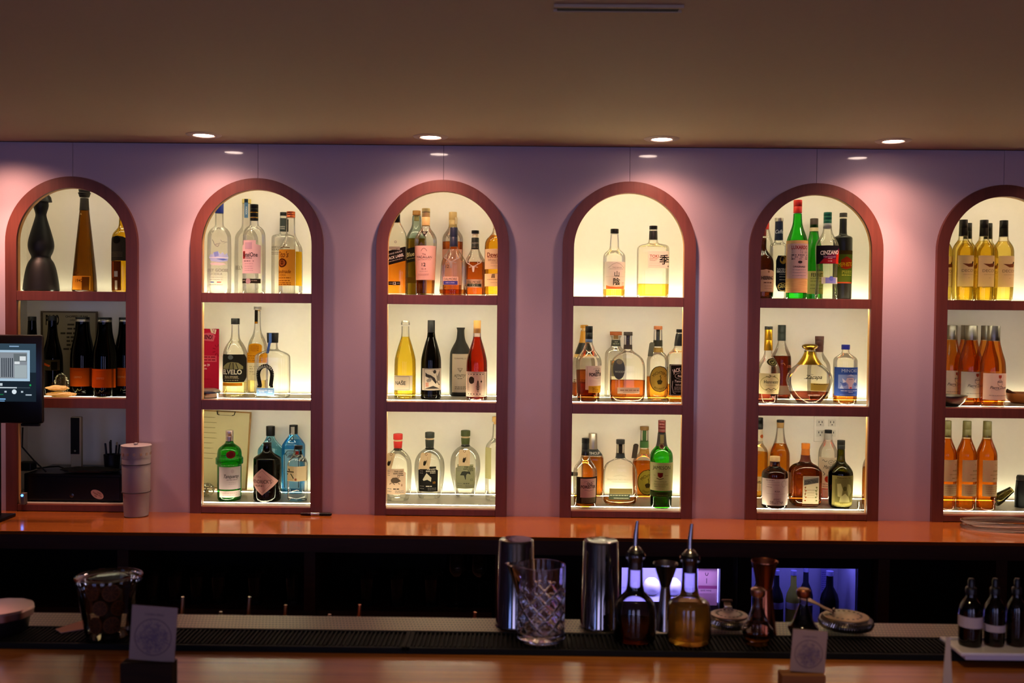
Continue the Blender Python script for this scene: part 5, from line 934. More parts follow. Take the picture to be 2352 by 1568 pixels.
for cx, lb in ((520, 'cognac bottle with olive capsule, middle of three'), (281, 'cognac bottle with olive capsule, partly hidden by the frame')):
    c = copy_tree(par); q = V(k.x(cx), k.y(670), yr); c.location = (q.x, yr, V3); c['label'] = lb
# tilted smoked glass and a dark pepper mill
p = VZ(k.x(905), k.y(1232), V3)
g = empty('smoked_glass_carafe', (p.x - .016, p.y + .02, V3), 'grey glass carafe lying tilted against the dark mill', 'carafe')
Mx = Matrix.Translation((.008, 0, .0195)) @ Matrix.Rotation(math.radians(54), 4, 'Y')
MB().lathe([(0, 0), (.020, 0), (.023, .006), (.022, .03), (.015, .07), (.013, .085), (.0122, .085), (.014, .07), (.0205, .03), (.0215, .008), (0, .004)], 32, clear('#8d8458', '#3c3820', .9), M=Mx).build('carafe_body', parent=g, smooth=50)
p = VZ(k.x(1215), k.y(1240), V3); g = empty('pepper_mill', (p.x, p.y + .03, V3), 'tall dark cylinder like a pepper mill, cut by the picture edge', 'mill')
MB().lathe([(0, 0), (.022, 0), (.0225, .02), (.0215, .045), (.0225, .05), (.018, .1), (.0178, .104), (0, .105)], 32, solid('#0c0a09', .4, spec=.2)).build('mill_body', parent=g, smooth=40)
MB().lathe([(0, .1055), (.017, .1055), (.0175, .118), (.014, .126), (0, .128)], 32, solid('#211c15', .4)).build('mill_head', parent=g, smooth=40)
# ===== first niche
k = K(0, 390, 4.752, V1)
b = k.B('ceramic_bottle', 'black waisted ceramic bottle with flared top in the niche nearest the tablet', 448, .10, [(1312, 372), (1250, 362), (1100, 318), (1010, 262), (970, 200), (945, 192), (900, 240), (845, 268), (780, 262), (680, 210), (560, 140), (500, 108), (470, 114), (400, 160), (345, 150)], smooth_it=2).glass(solid('#090909', .5, spec=.25))
b.cap(300, 350, 130, 150, mat=solid('#100f10', .5), name='rim', cx=490).cap(262, 300, 60, 110, mat=solid('#131213', .5), name='stopper', cx=500)
b = k.B('tequila_bottle', 'very tall tapering amber tequila bottle with dark cap touching the arch', 922, .12, [(1315, 258), (1200, 250), (900, 194), (600, 130), (430, 96), (320, 84)], smooth_it=1).glass(clear('#8a5a18', '#4c2c08', .8))
b.cap(205, 250, 122, 112, mat=solid('#1c1712', .5)).cap(250, 300, 132, 100, mat=solid('#1c1712', .5), name='collar', ribs=1).ring(310, 440, solid('#241c10', .5), name='neck_sleeve').label(830, 1160, 1020, 1310, '#b87c24', [('t', '1942', 915, 1210, 34, '#4c2c08', {'w': 80}), ('e', 890, 1128, 22, 14, '#4c2c08'), ('r', 945, 1170, 1020, 1310, '#4c2808')], trans=.3).label(890, 470, 930, 500, None, [('t', 'A', 908, 485, 24, '#c9b070')], name='neck_print')
b = k.B('rum_bottle', 'yellow glass bottle with domed dark label, cut by the arch', 1350, .12, [(1318, 244), (1240, 250), (780, 250), (700, 230), (655, 150), (620, 100), (520, 92)]).glass(clear('#f0c22c', '#a87c04', .8))
b.cap(440, 520, 96, mat=solid('#9c7008', .4)).label(1232, 725, 1440, 998, '#2c2a22', [('e', 1330, 772, 46, 40, '#171612'), ('g', 1250, 1400, [905, 920, 935, 950], 5, '#57523c')], shape='arch', trans=.05).label(1245, 1000, 1370, 1318, '#43200c', [('r', 1300, 1110, 1345, 1170, '#8d8c84'), ('r', 1310, 1210, 1340, 1310, '#a89c84'), ('r', 1270, 1010, 1290, 1180, '#7c3c18')], name='lower_label', trans=.2)  # the lower patch is dark brown reflections painted onto the glass
k = K(0, 680, 5.345, V2)
DG = clear('#10130f', '#050505', .5)
b = k.B('wine_bottle', 'dark wine bottle with orange label, its capsule banded in silver, third from the frame', 1015, .15, [(1170, 276), (1140, 286), (760, 288), (660, 268), (560, 226), (460, 180), (360, 164), (310, 160)]).glass(DG)
b.cap(256, 285, 164, mat=solid('#0c0c0d', .4)).cap(285, 312, 165, mat=metal('#a8a29c', .35), name='foil_band').label(850, 874, 1180, 1098, '#b4480f', [('g', 960, 1080, [905], 4, '#8d3810'), ('t', 'GRIMIO', 1015, 984, 26, '#d08c5c', {'w': 95}), ('r', 1150, 874, 1180, 1098, '#7c300c')], trans=.1).label(990, 1115, 1100, 1165, None, [('l', [(1000, 1160), (1010, 1125), (1030, 1150), (1060, 1130)], 5, '#8d8454')], name='signature_print')
dk = b.root; dk['group'] = 'dark bottles with orange labels'; yr = dk.location.y
for cx, yr, lb in ((1287, .095, 'dark wine bottle with orange label, second from the frame, in the dim niche'), (1545, .19, 'dark wine bottle with orange label, touching the frame, in the dim niche')):
    c = copy_tree(dk); q = V(k.x(cx), k.y(720), yr); c.location = (q.x, yr, V2); c['label'] = lb
b = k.B('wine_bottle', 'dark wine bottle with bird-beak orange patch in front of the framed list', 645, .16, [(1160, 232), (1100, 240), (760, 238), (660, 204), (560, 150), (450, 112), (350, 100), (280, 98)]).glass(DG)
b.cap(240, 300, 104, mat=solid('#121212', .45)).label(535, 775, 755, 905, '#3c3424', [('p', [(540, 835), (600, 812), (670, 842), (660, 862), (600, 842), (545, 865)], '#c8581c'), ('r', 680, 800, 750, 900, '#16140f')], trans=.1)
b = k.B('wine_bottle', 'dark wine bottle mostly hidden behind the tablet', 395, .16, [(1160, 240), (800, 240), (680, 200), (560, 130), (450, 106), (300, 96)]).glass(DG)
b.cap(250, 300, 98, mat=solid('#121212', .45))
# ---------------------------------------------------------------- flat things with print on them
def sheet(name, lb, cat, P0, w, h, th, col, items, pxbox, rot=(0, 0, 0), parts=None, trans=.25, group=None):
    """an upright sheet; P0 is the middle of its foot; items are drawn in pixel coordinates inside pxbox"""
    g = empty(name, P0, lb, cat, group); g.rotation_euler = rot
    x0, y0, x1, y1 = pxbox
    mb = MB(); mb.box((-w / 2, 0, 0), (w / 2, th, h), paper(col, trans))
    for v, f, c, L in items_geo(items, 1e9): mb.add([((x - (x0 + x1) / 2) / (x1 - x0) * w, -.0003 - .00006 * L, (y1 - y) / (y1 - y0) * h) for x, y in v], f, paper(c, max(.1, trans - .1)) if isinstance(c, str) else c)
    mb.build('printed_sheet', parent=g, smooth=0, clean=False); return g
# pink flyer leaning at the back of the second niche, middle shelf
k = K(430, 680, 5.806, V2)
Yb = .30; a, c = V(k.x(120), k.y(1200), Yb), V(k.x(425), k.y(435), Yb); w = c.x - a.x; h = c.z - V2
sheet('event_flyer', 'crimson flyer propped at the back behind the metal dish', 'flyer', ((a.x + c.x) / 2, Yb, V2), w, h, .0012, '#a81c38', k.items([('p', [(215, 490), (330, 480), (375, 520), (350, 585), (215, 575)], '#c05468'), ('t', 'FRIEND?', 262, 532, 48, '#33101c', {'w': 160, 'bold': .03, 'rot': -2}), ('p', [(300, 432), (390, 445), (375, 500), (320, 480)], '#e0c8b4'), ('l', [(340, 440), (350, 480)], 8, '#8d3040'), ('l', [(365, 445), (360, 490)], 8, '#8d3040')] + [('l', [(405 + 28 * math.cos(q * .7), 690 + 40 * math.sin(q * .7)), (405 + 70 * math.cos(q * .7), 690 + 75 * math.sin(q * .7))], 6, '#6b1020') for q in range(2, 8) if 405 + 70 * math.cos(q * .7) < 424] + [('r', 215, 755, 395, 788, '#c4485c'), ('r', 215, 790, 395, 828, '#c4485c'), ('g', 220, 390, [772, 806], 14, '#7c1428'), ('t', 'Jan 29', 256, 866, 28, '#e8c8cc', {'w': 88}), ('t', '7 PM', 236, 912, 22, '#e8c8cc', {'w': 50}), ('g', 215, 320, [1034], 6, '#7c1428')]), (k.x(120), k.y(435), k.x(425), k.y(1200)))
# round metal tin on the same shelf
p = V(k.x(284), k.y(1300), .066); g = empty('metal_tin', (p.x, .066, V2), 'round steel tin with a dark blue band at the frame under the flyer', 'tin')
r = .044
MB().lathe([(0, 0), (r * .8, 0), (r * .9, .008), (r, .02)], 48, metal('#a89c90', .25), caps=False).build('tin_base', parent=g, smooth=50)
MB().lathe([(r * 1.0, .0195), (r * 1.015, .020), (r * 1.015, .0255), (r, .026)], 48, solid('#1b2434', .35), caps=False).build('band', parent=g, smooth=50)
MB().lathe([(r * 1.0, .0255), (r * .97, .031), (r * .6, .037), (0, .039)], 48, metal('#b8aca4', .3), caps=False).build('lid', parent=g, smooth=50)
# clipboard in the lowest compartment
k = K(430, 920, 5.6, V3)
Yb = .285; a, c = V(k.x(120), k.y(1140), Yb), V(k.x(768), k.y(128), Yb); w = c.x - a.x; h = c.z - V3
g = empty('clipboard', ((a.x + c.x) / 2, Yb, V3 + .0015), 'brown clipboard with a printed list leaning at the back of the gin shelf', 'clipboard'); g.rotation_euler = (math.radians(-4), math.radians(2.2), 0)
mb = MB(); mb.box((-w / 2, 0, .012), (w / 2, .003, h - .004), wood('#8d6428', '#a0763a', .6, (8, 8, 8)), .001); mb.build('board', parent=g, smooth=0)
mb = MB(); mb.box((-w / 2 + .004, -.0012, .018), (w / 2 - .007, -.0002, h - .010), paper('#d3c69a', .1)); rnd = random.Random(3)
for j in range(9):
    z = h - .035 - j * .021; mb.add([(-w / 2 + .012, -.0014, z), (-w / 2 + .012 + rnd.uniform(.03, .08), -.0014, z), (-w / 2 + .012 + .05, -.0014, z + .0022), (-w / 2 + .012, -.0014, z + .0022)], [(0, 1, 2, 3)], paper('#8d845c', .1))
mb.build('printed_list', parent=g, smooth=0, clean=False)
mb = MB(); cw = .034; zc = h - .012
mb.tube([(-cw - .004, -.006, zc + .006), (-cw, -.008, zc - .008), (-cw + .008, -.008, zc - .010)], .0018, 8, M_BLACK); mb.tube([(cw + .004, -.006, zc + .006), (cw, -.008, zc - .008), (cw - .008, -.008, zc - .010)], .0018, 8, M_BLACK)
mb.tube([(-cw + .006, -.007, zc - .0105), (cw - .006, -.007, zc - .0105)], .0009, 8, metal('#8d8468', .3)); mb.tube([(-cw - .004, -.004, zc + .006), (cw + .004, -.004, zc + .006)], .0012, 8, metal('#57523c', .3))
mb.build('clip', parent=g, smooth=40)
# plastic bag: a crumpled see-through lump
def lump(name, lb, cat, loc, sx, sy, sz, mat, seed=1, amp=.25, n=4):
    bm = bmesh.new(); bmesh.ops.create_icosphere(bm, subdivisions=n, radius=1); rnd = random.Random(seed)
    ax = [(Vector((rnd.uniform(-1, 1), rnd.uniform(-1, 1), rnd.uniform(-1, 1))).normalized(), rnd.uniform(3, 9), rnd.uniform(0, 6)) for _ in range(9)]
    mb = MB()
    for v in bm.verts:
        d = v.co.normalized(); f = 1 + amp * sum(abs(math.sin(d.dot(a) * q + ph)) - .6 for a, q, ph in ax) / 4
        p = d * f; v.co = Vector((p.x * sx, p.y * sy, max(-.92, p.z) * sz + .92 * sz))
    bm.verts.index_update(); mb.add([v.co[:] for v in bm.verts], [[v.index for v in f.verts] for f in bm.faces], mat); bm.free()
    o = mb.build(name, smooth=18, loc=loc); return tag(o, lb, cat)
bagm = clear('#e9e4d2', '#9c9478', 1.2, rough=.08, haze=.15)
p = VZ(k.x(255), k.y(1225), V3); lump('plastic_bag', 'crumpled clear plastic bag at the frame beside the green gin bottle', 'bag', (p.x, .20, V3), .026, .04, .026, bagm, 5)
p = VZ(k.x(365), k.y(1140), V3); o = MB().lathe([(0, 0), (.0085, 0), (.009, .004), (.009, .013), (.0075, .016), (0, .0165)], 24, solid('#b88a3c', .6)).build('cork_stopper', loc=(p.x - .01, .262, V3), smooth=40); tag(o, 'loose tan cork stopper behind the green gin bottle', 'cork')
# ===== dim niche: framed list, plastic wrap, folded cloth, till and clutter
k = K(0, 680, 5.345, V2)
Yb = .305; a, c = V(k.x(500), k.y(1160), Yb), V(k.x(1190), k.y(190), Yb); w = c.x - a.x; h = c.z - V2
g = empty('framed_menu', ((a.x + c.x) / 2, Yb, V2 + .0005), 'brown framed price list with heavy lettering behind the dark bottles', 'sign')
fr = MB(); FM = wood('#4c3a20', '#5c4828', .6, (8, 8, 8))
for lo, hi in (((-w / 2, 0, 0), (w / 2, .012, .006)), ((-w / 2, 0, h - .006), (w / 2, .012, h)), ((-w / 2, 0, .0062), (-w / 2 + .006, .012, h - .0062)), ((w / 2 - .006, 0, .0062), (w / 2, .012, h - .0062))): fr.box(lo, hi, FM, .001)
fr.build('frame', parent=g, smooth=0)
mb = MB(); mb.box((-w / 2 + .006, .006, .006), (w / 2 - .006, .008, h - .006), paper('#a89a76', .1))
its = k.items([('t', 'PAGO', 635, 290, 118, '#2c2820', {'w': 165, 'bold': .05}), ('t', 'CHOPPED UP BAR', 935, 250, 24, '#3c3628', {'w': 280, 'bold': .03}), ('t', 'OPEN', 885, 295, 20, '#4c4434'), ('g', 820, 925, [350, 400], 22, '#4c4434'), ('g', 735, 925, [457], 24, '#4c4434'), ('g', 810, 920, [505, 552, 600], 22, '#4c4434'), ('g', 770, 920, [650], 22, '#4c4434')])
for v, f, cc, L in items_geo(its, 1e9): mb.add([(V(x, y, Yb).x - (a.x + c.x) / 2, .0058, V(x, y, Yb).z - V2) for x, y in v], f, paper(cc, .05))
mb.build('printed_list', parent=g, smooth=0, clean=False)
p = VZ(k.x(790), k.y(1225), V2); lump('plastic_wrap', 'crinkled clear plastic bag behind the folded cloths in the dim niche', 'bag', (p.x - .02, .098, V2), .026, .02, .045, clear('#e3ddc8', '#8d8468', 1.0, rough=.08, haze=.12), 11)
p = VZ(k.x(735), k.y(1245), V2)
clothm = paper('#efe0ac', .55)
for dx, dy, dz, sx, sz, lb, sd in ((0, 0, 0, .056, .0095, 'pale folded cloth lying lowest on the lit shelf edge behind the tablet', 21), (-.016, .004, .0235, .040, .010, 'yellowish crumpled cloth on top of the pale one behind the tablet', 33)):
    o = lump('folded_cloth', lb, 'cloth', (p.x + dx - .012, p.y + .036 + dy, V2 + dz + .001), sx, .026, sz, clothm, sd, .30); o['group'] = 'folded cloths behind the tablet'
k = K(0, 920, 4.9, V3)
# cash drawer
Yd = .045; a, c = V(k.x(270), k.y(1150), Yd), V(k.x(1372), k.y(830), Yd); w = c.x - a.x; h = c.z - V3
g = empty('cash_drawer', ((a.x + c.x) / 2, Yd, V3), 'black steel cash drawer with oval sticker in the dark niche', 'cash drawer')
mb = MB(); mb.box((-w / 2, 0, .004), (w / 2, .235, h), solid('#0c0b0c', .3), .003); mb.build('drawer_case', parent=g, smooth=0)
mb = MB(); mb.box((-w / 2 + .008, -.004, .01), (w / 2 - .008, -.0003, h - .012), solid('#0a0a0b', .3), .001); mb.build('drawer_face', parent=g, smooth=0)
for sx in (-1, 1):
    mb = MB(); mb.box((sx * (w / 2 - .03) - .01, .01, 0), (sx * (w / 2 - .03) + .01, .22, .0038), M_RUBBER); mb.build('foot', parent=g, smooth=0)
q = V(k.x(815), k.y(1062), Yd); MB().lathe([(0, 0), (.008, 0), (.0085, .002), (.006, .003), (0, .0032)], 24, metal('#57524e', .3), M=Matrix.Translation((q.x - g.location.x, -.0042, q.z - V3)) @ Matrix.Rotation(math.radians(90), 4, 'X')).build('lock', parent=g, smooth=40)
q = V(k.x(1100), k.y(1052), Yd); sm = MB(); el = circ(0, 0, .0265, .0155, 32); A = math.radians(-28)
def T2(x, y): return (q.x - g.location.x + x * math.cos(A) - y * math.sin(A), q.z - V3 + x * math.sin(A) + y * math.cos(A))
sm.add([(T2(x, y)[0], -.0044, T2(x, y)[1]) for x, y in el], [tuple(range(32))], paper('#c49a8c', .05))
for v, f, cc, L in items_geo([('t', 'CASH', .004, -.008, .005, '#4c2020', {}), ('t', 'THANK YOU', 0, 0, .0055, '#5c2424', {'w': .04}), ('t', 'TIPS', -.003, .0085, .0045, '#4c2020', {})], 1e9): sm.add([(T2(x, -y)[0], -.0046, T2(x, -y)[1]) for x, y in v], f, paper(cc, .05))
sm.build('oval_sticker', parent=g, smooth=0, clean=False)
ztop = V3 + h
# things on the drawer
p = V(k.x(850), 700, .14); zt2 = V(k.x(850), k.y(180), .14).z
g = empty('phone_handset', (p.x, .14, ztop), 'upright handset with dark face standing on the cash drawer', 'phone')
hw = 60 / 4.9 * S(.14); hh = zt2 - ztop
mb = MB(); mb.box((-hw, 0, .0), (hw, .02, hh), solid('#a89c80', .5), .004); mb.build('handset_body', parent=g, smooth=0)
mb = MB(); mb.box((-hw + .001, -.002, hh * .3), (hw - .006, -.0003, hh - .004), solid('#14130f', .25), .0006); mb.build('screen', parent=g, smooth=0)
MB().lathe([(0, 0), (.004, 0), (.004, .0012), (0, .0014)], 16, solid('#8d8670', .4), M=Matrix.Translation((-.002, -.0022, hh * .36)) @ Matrix.Rotation(math.radians(90), 4, 'X')).build('button', parent=g, smooth=40)
p = V(k.x(1260), 700, .17)
g = empty('pen_cup', (p.x, .17, ztop), 'dark pen cup on the cash drawer, full of pens', 'pen cup')
MB().lathe([(0, 0), (.028, 0), (.032, .06), (.0305, .06), (.0268, .003), (0, .003)], 32, solid('#121214', .4)).build('cup', parent=g, smooth=40)
pc = ['#141416', '#a89c84', '#1c1c20', '#121214', '#242a38', '#141416', '#18181a']
pl = ['thickest black pen leaning out of the pen cup', 'white-barrelled pen in the pen cup', 'upright black pen at the middle of the pen cup', 'black pen leaning toward the handset in the pen cup', 'dark blue pen in the pen cup', 'black pen leaning toward the frame in the pen cup', 'short charcoal pen at the back of the pen cup']
for j in range(7):
    a = j * PI * 2 / 7 + .3; x, y = .018 * math.cos(a), .018 * math.sin(a)
    mb = MB(); mb.tube([(x, y, .0045), (x * 1.55, y * 1.35, .098 + .008 * (j % 3))], [.0034, .0036], 8, solid(pc[j], .4)); tag(mb.build('pen', loc=(p.x, .17, ztop), smooth=40), pl[j], 'pen', 'pens in the pen cup')
p = V(k.x(1010), 700, .085); lump('dark_cloth', 'crumpled dark cloth lying on top of the cash drawer', 'cloth', (p.x + .0, .085, ztop + .0005), .105, .04, .011, solid('#2a2822', .9), 3, .3)
# charger with a blue light, power brick and leads
p = VZ(k.x(250), k.y(1172), V3); g = empty('charging_dock', (p.x, p.y + .012, V3), 'small grey dock with a bright blue light beside the cash drawer', 'charger')
mb = MB(); mb.box((-.0085, -.012, 0), (.0085, .012, .044), solid('#57524e', .4), .002); mb.build('dock_body', parent=g, smooth=0)
MB().lathe([(0, 0), (.0045, 0), (.004, .003), (0, .004)], 16, glow((.05, .25, 1), 9), M=Matrix.Translation((0, -.0118, .036)) @ Matrix.Rotation(math.radians(90), 4, 'X')).build('status_light', parent=g, smooth=40)
p = V(k.x(300), 700, .12); o = MB(); o.box((-.03, -.025, 0), (.028, .025, .034), solid('#100f10', .5), .006); tag(o.build('power_brick', loc=(p.x, .12, ztop + .0003), smooth=0), 'black power brick on the end of the cash drawer', 'power adapter')
pts = [V(k.x(255), k.y(300), .05), V(k.x(250), k.y(520), .05), V(k.x(380), k.y(670), .06), V(k.x(520), k.y(795), .06)]; pts[-1].z = ztop + .004
tag(MB().tube(pts, .003, 8, M_BLACK).build('charging_cable', smooth=40), 'black cable running down from the tablet to the cash drawer', 'cable')
pts = [V(k.x(330), k.y(810), .15), V(k.x(430), k.y(795), .15), V(k.x(540), k.y(745), .16), V(k.x(660), k.y(738), .15), V(k.x(760), k.y(800), .12)]
for q in pts: q.z = max(q.z, ztop + .004)
tag(MB().tube(pts, .0028, 8, M_BLACK).build('power_cable', smooth=40), 'black cable looping from the power brick over the cash drawer', 'cable')
# ===== the till tablet on the counter
Yt = -.20; a, c = V(0, 972, Yt), V(97, 769, Yt); W_ = .265; x1 = c.x; x0 = x1 - W_; h = c.z - a.z
g = empty('till_tablet', (x1 - W_ / 2, Yt, ZC), 'black framed till tablet showing a music player, at the picture edge', 'tablet'); zb = a.z - ZC
def LX(px): return V(px, 870, Yt).x - g.location.x
def LZ(py): return V(48, py, Yt).z - ZC
mb = MB(); mb.box((-W_ / 2, 0, zb), (W_ / 2, .022, zb + h), solid('#17110e', .3), .010); mb.build('bezel', parent=g, smooth=30)
sx0, sx1, sz0, sz1 = -W_ / 2 + .02, LX(83), LZ(922), LZ(789)
mb = MB(); scr = lambda col, s: glow(col, s)
mb.box((sx0, -.0008, sz0), (sx1, -.0001, sz1), scr('#24323f', .55))
def R2(px0, py0, px1, py1, col, s=.8, d=.0012): 
    mb.add([(LX(px0), -d, LZ(py1)), (LX(px1), -d, LZ(py1)), (LX(px1), -d, LZ(py0)), (LX(px0), -d, LZ(py0))], [(0, 1, 2, 3)], scr(col, s))
R2(-60, 789, 83, 855, '#3c5364', .7, .0010); R2(-40, 804, 69, 875, '#a9c4d8', 1.0, .0012); R2(-36, 809, 63, 869, '#8d949c', .9, .0014)
for j in range(6): R2(4 + j * 4.8, 822, 6.2 + j * 4.8, 866, '#2c343e', .9, .0016)
R2(32, 812, 62, 830, '#6b7478', .9, .0016); R2(34, 838, 62, 868, '#a8b4b8', .9, .0016); R2(46, 818, 60, 828, '#d8dee0', 1.0, .0018); R2(34, 830, 46, 836, '#d8dee0', 1.0, .0018)
R2(-30, 889, 39, 891.5, '#c8d4dc', 1.0); R2(39, 889.5, 70, 890.8, '#4c5a64', .8); R2(-60, 880, 6, 886, '#c8d4dc', .9); R2(22, 794, 44, 796.5, '#8fb0d0', .9, .0014)
mb.add([(LX(33) + .0085 * math.cos(t * PI / 10), -.0013, LZ(899.5) + .0085 * math.sin(t * PI / 10)) for t in range(20)], [tuple(range(20))], scr('#d8e4ec', 1.0))
mb.add([(LX(70) + .0035 * math.cos(t * PI / 8), -.0013, LZ(884) + .0035 * math.sin(t * PI / 8)) for t in range(16)], [tuple(range(16))], scr('#28b05c', .8))
for px in (13, 51): R2(px - 2.5, 897.5, px + 2.5, 901.5, '#b8c8d4', .9)
R2(59, 905, 73, 908, '#b8c8d4', .8); R2(-40, 905, 8, 907, '#1c8048', .8); R2(-60, 915, 13, 918, '#7cb0e0', .9); R2(-60, 920, 11, 922, '#7cb0e0', .9)
mb.build('screen', parent=g, smooth=0, clean=False)
mb = MB(); mb.box((-.02, .0225, .012), (.02, .045, zb + h * .6), M_BLACK, .003); mb.build('stand_arm', parent=g, smooth=0, loc=(-.06, 0, 0))
mb = MB(); mb.box((-.09, -.06, .0002), (.09, .09, .0118), M_BLACK, .003); mb.build('stand_base', parent=g, smooth=0, loc=(-.10, 0, 0))
mb = MB(); mb.box((LX(45), .004, zb - .010), (LX(88), .020, zb - .0003), M_BLACK, .004); mb.build('card_reader', parent=g, smooth=0)
# ===== white tumbler
Yw = -.075; s = S(Yw); p = V(313, 1100, Yw); zz = lambda py: V(313, py, Yw).z - ZC
g = empty('tumbler', (p.x, Yw, ZC), 'white insulated tumbler with lid and dark rings on the back counter', 'tumbler')
TW = solid('#8f868a', .45); TD = solid('#3c3034', .5)
MB().lathe([(0, 0), (25 * s, 0), (27 * s, .003), (29.5 * s, zz(1132)), (31 * s, zz(1125)), (31.5 * s, zz(1066)), (31.5 * s, zz(1050)), (0, zz(1050))], 48, TW).build('cup_body', parent=g, smooth=40)
for py in (1128, 1064):
    MB().lathe([(31 * s, zz(py) - .0016), (32.4 * s, zz(py) - .0014), (32.4 * s, zz(py) + .0014), (31 * s, zz(py) + .0016)], 48, TD, caps=False).build('ring', parent=g, smooth=40)
MB().lathe([(0, zz(1050) + .0002), (32 * s, zz(1050) + .0002), (32.5 * s, zz(1046)), (33 * s, zz(1027)), (34 * s, zz(1022)), (33 * s, zz(1021)), (0, zz(1021))], 48, TW).build('lid', parent=g, smooth=40)
lm = MB()
for j in range(14):
    a = 2 * PI * j / 14; x, y = 32.9 * s * math.cos(a), 32.9 * s * math.sin(a); lm.box((x - .004, y - .001, zz(1043)), (x + .004, y + .001, zz(1037)), solid('#8d7468', .4), rot=(0, 0, a + PI / 2))
lm.build('lid_slot_pattern', parent=g, smooth=0)
mb = MB(); mb.box((-.006, -.012, zz(1021) + .0002), (.006, .004, zz(1016)), TW, .002); mb.build('sip_tab', parent=g, smooth=0)
# ===== pocket tool on the counter
p = VZ(726, 1184, ZC); s = S(p.y); g = empty('pocket_corkscrew', (p.x, p.y, ZC + .0062), 'black and chrome pocket corkscrew lying on the back counter', 'corkscrew')
mb = MB(); mb.tube([(-36 * s, 0, 0), (-34 * s, 0, 0), (-12 * s, 0, 0)], [.003, .0055, .006], 12, metal('#3c3034', .3)); mb.build('hinge_end', parent=g, smooth=40)
mb = MB(); mb.tube([(-11.8 * s, 0, 0), (8 * s, 0, 0)], .006, 12, metal('#c8c0bc', .15)); mb.build('chrome_sleeve', parent=g, smooth=40)
mb = MB(); mb.tube([(8.2 * s, 0, 0), (33 * s, 0, 0), (36 * s, 0, 0)], [.006, .0058, .003], 12, M_BLACK); mb.build('grip', parent=g, smooth=40)
# ===== coil of clear tubing
p = VZ(2330, 1212, ZC); rr = 118 * S(p.y); g = MB(); pts = []
for j in range(5 * 48):
    a = j / 48 * 2 * PI; q = j / 240; r2 = rr * (1 - .10 * math.sin(a * .37 + 1) - .06 * (j // 48 % 3)); pts.append((r2 * math.cos(a), r2 * .42 * math.sin(a) , .006 + .020 * q + .004 * math.sin(a + j * .02)))
mb = MB(); mb.tube(pts, .0052, 8, clear('#f0e3e0', '#c8b4ac', 1.3, blend=.5, haze=.65)); tag(mb.build('tubing_coil', loc=(p.x, -.115, ZC + .0006), smooth=60), 'loose coil of clear plastic tubing on the end of the back counter', 'tubing')
# ===== glassware on the dark shelves under the counter
GL = clear('#e6e6e0', '#a8a8a2', 1.4, blend=.4, haze=.10)
def tumbler_glass(loc, lb): 
    g = MB(); g.lathe([(0, 0), (.028, 0), (.036, .10), (.0345, .10), (.027, .012), (0, .010)], 24, GL); o = g.build('rocks_glass', loc=loc, smooth=40); return tag(o, lb, 'glass', 'upturned glasses on the dark shelf')
yg = YF + .04 + .10
first = None
lab = lambda i, j: ['%s glass in the %s row of dark shelf glasses %s' % (('first', 'second', 'third', 'fourth', 'fifth', 'sixth', 'seventh', 'eighth', 'ninth', 'tenth')[i], ('near', 'rear')[j], '')][0].strip()
for j in range(2):
    for i, px in enumerate((352, 402, 452, 502, 585, 672, 842, 912, 990)):
        x = V(px + j * 14, 1400, yg + j * .1).x; loc = (x, yg + j * .1, ZG + .0003)
        if first is None: first = tumbler_glass(loc, lab(0, 0)); o = first
        else: o = first.copy(); COL.objects.link(o); o.location = loc
        o['label'] = lab(i, j)
ws = None
for i, px in enumerate((1048, 1100)):
    x = V(px, 1400, yg).x
    if ws is None:
        ws = empty('wine_glass', (x, yg, ZG + .0003), 'stemmed wine glass nearer the row of rocks glasses', 'wine glass', 'wine glasses on the dark shelf')
        MB().lathe([(0, 0), (.036, 0), (.034, .003), (.006, .006), (.004, .012)], 24, GL, caps=False).build('foot', parent=ws, smooth=40)
        MB().lathe([(.004, .012), (.0036, .07), (.005, .08)], 16, GL, caps=False).build('stem', parent=ws, smooth=40)
        MB().lathe([(.005, .08), (.03, .10), (.04, .135), (.036, .19), (.0352, .19), (.039, .135), (.029, .102), (0, .083)], 28, GL, caps=False).build('bowl', parent=ws, smooth=40)
    else:
        c = copy_tree(ws); c.location = (x, yg, ZG + .0003); c['label'] = 'stemmed wine glass nearer the steel tins'
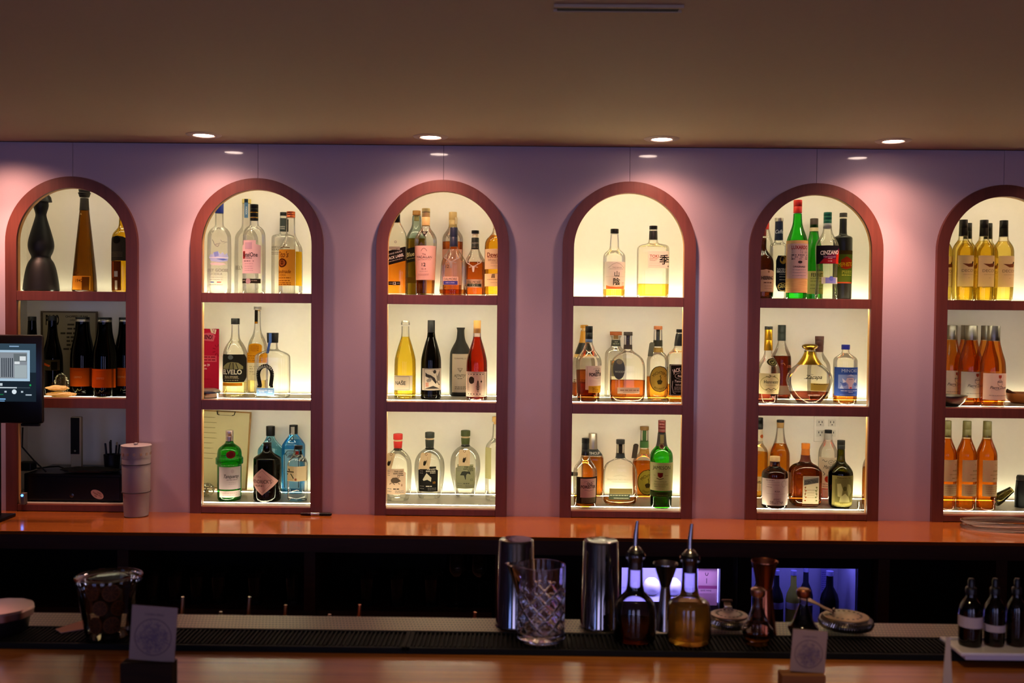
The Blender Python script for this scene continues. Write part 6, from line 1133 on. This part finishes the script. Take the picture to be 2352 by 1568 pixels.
# ===== two lit under-counter fridges
def fridge(px0, px1, lb, glow_s):
    yf = YF + .085; a, c = V(px0, 1303, yf), V(px1, 1303, yf); w = c.x - a.x; zt = a.z + .03; zb = .12
    g = empty('bar_fridge', ((a.x + c.x) / 2, yf, zb), lb, 'fridge', 'under-counter fridges'); H = zt - zb; hw = w / 2
    mb = MB()
    for q in (((-hw - .045, .03, 0), (-hw, .24, H + .02)), ((hw, .03, 0), (hw + .045, .24, H + .02)), ((-hw + .0003, .225, 0), (hw - .0003, .24, H + .02)), ((-hw + .0003, .03, H - .005), (hw - .0003, .2247, H + .02)), ((-hw + .0003, .03, 0), (hw - .0003, .2247, .03))): mb.box(*q, solid('#c4c2d2', .5))
    mb.build('cabinet_shell', parent=g, smooth=0)
    d = MB()
    for q in (((-hw - .045, 0, 0), (-hw, .026, H + .02)), ((hw, 0, 0), (hw + .045, .026, H + .02)), ((-hw + .0003, 0, H - .03), (hw - .0003, .026, H + .02)), ((-hw + .0003, 0, 0), (hw - .0003, .026, .04))): d.box(*q, M_BLACK)
    do = d.build('door_frame', parent=g, smooth=0)
    mb = MB(); mb.box((-hw + .0005, .010, .0405), (hw - .0005, .014, H - .0305), clear('#f2f2f6', '#b8b8c8', .5)); mb.build('door_glass', parent=do, smooth=0)
    mb = MB(); mb.box((hw + .008, -.02, H * .35), (hw + .02, -.0003, H * .75), M_BLACK, .003); mb.build('door_handle', parent=do, smooth=0)
    mb = MB(); mb.box((-hw + .02, .05, H - .011), (hw - .02, .08, H - .0054), glow((.42, .36, 1) if glow_s > 30 else (.22, .20, 1), glow_s)); mb.build('light_tube', parent=g, smooth=0)
    zs = V(1176, 1362, yf + .12).z - zb
    mb = MB(); mb.box((-hw + .001, .035, zs - .006), (hw - .001, .22, zs), solid('#9c9cac', .4)); mb.build('wire_shelf', parent=g, smooth=0)
    return g, yf, zb, zs, hw, H
g, yf, zb, zs, hw, H = fridge(1428, 1655, 'lit bar fridge behind the syrup bottles, white balls on its shelf', 60)
for j, px in enumerate((1497, 1546)):
    q = V(px, 1345, yf + .12); o = MB().lathe([(0, -.032), (.014, -.030), (.026, -.02), (.032, 0), (.026, .02), (.014, .03), (0, .032)], 28, solid('#e6e3ee', .4)).build('white_globe', loc=(q.x, yf + .12, zb + zs + .0325), smooth=60); tag(o, ['white ball-shaped container in the lit fridge near the dark syrup bottle', 'white ball-shaped container in the lit fridge behind the steel jigger'][j], 'container', 'white balls in the lit fridge')
a, c = V(1603, 1390, yf + .006), V(1648, 1305, yf + .006)
sheet('notice_card', 'pale pink notice card taped inside the lit fridge door', 'card', ((a.x + c.x) / 2, yf + .0085, a.z), c.x - a.x, c.z - a.z, .0008, '#e3c3c4', [('r', 1603, 1345, 1648, 1352, '#d88cc0'), ('l', circ(1623, 1317, 3.2, 5, 14, -20, 200), 1.4, '#3c343c'), ('l', [(1623, 1328), (1623, 1340)], 1.3, '#3c343c'), ('t', 'BARE WINE', 1622, 1356, 4, '#3c2c34', {'w': 25}), ('r', 1606, 1362, 1644, 1388, '#eee3ea')], (1603, 1305, 1648, 1390), trans=.85)
g, yf, zb, zs, hw, H = fridge(1727, 1972, 'lit bar fridge with dark bottles inside, behind the copper jigger', 11)
FB = [(1783, '#15171f', '#9ca0c8', 26, 0), (1822, '#a8a83c', '#d8d8dc', 28, 0), (1850, '#20222c', '#a8a8d0', 26, .05), (1905, '#0c0d14', None, 34, 0), (1742, '#2c5c38', None, 24, .05)]
fl = ['dark bottle with pale stripe in the fridge, near the copper jigger', 'bulbous bottle of yellow-green juice in the fridge', 'dark capped bottle behind the yellow-green one in the fridge', 'widest black bottle in the fridge, behind the raised strainer handle', 'green bottle at the edge of the fridge behind the copper jigger']
FZ = V(1836, 1306, yf + .09).z - .24
for (px, col, lc, w, dy), lb in zip(FB, fl):
    yy = yf + .09 + dy; q = V(px, 1380, yy); r = w / 2 * S(yy) * 1.25; g = empty('fridge_bottle', (q.x, yy, FZ), lb, 'bottle', 'bottles in the lit fridge'); hh = V(1836, 1310, yf + .09).z - FZ
    MB().lathe([(0, 0), (r, 0), (r, hh * .55), (r * .85, hh * .64), (r * .40, hh * .76), (r * .36, hh * .93), (0, hh * .93)], 28, solid(col, .2)).build('bottle_body', parent=g, smooth=40)
    MB().lathe([(0, hh * .93), (r * .4, hh * .93), (r * .4, hh), (0, hh)], 20, solid('#8d8cb0', .3)).build('cap', parent=g, smooth=40)
    if lc: MB().lathe([(r + .0006, hh * .42), (r + .0006, hh * .52)], 28, solid(lc, .5), caps=False).build('label', parent=g, smooth=40)
sh = [o for o in bpy.data.objects if o.name.startswith('wire_shelf') and o.parent and o.parent['label'].startswith('lit bar fridge with dark')]
for o in sh: o.location.z = FZ - .0005 - zb - zs
a, c = V(1885, 1412, yf + .2), V(1908, 1305, yf + .2)
sheet('paper_sheet', 'lilac printed sheet at the back of the fridge with dark bottles', 'paper', ((a.x + c.x) / 2, yf + .205, a.z), c.x - a.x, c.z - a.z, .001, '#a8a0d8', [('g', 1887, 1906, [1315 + 5 * j for j in range(9)], 1.6, '#6b64a8')], (1885, 1305, 1908, 1412))
# ===== speed rail bottles behind the bar, their pourers poking above the drip rail
ys = yfar + .07
rl = empty('speed_rail', (0, ys, BTZ - .40), 'steel speed rail trough hidden behind the bar', 'speed rail')
mb = MB(); mb.box((-2.4, -.06, 0), (2.4, .06, .004), metal('#8d8680', .3)); mb.box((-2.4, .056, .0042), (2.4, .06, .12), metal('#8d8680', .3)); mb.build('trough', parent=rl, smooth=0)
for j, (px, py, col) in enumerate(((418, 1370, '#b8ac94'), (505, 1404, '#8d8578'), (571, 1370, '#a89c84'), (654, 1389, '#b89c78'), (755, 1410, '#c8b49c'), (824, 1388, '#d8946c'), (1089, 1405, '#e0a07c'))):
    q = V(px, py, ys); zt_ = q.z - (BTZ - .3955); g = empty('pourer_bottle', (q.x, ys, BTZ - .3955), '%s metal pour spout poking above the drip rail, counting from the citrus jar' % ('first', 'second', 'third', 'fourth', 'fifth', 'sixth', 'seventh')[j], 'pourer bottle', 'pour spouts behind the drip rail')
    zb2 = zt_ - .075
    MB().lathe([(0, 0), (.026, 0), (.0275, .01), (.0275, zb2 * .62), (.024, zb2 * .72), (.015, zb2 * .82), (.0145, zb2)], 24, clear('#c8c4b4', '#57534a')).build('bottle_body', parent=g, smooth=40)
    MB().lathe([(0, zb2 - .01), (.0125, zb2), (.016, zb2 + .002), (.016, zb2 + .012), (.008, zb2 + .018), (0, zb2 + .018)], 20, M_BLACK).build('pourer_stopper', parent=g, smooth=40)
    MB().tube([(0, 0, zb2 + .017), (0, 0, zb2 + .045), (.002, 0, zt_)], [.0052, .0044, .0036], 10, metal(col, .3)).build('pour_spout', parent=g, smooth=40)
# ---------------------------------------------------------------- things on the front bar
SS = metal('#8d8a8c', .10); SSD = metal('#8a878a', .2)
def spot(px, py, z): 
    p = VZ(px, py, z); return p, S(p.y)
# shaker tins, upside down
for px, bot, top, wt, wb, lb in ((1186, 1452, 1237, 78, 92, 'steel shaker tin standing upside down behind the mixing glass'), (1380, 1452, 1239, 78, 92, 'steel shaker tin standing upside down between mixing glass and dark syrup bottle')):
    yy = yfar - .0405; s = S(yy); H = V(px, top, yy).z - (BTZ + .0034)
    r0, r1 = wb / 2 * s, wt / 2 * s
    g = empty('shaker_tin', (V(px - 1, (top + bot) / 2, yy).x, yy, BTZ + .0034), lb, 'shaker tin', 'upturned shaker tins')
    MB().lathe([(r0 - .001, 0), (r0 + .0015, .001), (r0, .004), (r1 + .0008, H - .004), (r1 * .96, H - .0005), (r1 * .9, H), (0, H - .002)], 56, SS, caps=False).build('tin_body', parent=g, smooth=40)
# mixing glass with cut diamonds
p, s = spot(1242, 1484, MT); R = 54 * s; yy = p.y + R; s = S(yy); R = 55 * s; H = V(1242, 1296, yy).z - MT
g = empty('mixing_glass', (V(1243, 1390, yy).x, yy, MT), 'cut crystal mixing glass with pouring lip on the rubber mat', 'mixing glass')
n = 144; vs = []; fs = []; rows = 96
def cut(a, z):
    q = 0
    if .15 * H < z < .70 * H:
        u = a / (2 * PI) * 9; v = z / H * 4.6
        d1 = abs(((u + v) % 1) - .5); d2 = abs(((u - v) % 1) - .5)
        q = max(0, .10 - min(d1, d2)) / .10
    return q
prof = [(R * .90, 0), (R * .97, .002)] + [(R, H * (.02 + .98 * i / rows)) for i in range(rows + 1)]
for r, z in prof:
    for j in range(n):
        a = 2 * PI * j / n; rr = r - cut(a, z) * .0030
        da = (a - math.radians(186) + PI) % (2 * PI) - PI; lip = math.exp(-(da / .26) ** 2) * max(0, (z / H - .86) / .14) ** 1.5 * .026
        vs.append(((rr + lip) * math.cos(a), (rr + lip) * math.sin(a), z + lip * .15))
no = len(prof)
inn = [(R - .0035, H), (R - .0045, H * .5), (R - .0052, .018), (R * .7, .0125), (0.002, .0115)]
for r, z in inn:
    for j in range(n):
        a = 2 * PI * j / n; da = (a - math.radians(186) + PI) % (2 * PI) - PI; lip = math.exp(-(da / .26) ** 2) * max(0, (z / H - .86) / .14) ** 1.5 * .026
        vs.append(((r + lip) * math.cos(a), (r + lip) * math.sin(a), z + lip * .15))
for i in range(no + len(inn) - 1):
    for j in range(n):
        a = i * n + j; b2 = i * n + (j + 1) % n; fs.append((a, b2, b2 + n, a + n))
fs.append(tuple(range(n - 1, -1, -1))); fs.append(tuple((no + len(inn) - 1) * n + j for j in range(n)))
mb = MB(); mb.add(vs, fs, refr('#f6f2f4')); mb.build('glass_body', parent=g, smooth=40)
# syrup bottles with pourers
def syrup(px, bot, top, w, neckw, shoulder, neckb, rim, lb, liqc, level, edge, hz=.0):
    p, s = spot(px, bot, MT); R = w / 2 * s; yy = p.y + R * .9; s = S(yy); R = w / 2 * s; zz = lambda py: V(px, py, yy).z - MT
    g = empty('syrup_bottle', (V(px - 1, 1400, yy).x, yy, MT), lb, 'bottle', 'syrup bottles with metal pourers'); rn = neckw / 2 * s
    body = chaikin([(R * .94, .001), (R, .006), (R, zz(shoulder)), (R * .90, zz(shoulder - 26)), (R * .58, zz(neckb + 12)), (rn, zz(neckb)), (rn * .92, zz(rim + 20))], 3) + [(rn * 1.25, zz(rim + 12)), (rn * 1.3, zz(rim + 6)), (rn * 1.15, zz(rim))]
    MB().lathe([(0, .003), (R * .8, .001)] + body, 56, clear('#f0ecee', '#8d868c', 1.5, blend=.42), caps=False).build('glass_body', parent=g, smooth=50)
    q = [(r - .0025, max(z, .009)) for r, z in body if z < zz(level)]; q[0] = (q[0][0] * .95, .009)
    MB().lathe([(0, .009)] + q + [(q[-1][0], zz(level)), (0, zz(level))], 56, clear(liqc, edge, refl=0, haze=hz)).build('syrup', parent=g, smooth=50)
    MB().lathe([(0, zz(rim + 40)), (rn * .86, zz(rim + 38)), (rn * .9, zz(rim + 4)), (rn * 1.02, zz(rim - 1)), (rn * .8, zz(rim - 6)), (0, zz(rim - 7))], 28, solid('#15120f', .4)).build('pourer_stopper', parent=g, smooth=40)
    MB().lathe([(rn * .8, zz(rim - 6)), (rn * .66, zz(rim - 11)), (.006, zz(rim - 14)), (.0052, zz(rim - 16))], 28, metal('#a8a2a0', .2), caps=False).build('pourer_collar', parent=g, smooth=40)
    MB().tube([(0, 0, zz(rim - 14)), (0, .001, zz(rim - 40)), (.003, .003, zz(top))], [.0055, .0048, .0030], 12, metal('#8a8488', .25)).build('pour_spout', parent=g, smooth=40)
syrup(1459, 1481, 1197, 98, 36, 1405, 1352, 1268, 'round syrup bottle half full of dark brown syrup with metal pourer', '#3c1808', 1424, '#120602')
syrup(1584, 1486, 1203, 101, 37, 1405, 1362, 1275, 'round syrup bottle full of golden syrup with metal pourer', '#dcb050', 1384, '#8d6420', .35)
# jiggers
def jigger(px, bot, top, wt, wm, mid, wb, mat, lb, z=None):
    z = MT if z is None else z
    p, s = spot(px, bot, z); yy = p.y + wb / 2 * s; s = S(yy); zz = lambda py: V(px, py, yy).z - z
    g = empty('jigger', (V(px, (bot + top) / 2, yy).x, yy, z), lb, 'jigger', 'double ended jiggers')
    a, m, c = wt / 2 * s, wm / 2 * s, wb / 2 * s
    MB().lathe([(c - .001, 0), (c + .0008, .0008), (c, .003), (m, zz(mid)), (m, zz(mid - 3))], 40, mat, caps=False).build('lower_cup', parent=g, smooth=40)
    MB().lathe([(m, zz(mid - 3)), (a - .001, zz(top + 10)), (a + .0012, zz(top + 6)), (a + .0008, zz(top + 4)), (a - .0016, zz(top + 9)), (m - .0012, zz(mid - 8)), (0, zz(mid - 6))], 40, mat, caps=False).build('upper_cup', parent=g, smooth=40)
    MB().lathe([(m - .0004, zz(mid)), (m + .0009, zz(mid) + .0012), (m - .0004, zz(mid - 4))], 40, mat, caps=False).build('waist_ring', parent=g, smooth=40)
jigger(1528, 1453, 1288, 55, 21, 1349, 44, metal('#8f8a8a', .22), 'steel double ended jigger between the two syrup bottles')
jigger(1755, 1462, 1283, 59, 36, 1352, 58, metal('#9c5c40', .25), 'tall copper jigger behind the small amber dasher bottle', None)
# strainers
def strainer(px, py, w, lb, plate, hdir, hl, lift):
    p, s = spot(px, py, MT); R = w / 2 * s
    g = empty('cocktail_strainer', (p.x, p.y + R * .8, MT), lb, 'strainer', 'sprung cocktail strainers')
    MB().tube([((R - .004) * math.cos(t * 2 * PI / 160) + 0, (R - .004) * math.sin(t * 2 * PI / 160), .011) for t in range(160)], .0085, 10, metal('#57504c', .3), closed=True).build('rim_core', parent=g, smooth=60)
    pts = []; nc = 70
    for t in range(nc * 8):
        a = t / (nc * 8) * 2 * PI; q = t / 8 * 2 * PI; rr = R - .004 + .0098 * math.cos(q); pts.append((rr * math.cos(a), rr * math.sin(a), .0125 + .0098 * math.sin(q)))
    MB().tube(pts, .0011, 5, metal('#c8c0b8', .2), closed=True).build('spring', parent=g, smooth=60)
    mb = MB(); mb.lathe([(0, .0235), (R * .86, .0235), (R * .93, .0225), (R * .93, .0250), (R * .86, .0262), (0, .0262)], 48, plate)
    for j in range(18):
        a = 2 * PI * j / 18; mb.lathe([(0, .0263), (.0028, .0263), (.0028, .0266), (0, .0266)], 10, M_BLACK, M=Matrix.Translation((R * .62 * math.cos(a), R * .62 * math.sin(a), 0)))
    mb.build('perforated_plate', parent=g, smooth=40)
    d = Vector(hdir).normalized(); up = Vector((0, 0, 1)); q = [d * (R * .55) + up * .029, d * (R * .9) + up * .034, d * (R * 1.15) + up * (.036 + lift * .3), d * (R + hl * .5) + up * (.036 + lift * .75), d * (R + hl) + up * (.036 + lift)]
    sd = Vector((-d.y, d.x, 0)); ws = (.006, .007, .006, .012, .009); vs = []; fs = []
    for c, w2 in zip(q, ws): vs += [c + sd * w2, c - sd * w2, c - sd * w2 + up * .0022, c + sd * w2 + up * .0022]
    for i in range(4):
        for e in range(4): fs.append((i * 4 + e, i * 4 + (e + 1) % 4, i * 4 + 4 + (e + 1) % 4, i * 4 + 4 + e))
    fs += [(3, 2, 1, 0), (16, 17, 18, 19)]
    mb = MB(); mb.add(vs, fs, plate); mb.build('handle', parent=g, smooth=40)
    c = d * (R * .5) + up * .0305; mb = MB(); mb.tube([c - sd * .008 - up * .003, c - sd * .006 + up * .004, c + sd * .006 + up * .004, c + sd * .008 - up * .003], .0022, 8, metal('#b8aca4', .25)); mb.build('finger_tab', parent=g, smooth=40)
strainer(1682, 1450, 92, 'dull steel strainer lying beside the golden syrup bottle', metal('#7a6660', .4), (.10, 1, 0), .006, .004)
strainer(1957, 1456, 112, 'brassy strainer at the rail with its raised handle pointing at the dark bitters bottle', metal('#8d7a5c', .4), (-.9, .42, 0), .046, .012)
# small dasher bottles
def dasher(px, bot, top, w, sh, neckw, capb, col, liqc, level, capm, lb, edge='#57504c'):
    p, s = spot(px, bot, MT); yy = p.y + w / 2 * s * .85; s = S(yy); R = w / 2 * s; zz = lambda py: V(px, py, yy).z - MT; rn = neckw / 2 * s
    g = empty('bitters_bottle', (V(px, (bot + top) / 2, yy).x, yy, MT), lb, 'bottle', 'bitters bottles on the mat')
    hb = zz(sh)
    body = chaikin([(R * .72, .001), (R * .78, .010), (R, hb * .62), (R * .98, hb * .8), (R * .70, hb), (rn * 1.25, zz(sh - 36)), (rn, zz(capb + 22)), (rn * .95, zz(capb))], 3)
    MB().lathe([(0, .003), (R * .6, .001)] + body, 44, clear(col, edge, 1.3, blend=.42), caps=False).build('glass_body', parent=g, smooth=50)
    q = [(r - .0022, max(z, .010)) for r, z in body if z < zz(level)]; q[0] = (q[0][0] * .95, .010)
    MB().lathe([(0, .010)] + q + [(q[-1][0], zz(level)), (0, zz(level))], 44, clear(liqc, refl=0, haze=.3)).build('bitters', parent=g, smooth=50)
    MB().lathe([(0, zz(capb + 3)), (rn * 1.3, zz(capb + 3)), (rn * 1.6, zz(capb - 3)), (rn * 1.6, zz(top + 4)), (rn * 1.2, zz(top)), (0, zz(top - 1))], 28, capm).build('dasher_cap', parent=g, smooth=40)
dasher(1740, 1488, 1349, 74, 1432, 21, 1366, '#e3d8d3', '#c88c2c', 1461, metal('#a08278', .3), 'small clear bitters bottle with a little amber liquid and metal cap')
dasher(1845, 1478, 1351, 70, 1430, 20, 1368, '#d8ccd0', '#140a0c', 1418, metal('#9c6448', .3), 'small bitters bottle of black liquid with copper cap behind the menu card')
# jar of dried citrus
p, s = spot(248, 1474, MT); R = 72 * s; yy = p.y + 50 * s; s = S(yy); R = 76 * s; H = V(250, 1316, yy).z - MT
g = empty('citrus_jar', (V(250, 1390, yy).x, yy, MT), 'wide glass jar with lid, filled with dried citrus wheels', 'jar')
JG = clear('#e6e1cc', '#8d8a70', 1.1, blend=.4)
jar = [(0, .004), (R * .60, .001), (R * .66, .004), (R * .72, .02), (R * .92, H * .82), (R * .93, H * .86)]
MB().lathe(jar, 56, JG, caps=False).build('jar_body', parent=g, smooth=40)
MB().lathe([(R * .935, H * .885), (R * .985, H * .89), (R * 1.0, H * .93), (R * .985, H * .965), (R * .93, H * .97), (R * .86, H * .945), (R * .4, H * .94), (0, H * .94)], 56, clear('#e3dcc0', '#8d8868', 1.0, blend=.5), caps=False).build('jar_lid', parent=g, smooth=40)
rnd = random.Random(12); rind = solid('#572c12', .7); flesh = solid('#381708', .7); pith = solid('#6b4a28', .8); JL = g.location.copy()
nm = ['lower outer', 'lower inner', 'middle row first', 'middle row central', 'middle row last', 'upper outer', 'upper inner']
for j, (an, zf_, rd, rw) in enumerate(((-118, .20, .47, .25), (-58, .21, .47, .25), (-143, .49, .56, .225), (-92, .50, .58, .225), (-40, .48, .56, .225), (-116, .755, .60, .26), (-62, .745, .60, .26))):
    w = MB(); rr = R * rw
    w.lathe([(rr * .90, -.0015), (rr, -.0018), (rr, .0018), (rr * .90, .0015)], 32, rind); w.lathe([(0, -.0012), (rr * .9, -.0014), (rr * .9, .0014), (0, .0012)], 32, pith)
    for q in range(9):
        a = q * 2 * PI / 9
        for sg in (1, -1): w.add([(rr * .12 * math.cos(a + .35), rr * .12 * math.sin(a + .35), sg * .0019), (rr * .82 * math.cos(a + .08), rr * .82 * math.sin(a + .08), sg * .0019), (rr * .86 * math.cos(a + .35), rr * .86 * math.sin(a + .35), sg * .0019), (rr * .82 * math.cos(a + .62), rr * .82 * math.sin(a + .62), sg * .0019)], [(0, 1, 2, 3)], flesh)
    ang = math.radians(an)
    o = w.build('dried_citrus_slice', smooth=0, loc=(JL.x + R * rd * math.cos(ang), JL.y + R * rd * math.sin(ang), JL.z + H * zf_ + .002)); o.rotation_euler = (math.radians(86), 0, ang + PI / 2)
    tag(o, '%s dried citrus wheel in the glass jar' % nm[j], 'citrus slice', 'dried citrus slices in the jar')
fl = MB(); fl.lathe([(0, .006), (R * .28, .006), (R * .36, H * .45), (R * .34, H * .7), (0, H * .74)], 32, solid('#1c0f08', .8)); o = fl.build('dried_peel', smooth=40, loc=(JL.x, JL.y + R * .12, JL.z))
tag(o, 'dark mass of dried peel packed in the middle of the citrus jar', 'dried peel', kind='stuff')
# foil topped tub at the edge
p, s = spot(5, 1462, MT); yy = p.y + 50 * s; s = S(yy); R = 70 * s; H = V(5, 1392, yy).z - MT
g = empty('foil_tub', (V(2, 1420, yy).x, yy, MT), 'dark round tub with shiny foil lid at the end of the bar', 'tub')
MB().lathe([(0, 0), (R * .8, 0), (R * .84, .004), (R * .92, H * .7), (0, H * .7)], 48, solid('#141012', .35)).build('tub_body', parent=g, smooth=40)
lid = MB(); n = 64; vs = []; prof = [(R * .93, H * .62), (R * 1.0, H * .64), (R * 1.02, H * .9), (R * .98, H * 1.0), (R * .6, H * 1.03), (0, H * 1.04)]
lid.lathe(prof, n, metal('#b89c9c', .3), caps=False)
lid.v = [(x * (1 + .02 * math.sin(9 * math.atan2(y, x)) * math.sin(40 * z)), y * (1 + .02 * math.sin(11 * math.atan2(y, x))), z) for x, y, z in lid.v]
lid.build('foil_lid', parent=g, smooth=25)
# peach slip under the jar
p = VZ(168, 1449, MT); o = MB(); a, b2, c, d = VZ(196, 1424, MT), VZ(128, 1446, MT), VZ(140, 1454, MT), VZ(200, 1444, MT)
zt_ = MT + .0004; L4 = [(q.x, q.y) for q in (a, d, c, b2)]
o.add([(x, y, zt_ + .0012) for x, y in L4] + [(x, y, zt_) for x, y in L4], [(0, 1, 2, 3), (7, 6, 5, 4), (0, 4, 5, 1), (1, 5, 6, 2), (2, 6, 7, 3), (3, 7, 4, 0)], paper('#c08a78', .05)); tag(o.build('paper_slip', smooth=0), 'peach paper slip tucked beside the citrus jar', 'paper')
# menu cards in wooden blocks
def menu(px0, px1, y0, y1, skew, tilt, blk, lb, blocklabel):
    # card lower edge stands in a slotted block on the bar
    cx = (px0 + px1) / 2; zt2 = BTZ + .022
    yy = by(1560 if y1 > 1550 else y1, cx, zt2); yy = -2.14
    s = S(yy); w = (px1 - px0) * s; top = V(cx, y0, yy).z; bot = V(cx, y1, yy).z
    g = empty('menu_card', (V(cx - skew * .5, (y0 + y1) / 2, yy).x, yy, BTZ), lb, 'menu card', 'drink menu cards in wooden blocks'); z0, z1 = bot - BTZ, top - BTZ; h = z1 - z0; mb = MB(); mb.box((-w / 2, -.0006, z0), (w / 2, .0006, z1), paper('#8a756c', .15))
    its = [('t', 'COMBO MENU', 0, -.42, .045, '#4c3c44', {'w': .42, 'bold': .03}), ('l', circ(0, .08, .40, .40, 48), .016, '#57464e', True)]
    rnd = random.Random(5)
    for q in range(150):
        a, r0 = rnd.uniform(0, 6.28), rnd.uniform(.02, .34); x, y = r0 * math.cos(a), .08 + r0 * math.sin(a); b_ = rnd.uniform(0, 6.28)
        its.append(('l', [(x, y), (x + .07 * math.cos(b_), y + .07 * math.sin(b_)), (x + .07 * math.cos(b_) + .04 * math.cos(b_ + 1), y + .07 * math.sin(b_) + .04 * math.sin(b_ + 1))], .013, '#6b5a64'))
    for v, f, cc, L in items_geo(its, 1e9): mb.add([(x * w, -.0009 - .00001 * L, z0 + h * .5 - y * w) for x, y in v], f, paper(cc, .05))
    T_ = Matrix.Translation((0, 0, z0)) @ Matrix.Rotation(math.radians(tilt), 4, 'Y') @ Matrix.Translation((0, 0, -z0 + .004)); mb.v = [(T_ @ Vector(p))[:] for p in mb.v]; mb.build('printed_card', parent=g, smooth=0, clean=False)
    W2, D2 = blk[0] * s / 2, .014
    mb = MB(); ox = blk[1] * s; Hh = z0 + .003
    mb.box((ox - W2, -D2, 0.0003), (ox + W2, -.0012, Hh), blk[2], .0012); mb.box((ox - W2, .0012, 0.0003), (ox + W2, D2, Hh), blk[2], .0012); mb.box((ox - W2, -.0012, .0003), (ox + W2, .0012, max(.004, z0 - .002)), blk[2]); mb.build('wood_block', parent=g, smooth=0)
menu(288, 394, 1397, 1522, -14, 3.6, (120, -6, wood('#1c0f0a', '#26160c', .7, (4, 30, 30), spec=.1)), 'printed menu card standing in a dark wood block by the citrus jar', '')
menu(1808, 1888, 1452, 1548, -12, 3.6, (100, -12, wood('#5c3820', '#6b4426', .7, (4, 30, 30), spec=.1)), 'printed menu card standing in a wood block before the black bitters bottle', '')
# tray of dropper bottles
a, b2 = VZ(2170, 1461, BTZ + .03), VZ(2215, 1499, BTZ + .03); TZ = BTZ + .03
xr = a.x + .36; x0 = VZ(2170, 1470, TZ).x
g = empty('serving_tray', ((x0 + xr) / 2, (a.y + b2.y) / 2, MZ + MH), 'white rectangular tray carrying amber dropper bottles', 'tray'); w = (xr - x0) / 2; d = (a.y - b2.y) / 2; hz = TZ - (MZ + MH)
mb = MB(); PW = solid('#cfc8cc', .25)
mb.box((-w + .014, -d + .014, 0.0003), (w - .014, d - .014, hz - .008), PW, .002); mb.box((-w + .006, -d + .006, hz - .0082), (w - .006, d - .006, hz - .004), PW, .001)
for q in (((-w, -d, hz - .006), (w, -d + .007, hz)), ((-w, d - .007, hz - .006), (w, d, hz)), ((-w, -d + .0072, hz - .006), (-w + .007, d - .0072, hz)), ((w - .007, -d + .0072, hz - .006), (w, d - .0072, hz))): mb.box(*q, PW, .0015)
mb.build('tray_body', parent=g, smooth=0); zt_ = MZ + MH + hz - .0038
db = None
for px, bot, top, w2, lb, tape in ((2229, 1488, 1328, 52, 'amber dropper bottle nearest the tray corner, white tape round it', 0), (2284, 1490, 1331, 46, 'amber dropper bottle in the middle of the tray, white tape on it', 0), (2334, 1488, 1329, 44, 'amber dropper bottle at the picture edge of the tray, without tape', 1)):
    p = VZ(px, 1488, zt_); yy = p.y + .02; s = S(yy); R = w2 / 2 * s; zz = lambda py: V(px, py, yy).z - zt_
    g = empty('dropper_bottle', (V(px, 1420, yy).x, yy, zt_), lb, 'bottle', 'amber dropper bottles on the tray')
    MB().lathe([(0, .001), (R * .92, 0)] + chaikin([(R * .96, .002), (R, .006), (R, zz(1410)), (R * .9, zz(1388)), (R * .42, zz(1372)), (R * .40, zz(1362))], 3) + [(0, zz(1362))], 40, clear('#6b2c0a', '#1c0802', 1.3, blend=.42)).build('bottle_body', parent=g, smooth=50)
    MB().lathe([(0, .004), (R * .92, .004), (R * .92, zz(1425)), (0, zz(1425))], 32, liq('#4c1c06')).build('liquid', parent=g, smooth=50)
    MB().lathe([(0, zz(1363)), (R * .48, zz(1363)), (R * .5, zz(1352)), (R * .45, zz(1349)), (R * .3, zz(1347)), (R * .30, zz(1334)), (R * .2, zz(1328)), (0, zz(1327))], 28, solid('#0f0e10', .35)).build('dropper_cap', parent=g, smooth=40)
    if not tape: MB().lathe([(R + .0006, zz(1436 if px < 2250 else 1446)), (R + .0006, zz(1411 if px < 2250 else 1430))], 40, paper('#b8a8a4', .1), caps=False).build('tape_label', parent=g, smooth=40)
# card seen edge on near the tray
yy = -2.16; a, c = V(2148, 1568, yy), V(2178, 1462, yy - .0)
zt2 = c.z - BTZ; g = empty('table_tent', (a.x + .004, yy, BTZ), 'white folded card seen almost edge on beside the tray', 'card')
Ht = zt2; mb = MB(); dx = c.x - a.x - .004
vs = [(-.012, -.05, .0004), (.004, -.05, .0004), (dx, .0, Ht), (dx - .004, .0, Ht), (-.010, .05, .0004), (.006, .05, .0004)]
mb.add([(-.014, -.045, .0004), (.008, -.045, .0004), (dx + .003, 0, Ht), (dx - .003, 0, Ht), (-.014, -.0436, .0004), (.008, -.0436, .0004), (dx + .003, .0014, Ht), (dx - .003, .0014, Ht)], [(0, 1, 2, 3), (7, 6, 5, 4), (0, 4, 5, 1), (1, 5, 6, 2), (2, 6, 7, 3), (3, 7, 4, 0)], paper('#9c8c88', .2))
mb.build('printed_leaf', parent=g, smooth=0)
SC.view_settings.view_transform = 'Standard'; SC.view_settings.look = 'None'; SC.view_settings.exposure = 0.0; SC.view_settings.gamma = 1.0; SC.view_settings.use_curve_mapping = False
cy = SC.cycles; cy.use_denoising = True; cy.use_adaptive_sampling = True; cy.adaptive_threshold = 0.02; cy.max_bounces = 12; cy.diffuse_bounces = 4; cy.glossy_bounces = 4; cy.transmission_bounces = 10; cy.transparent_max_bounces = 32; cy.caustics_reflective = False; cy.caustics_refractive = False; cy.sample_clamp_indirect = 6.0
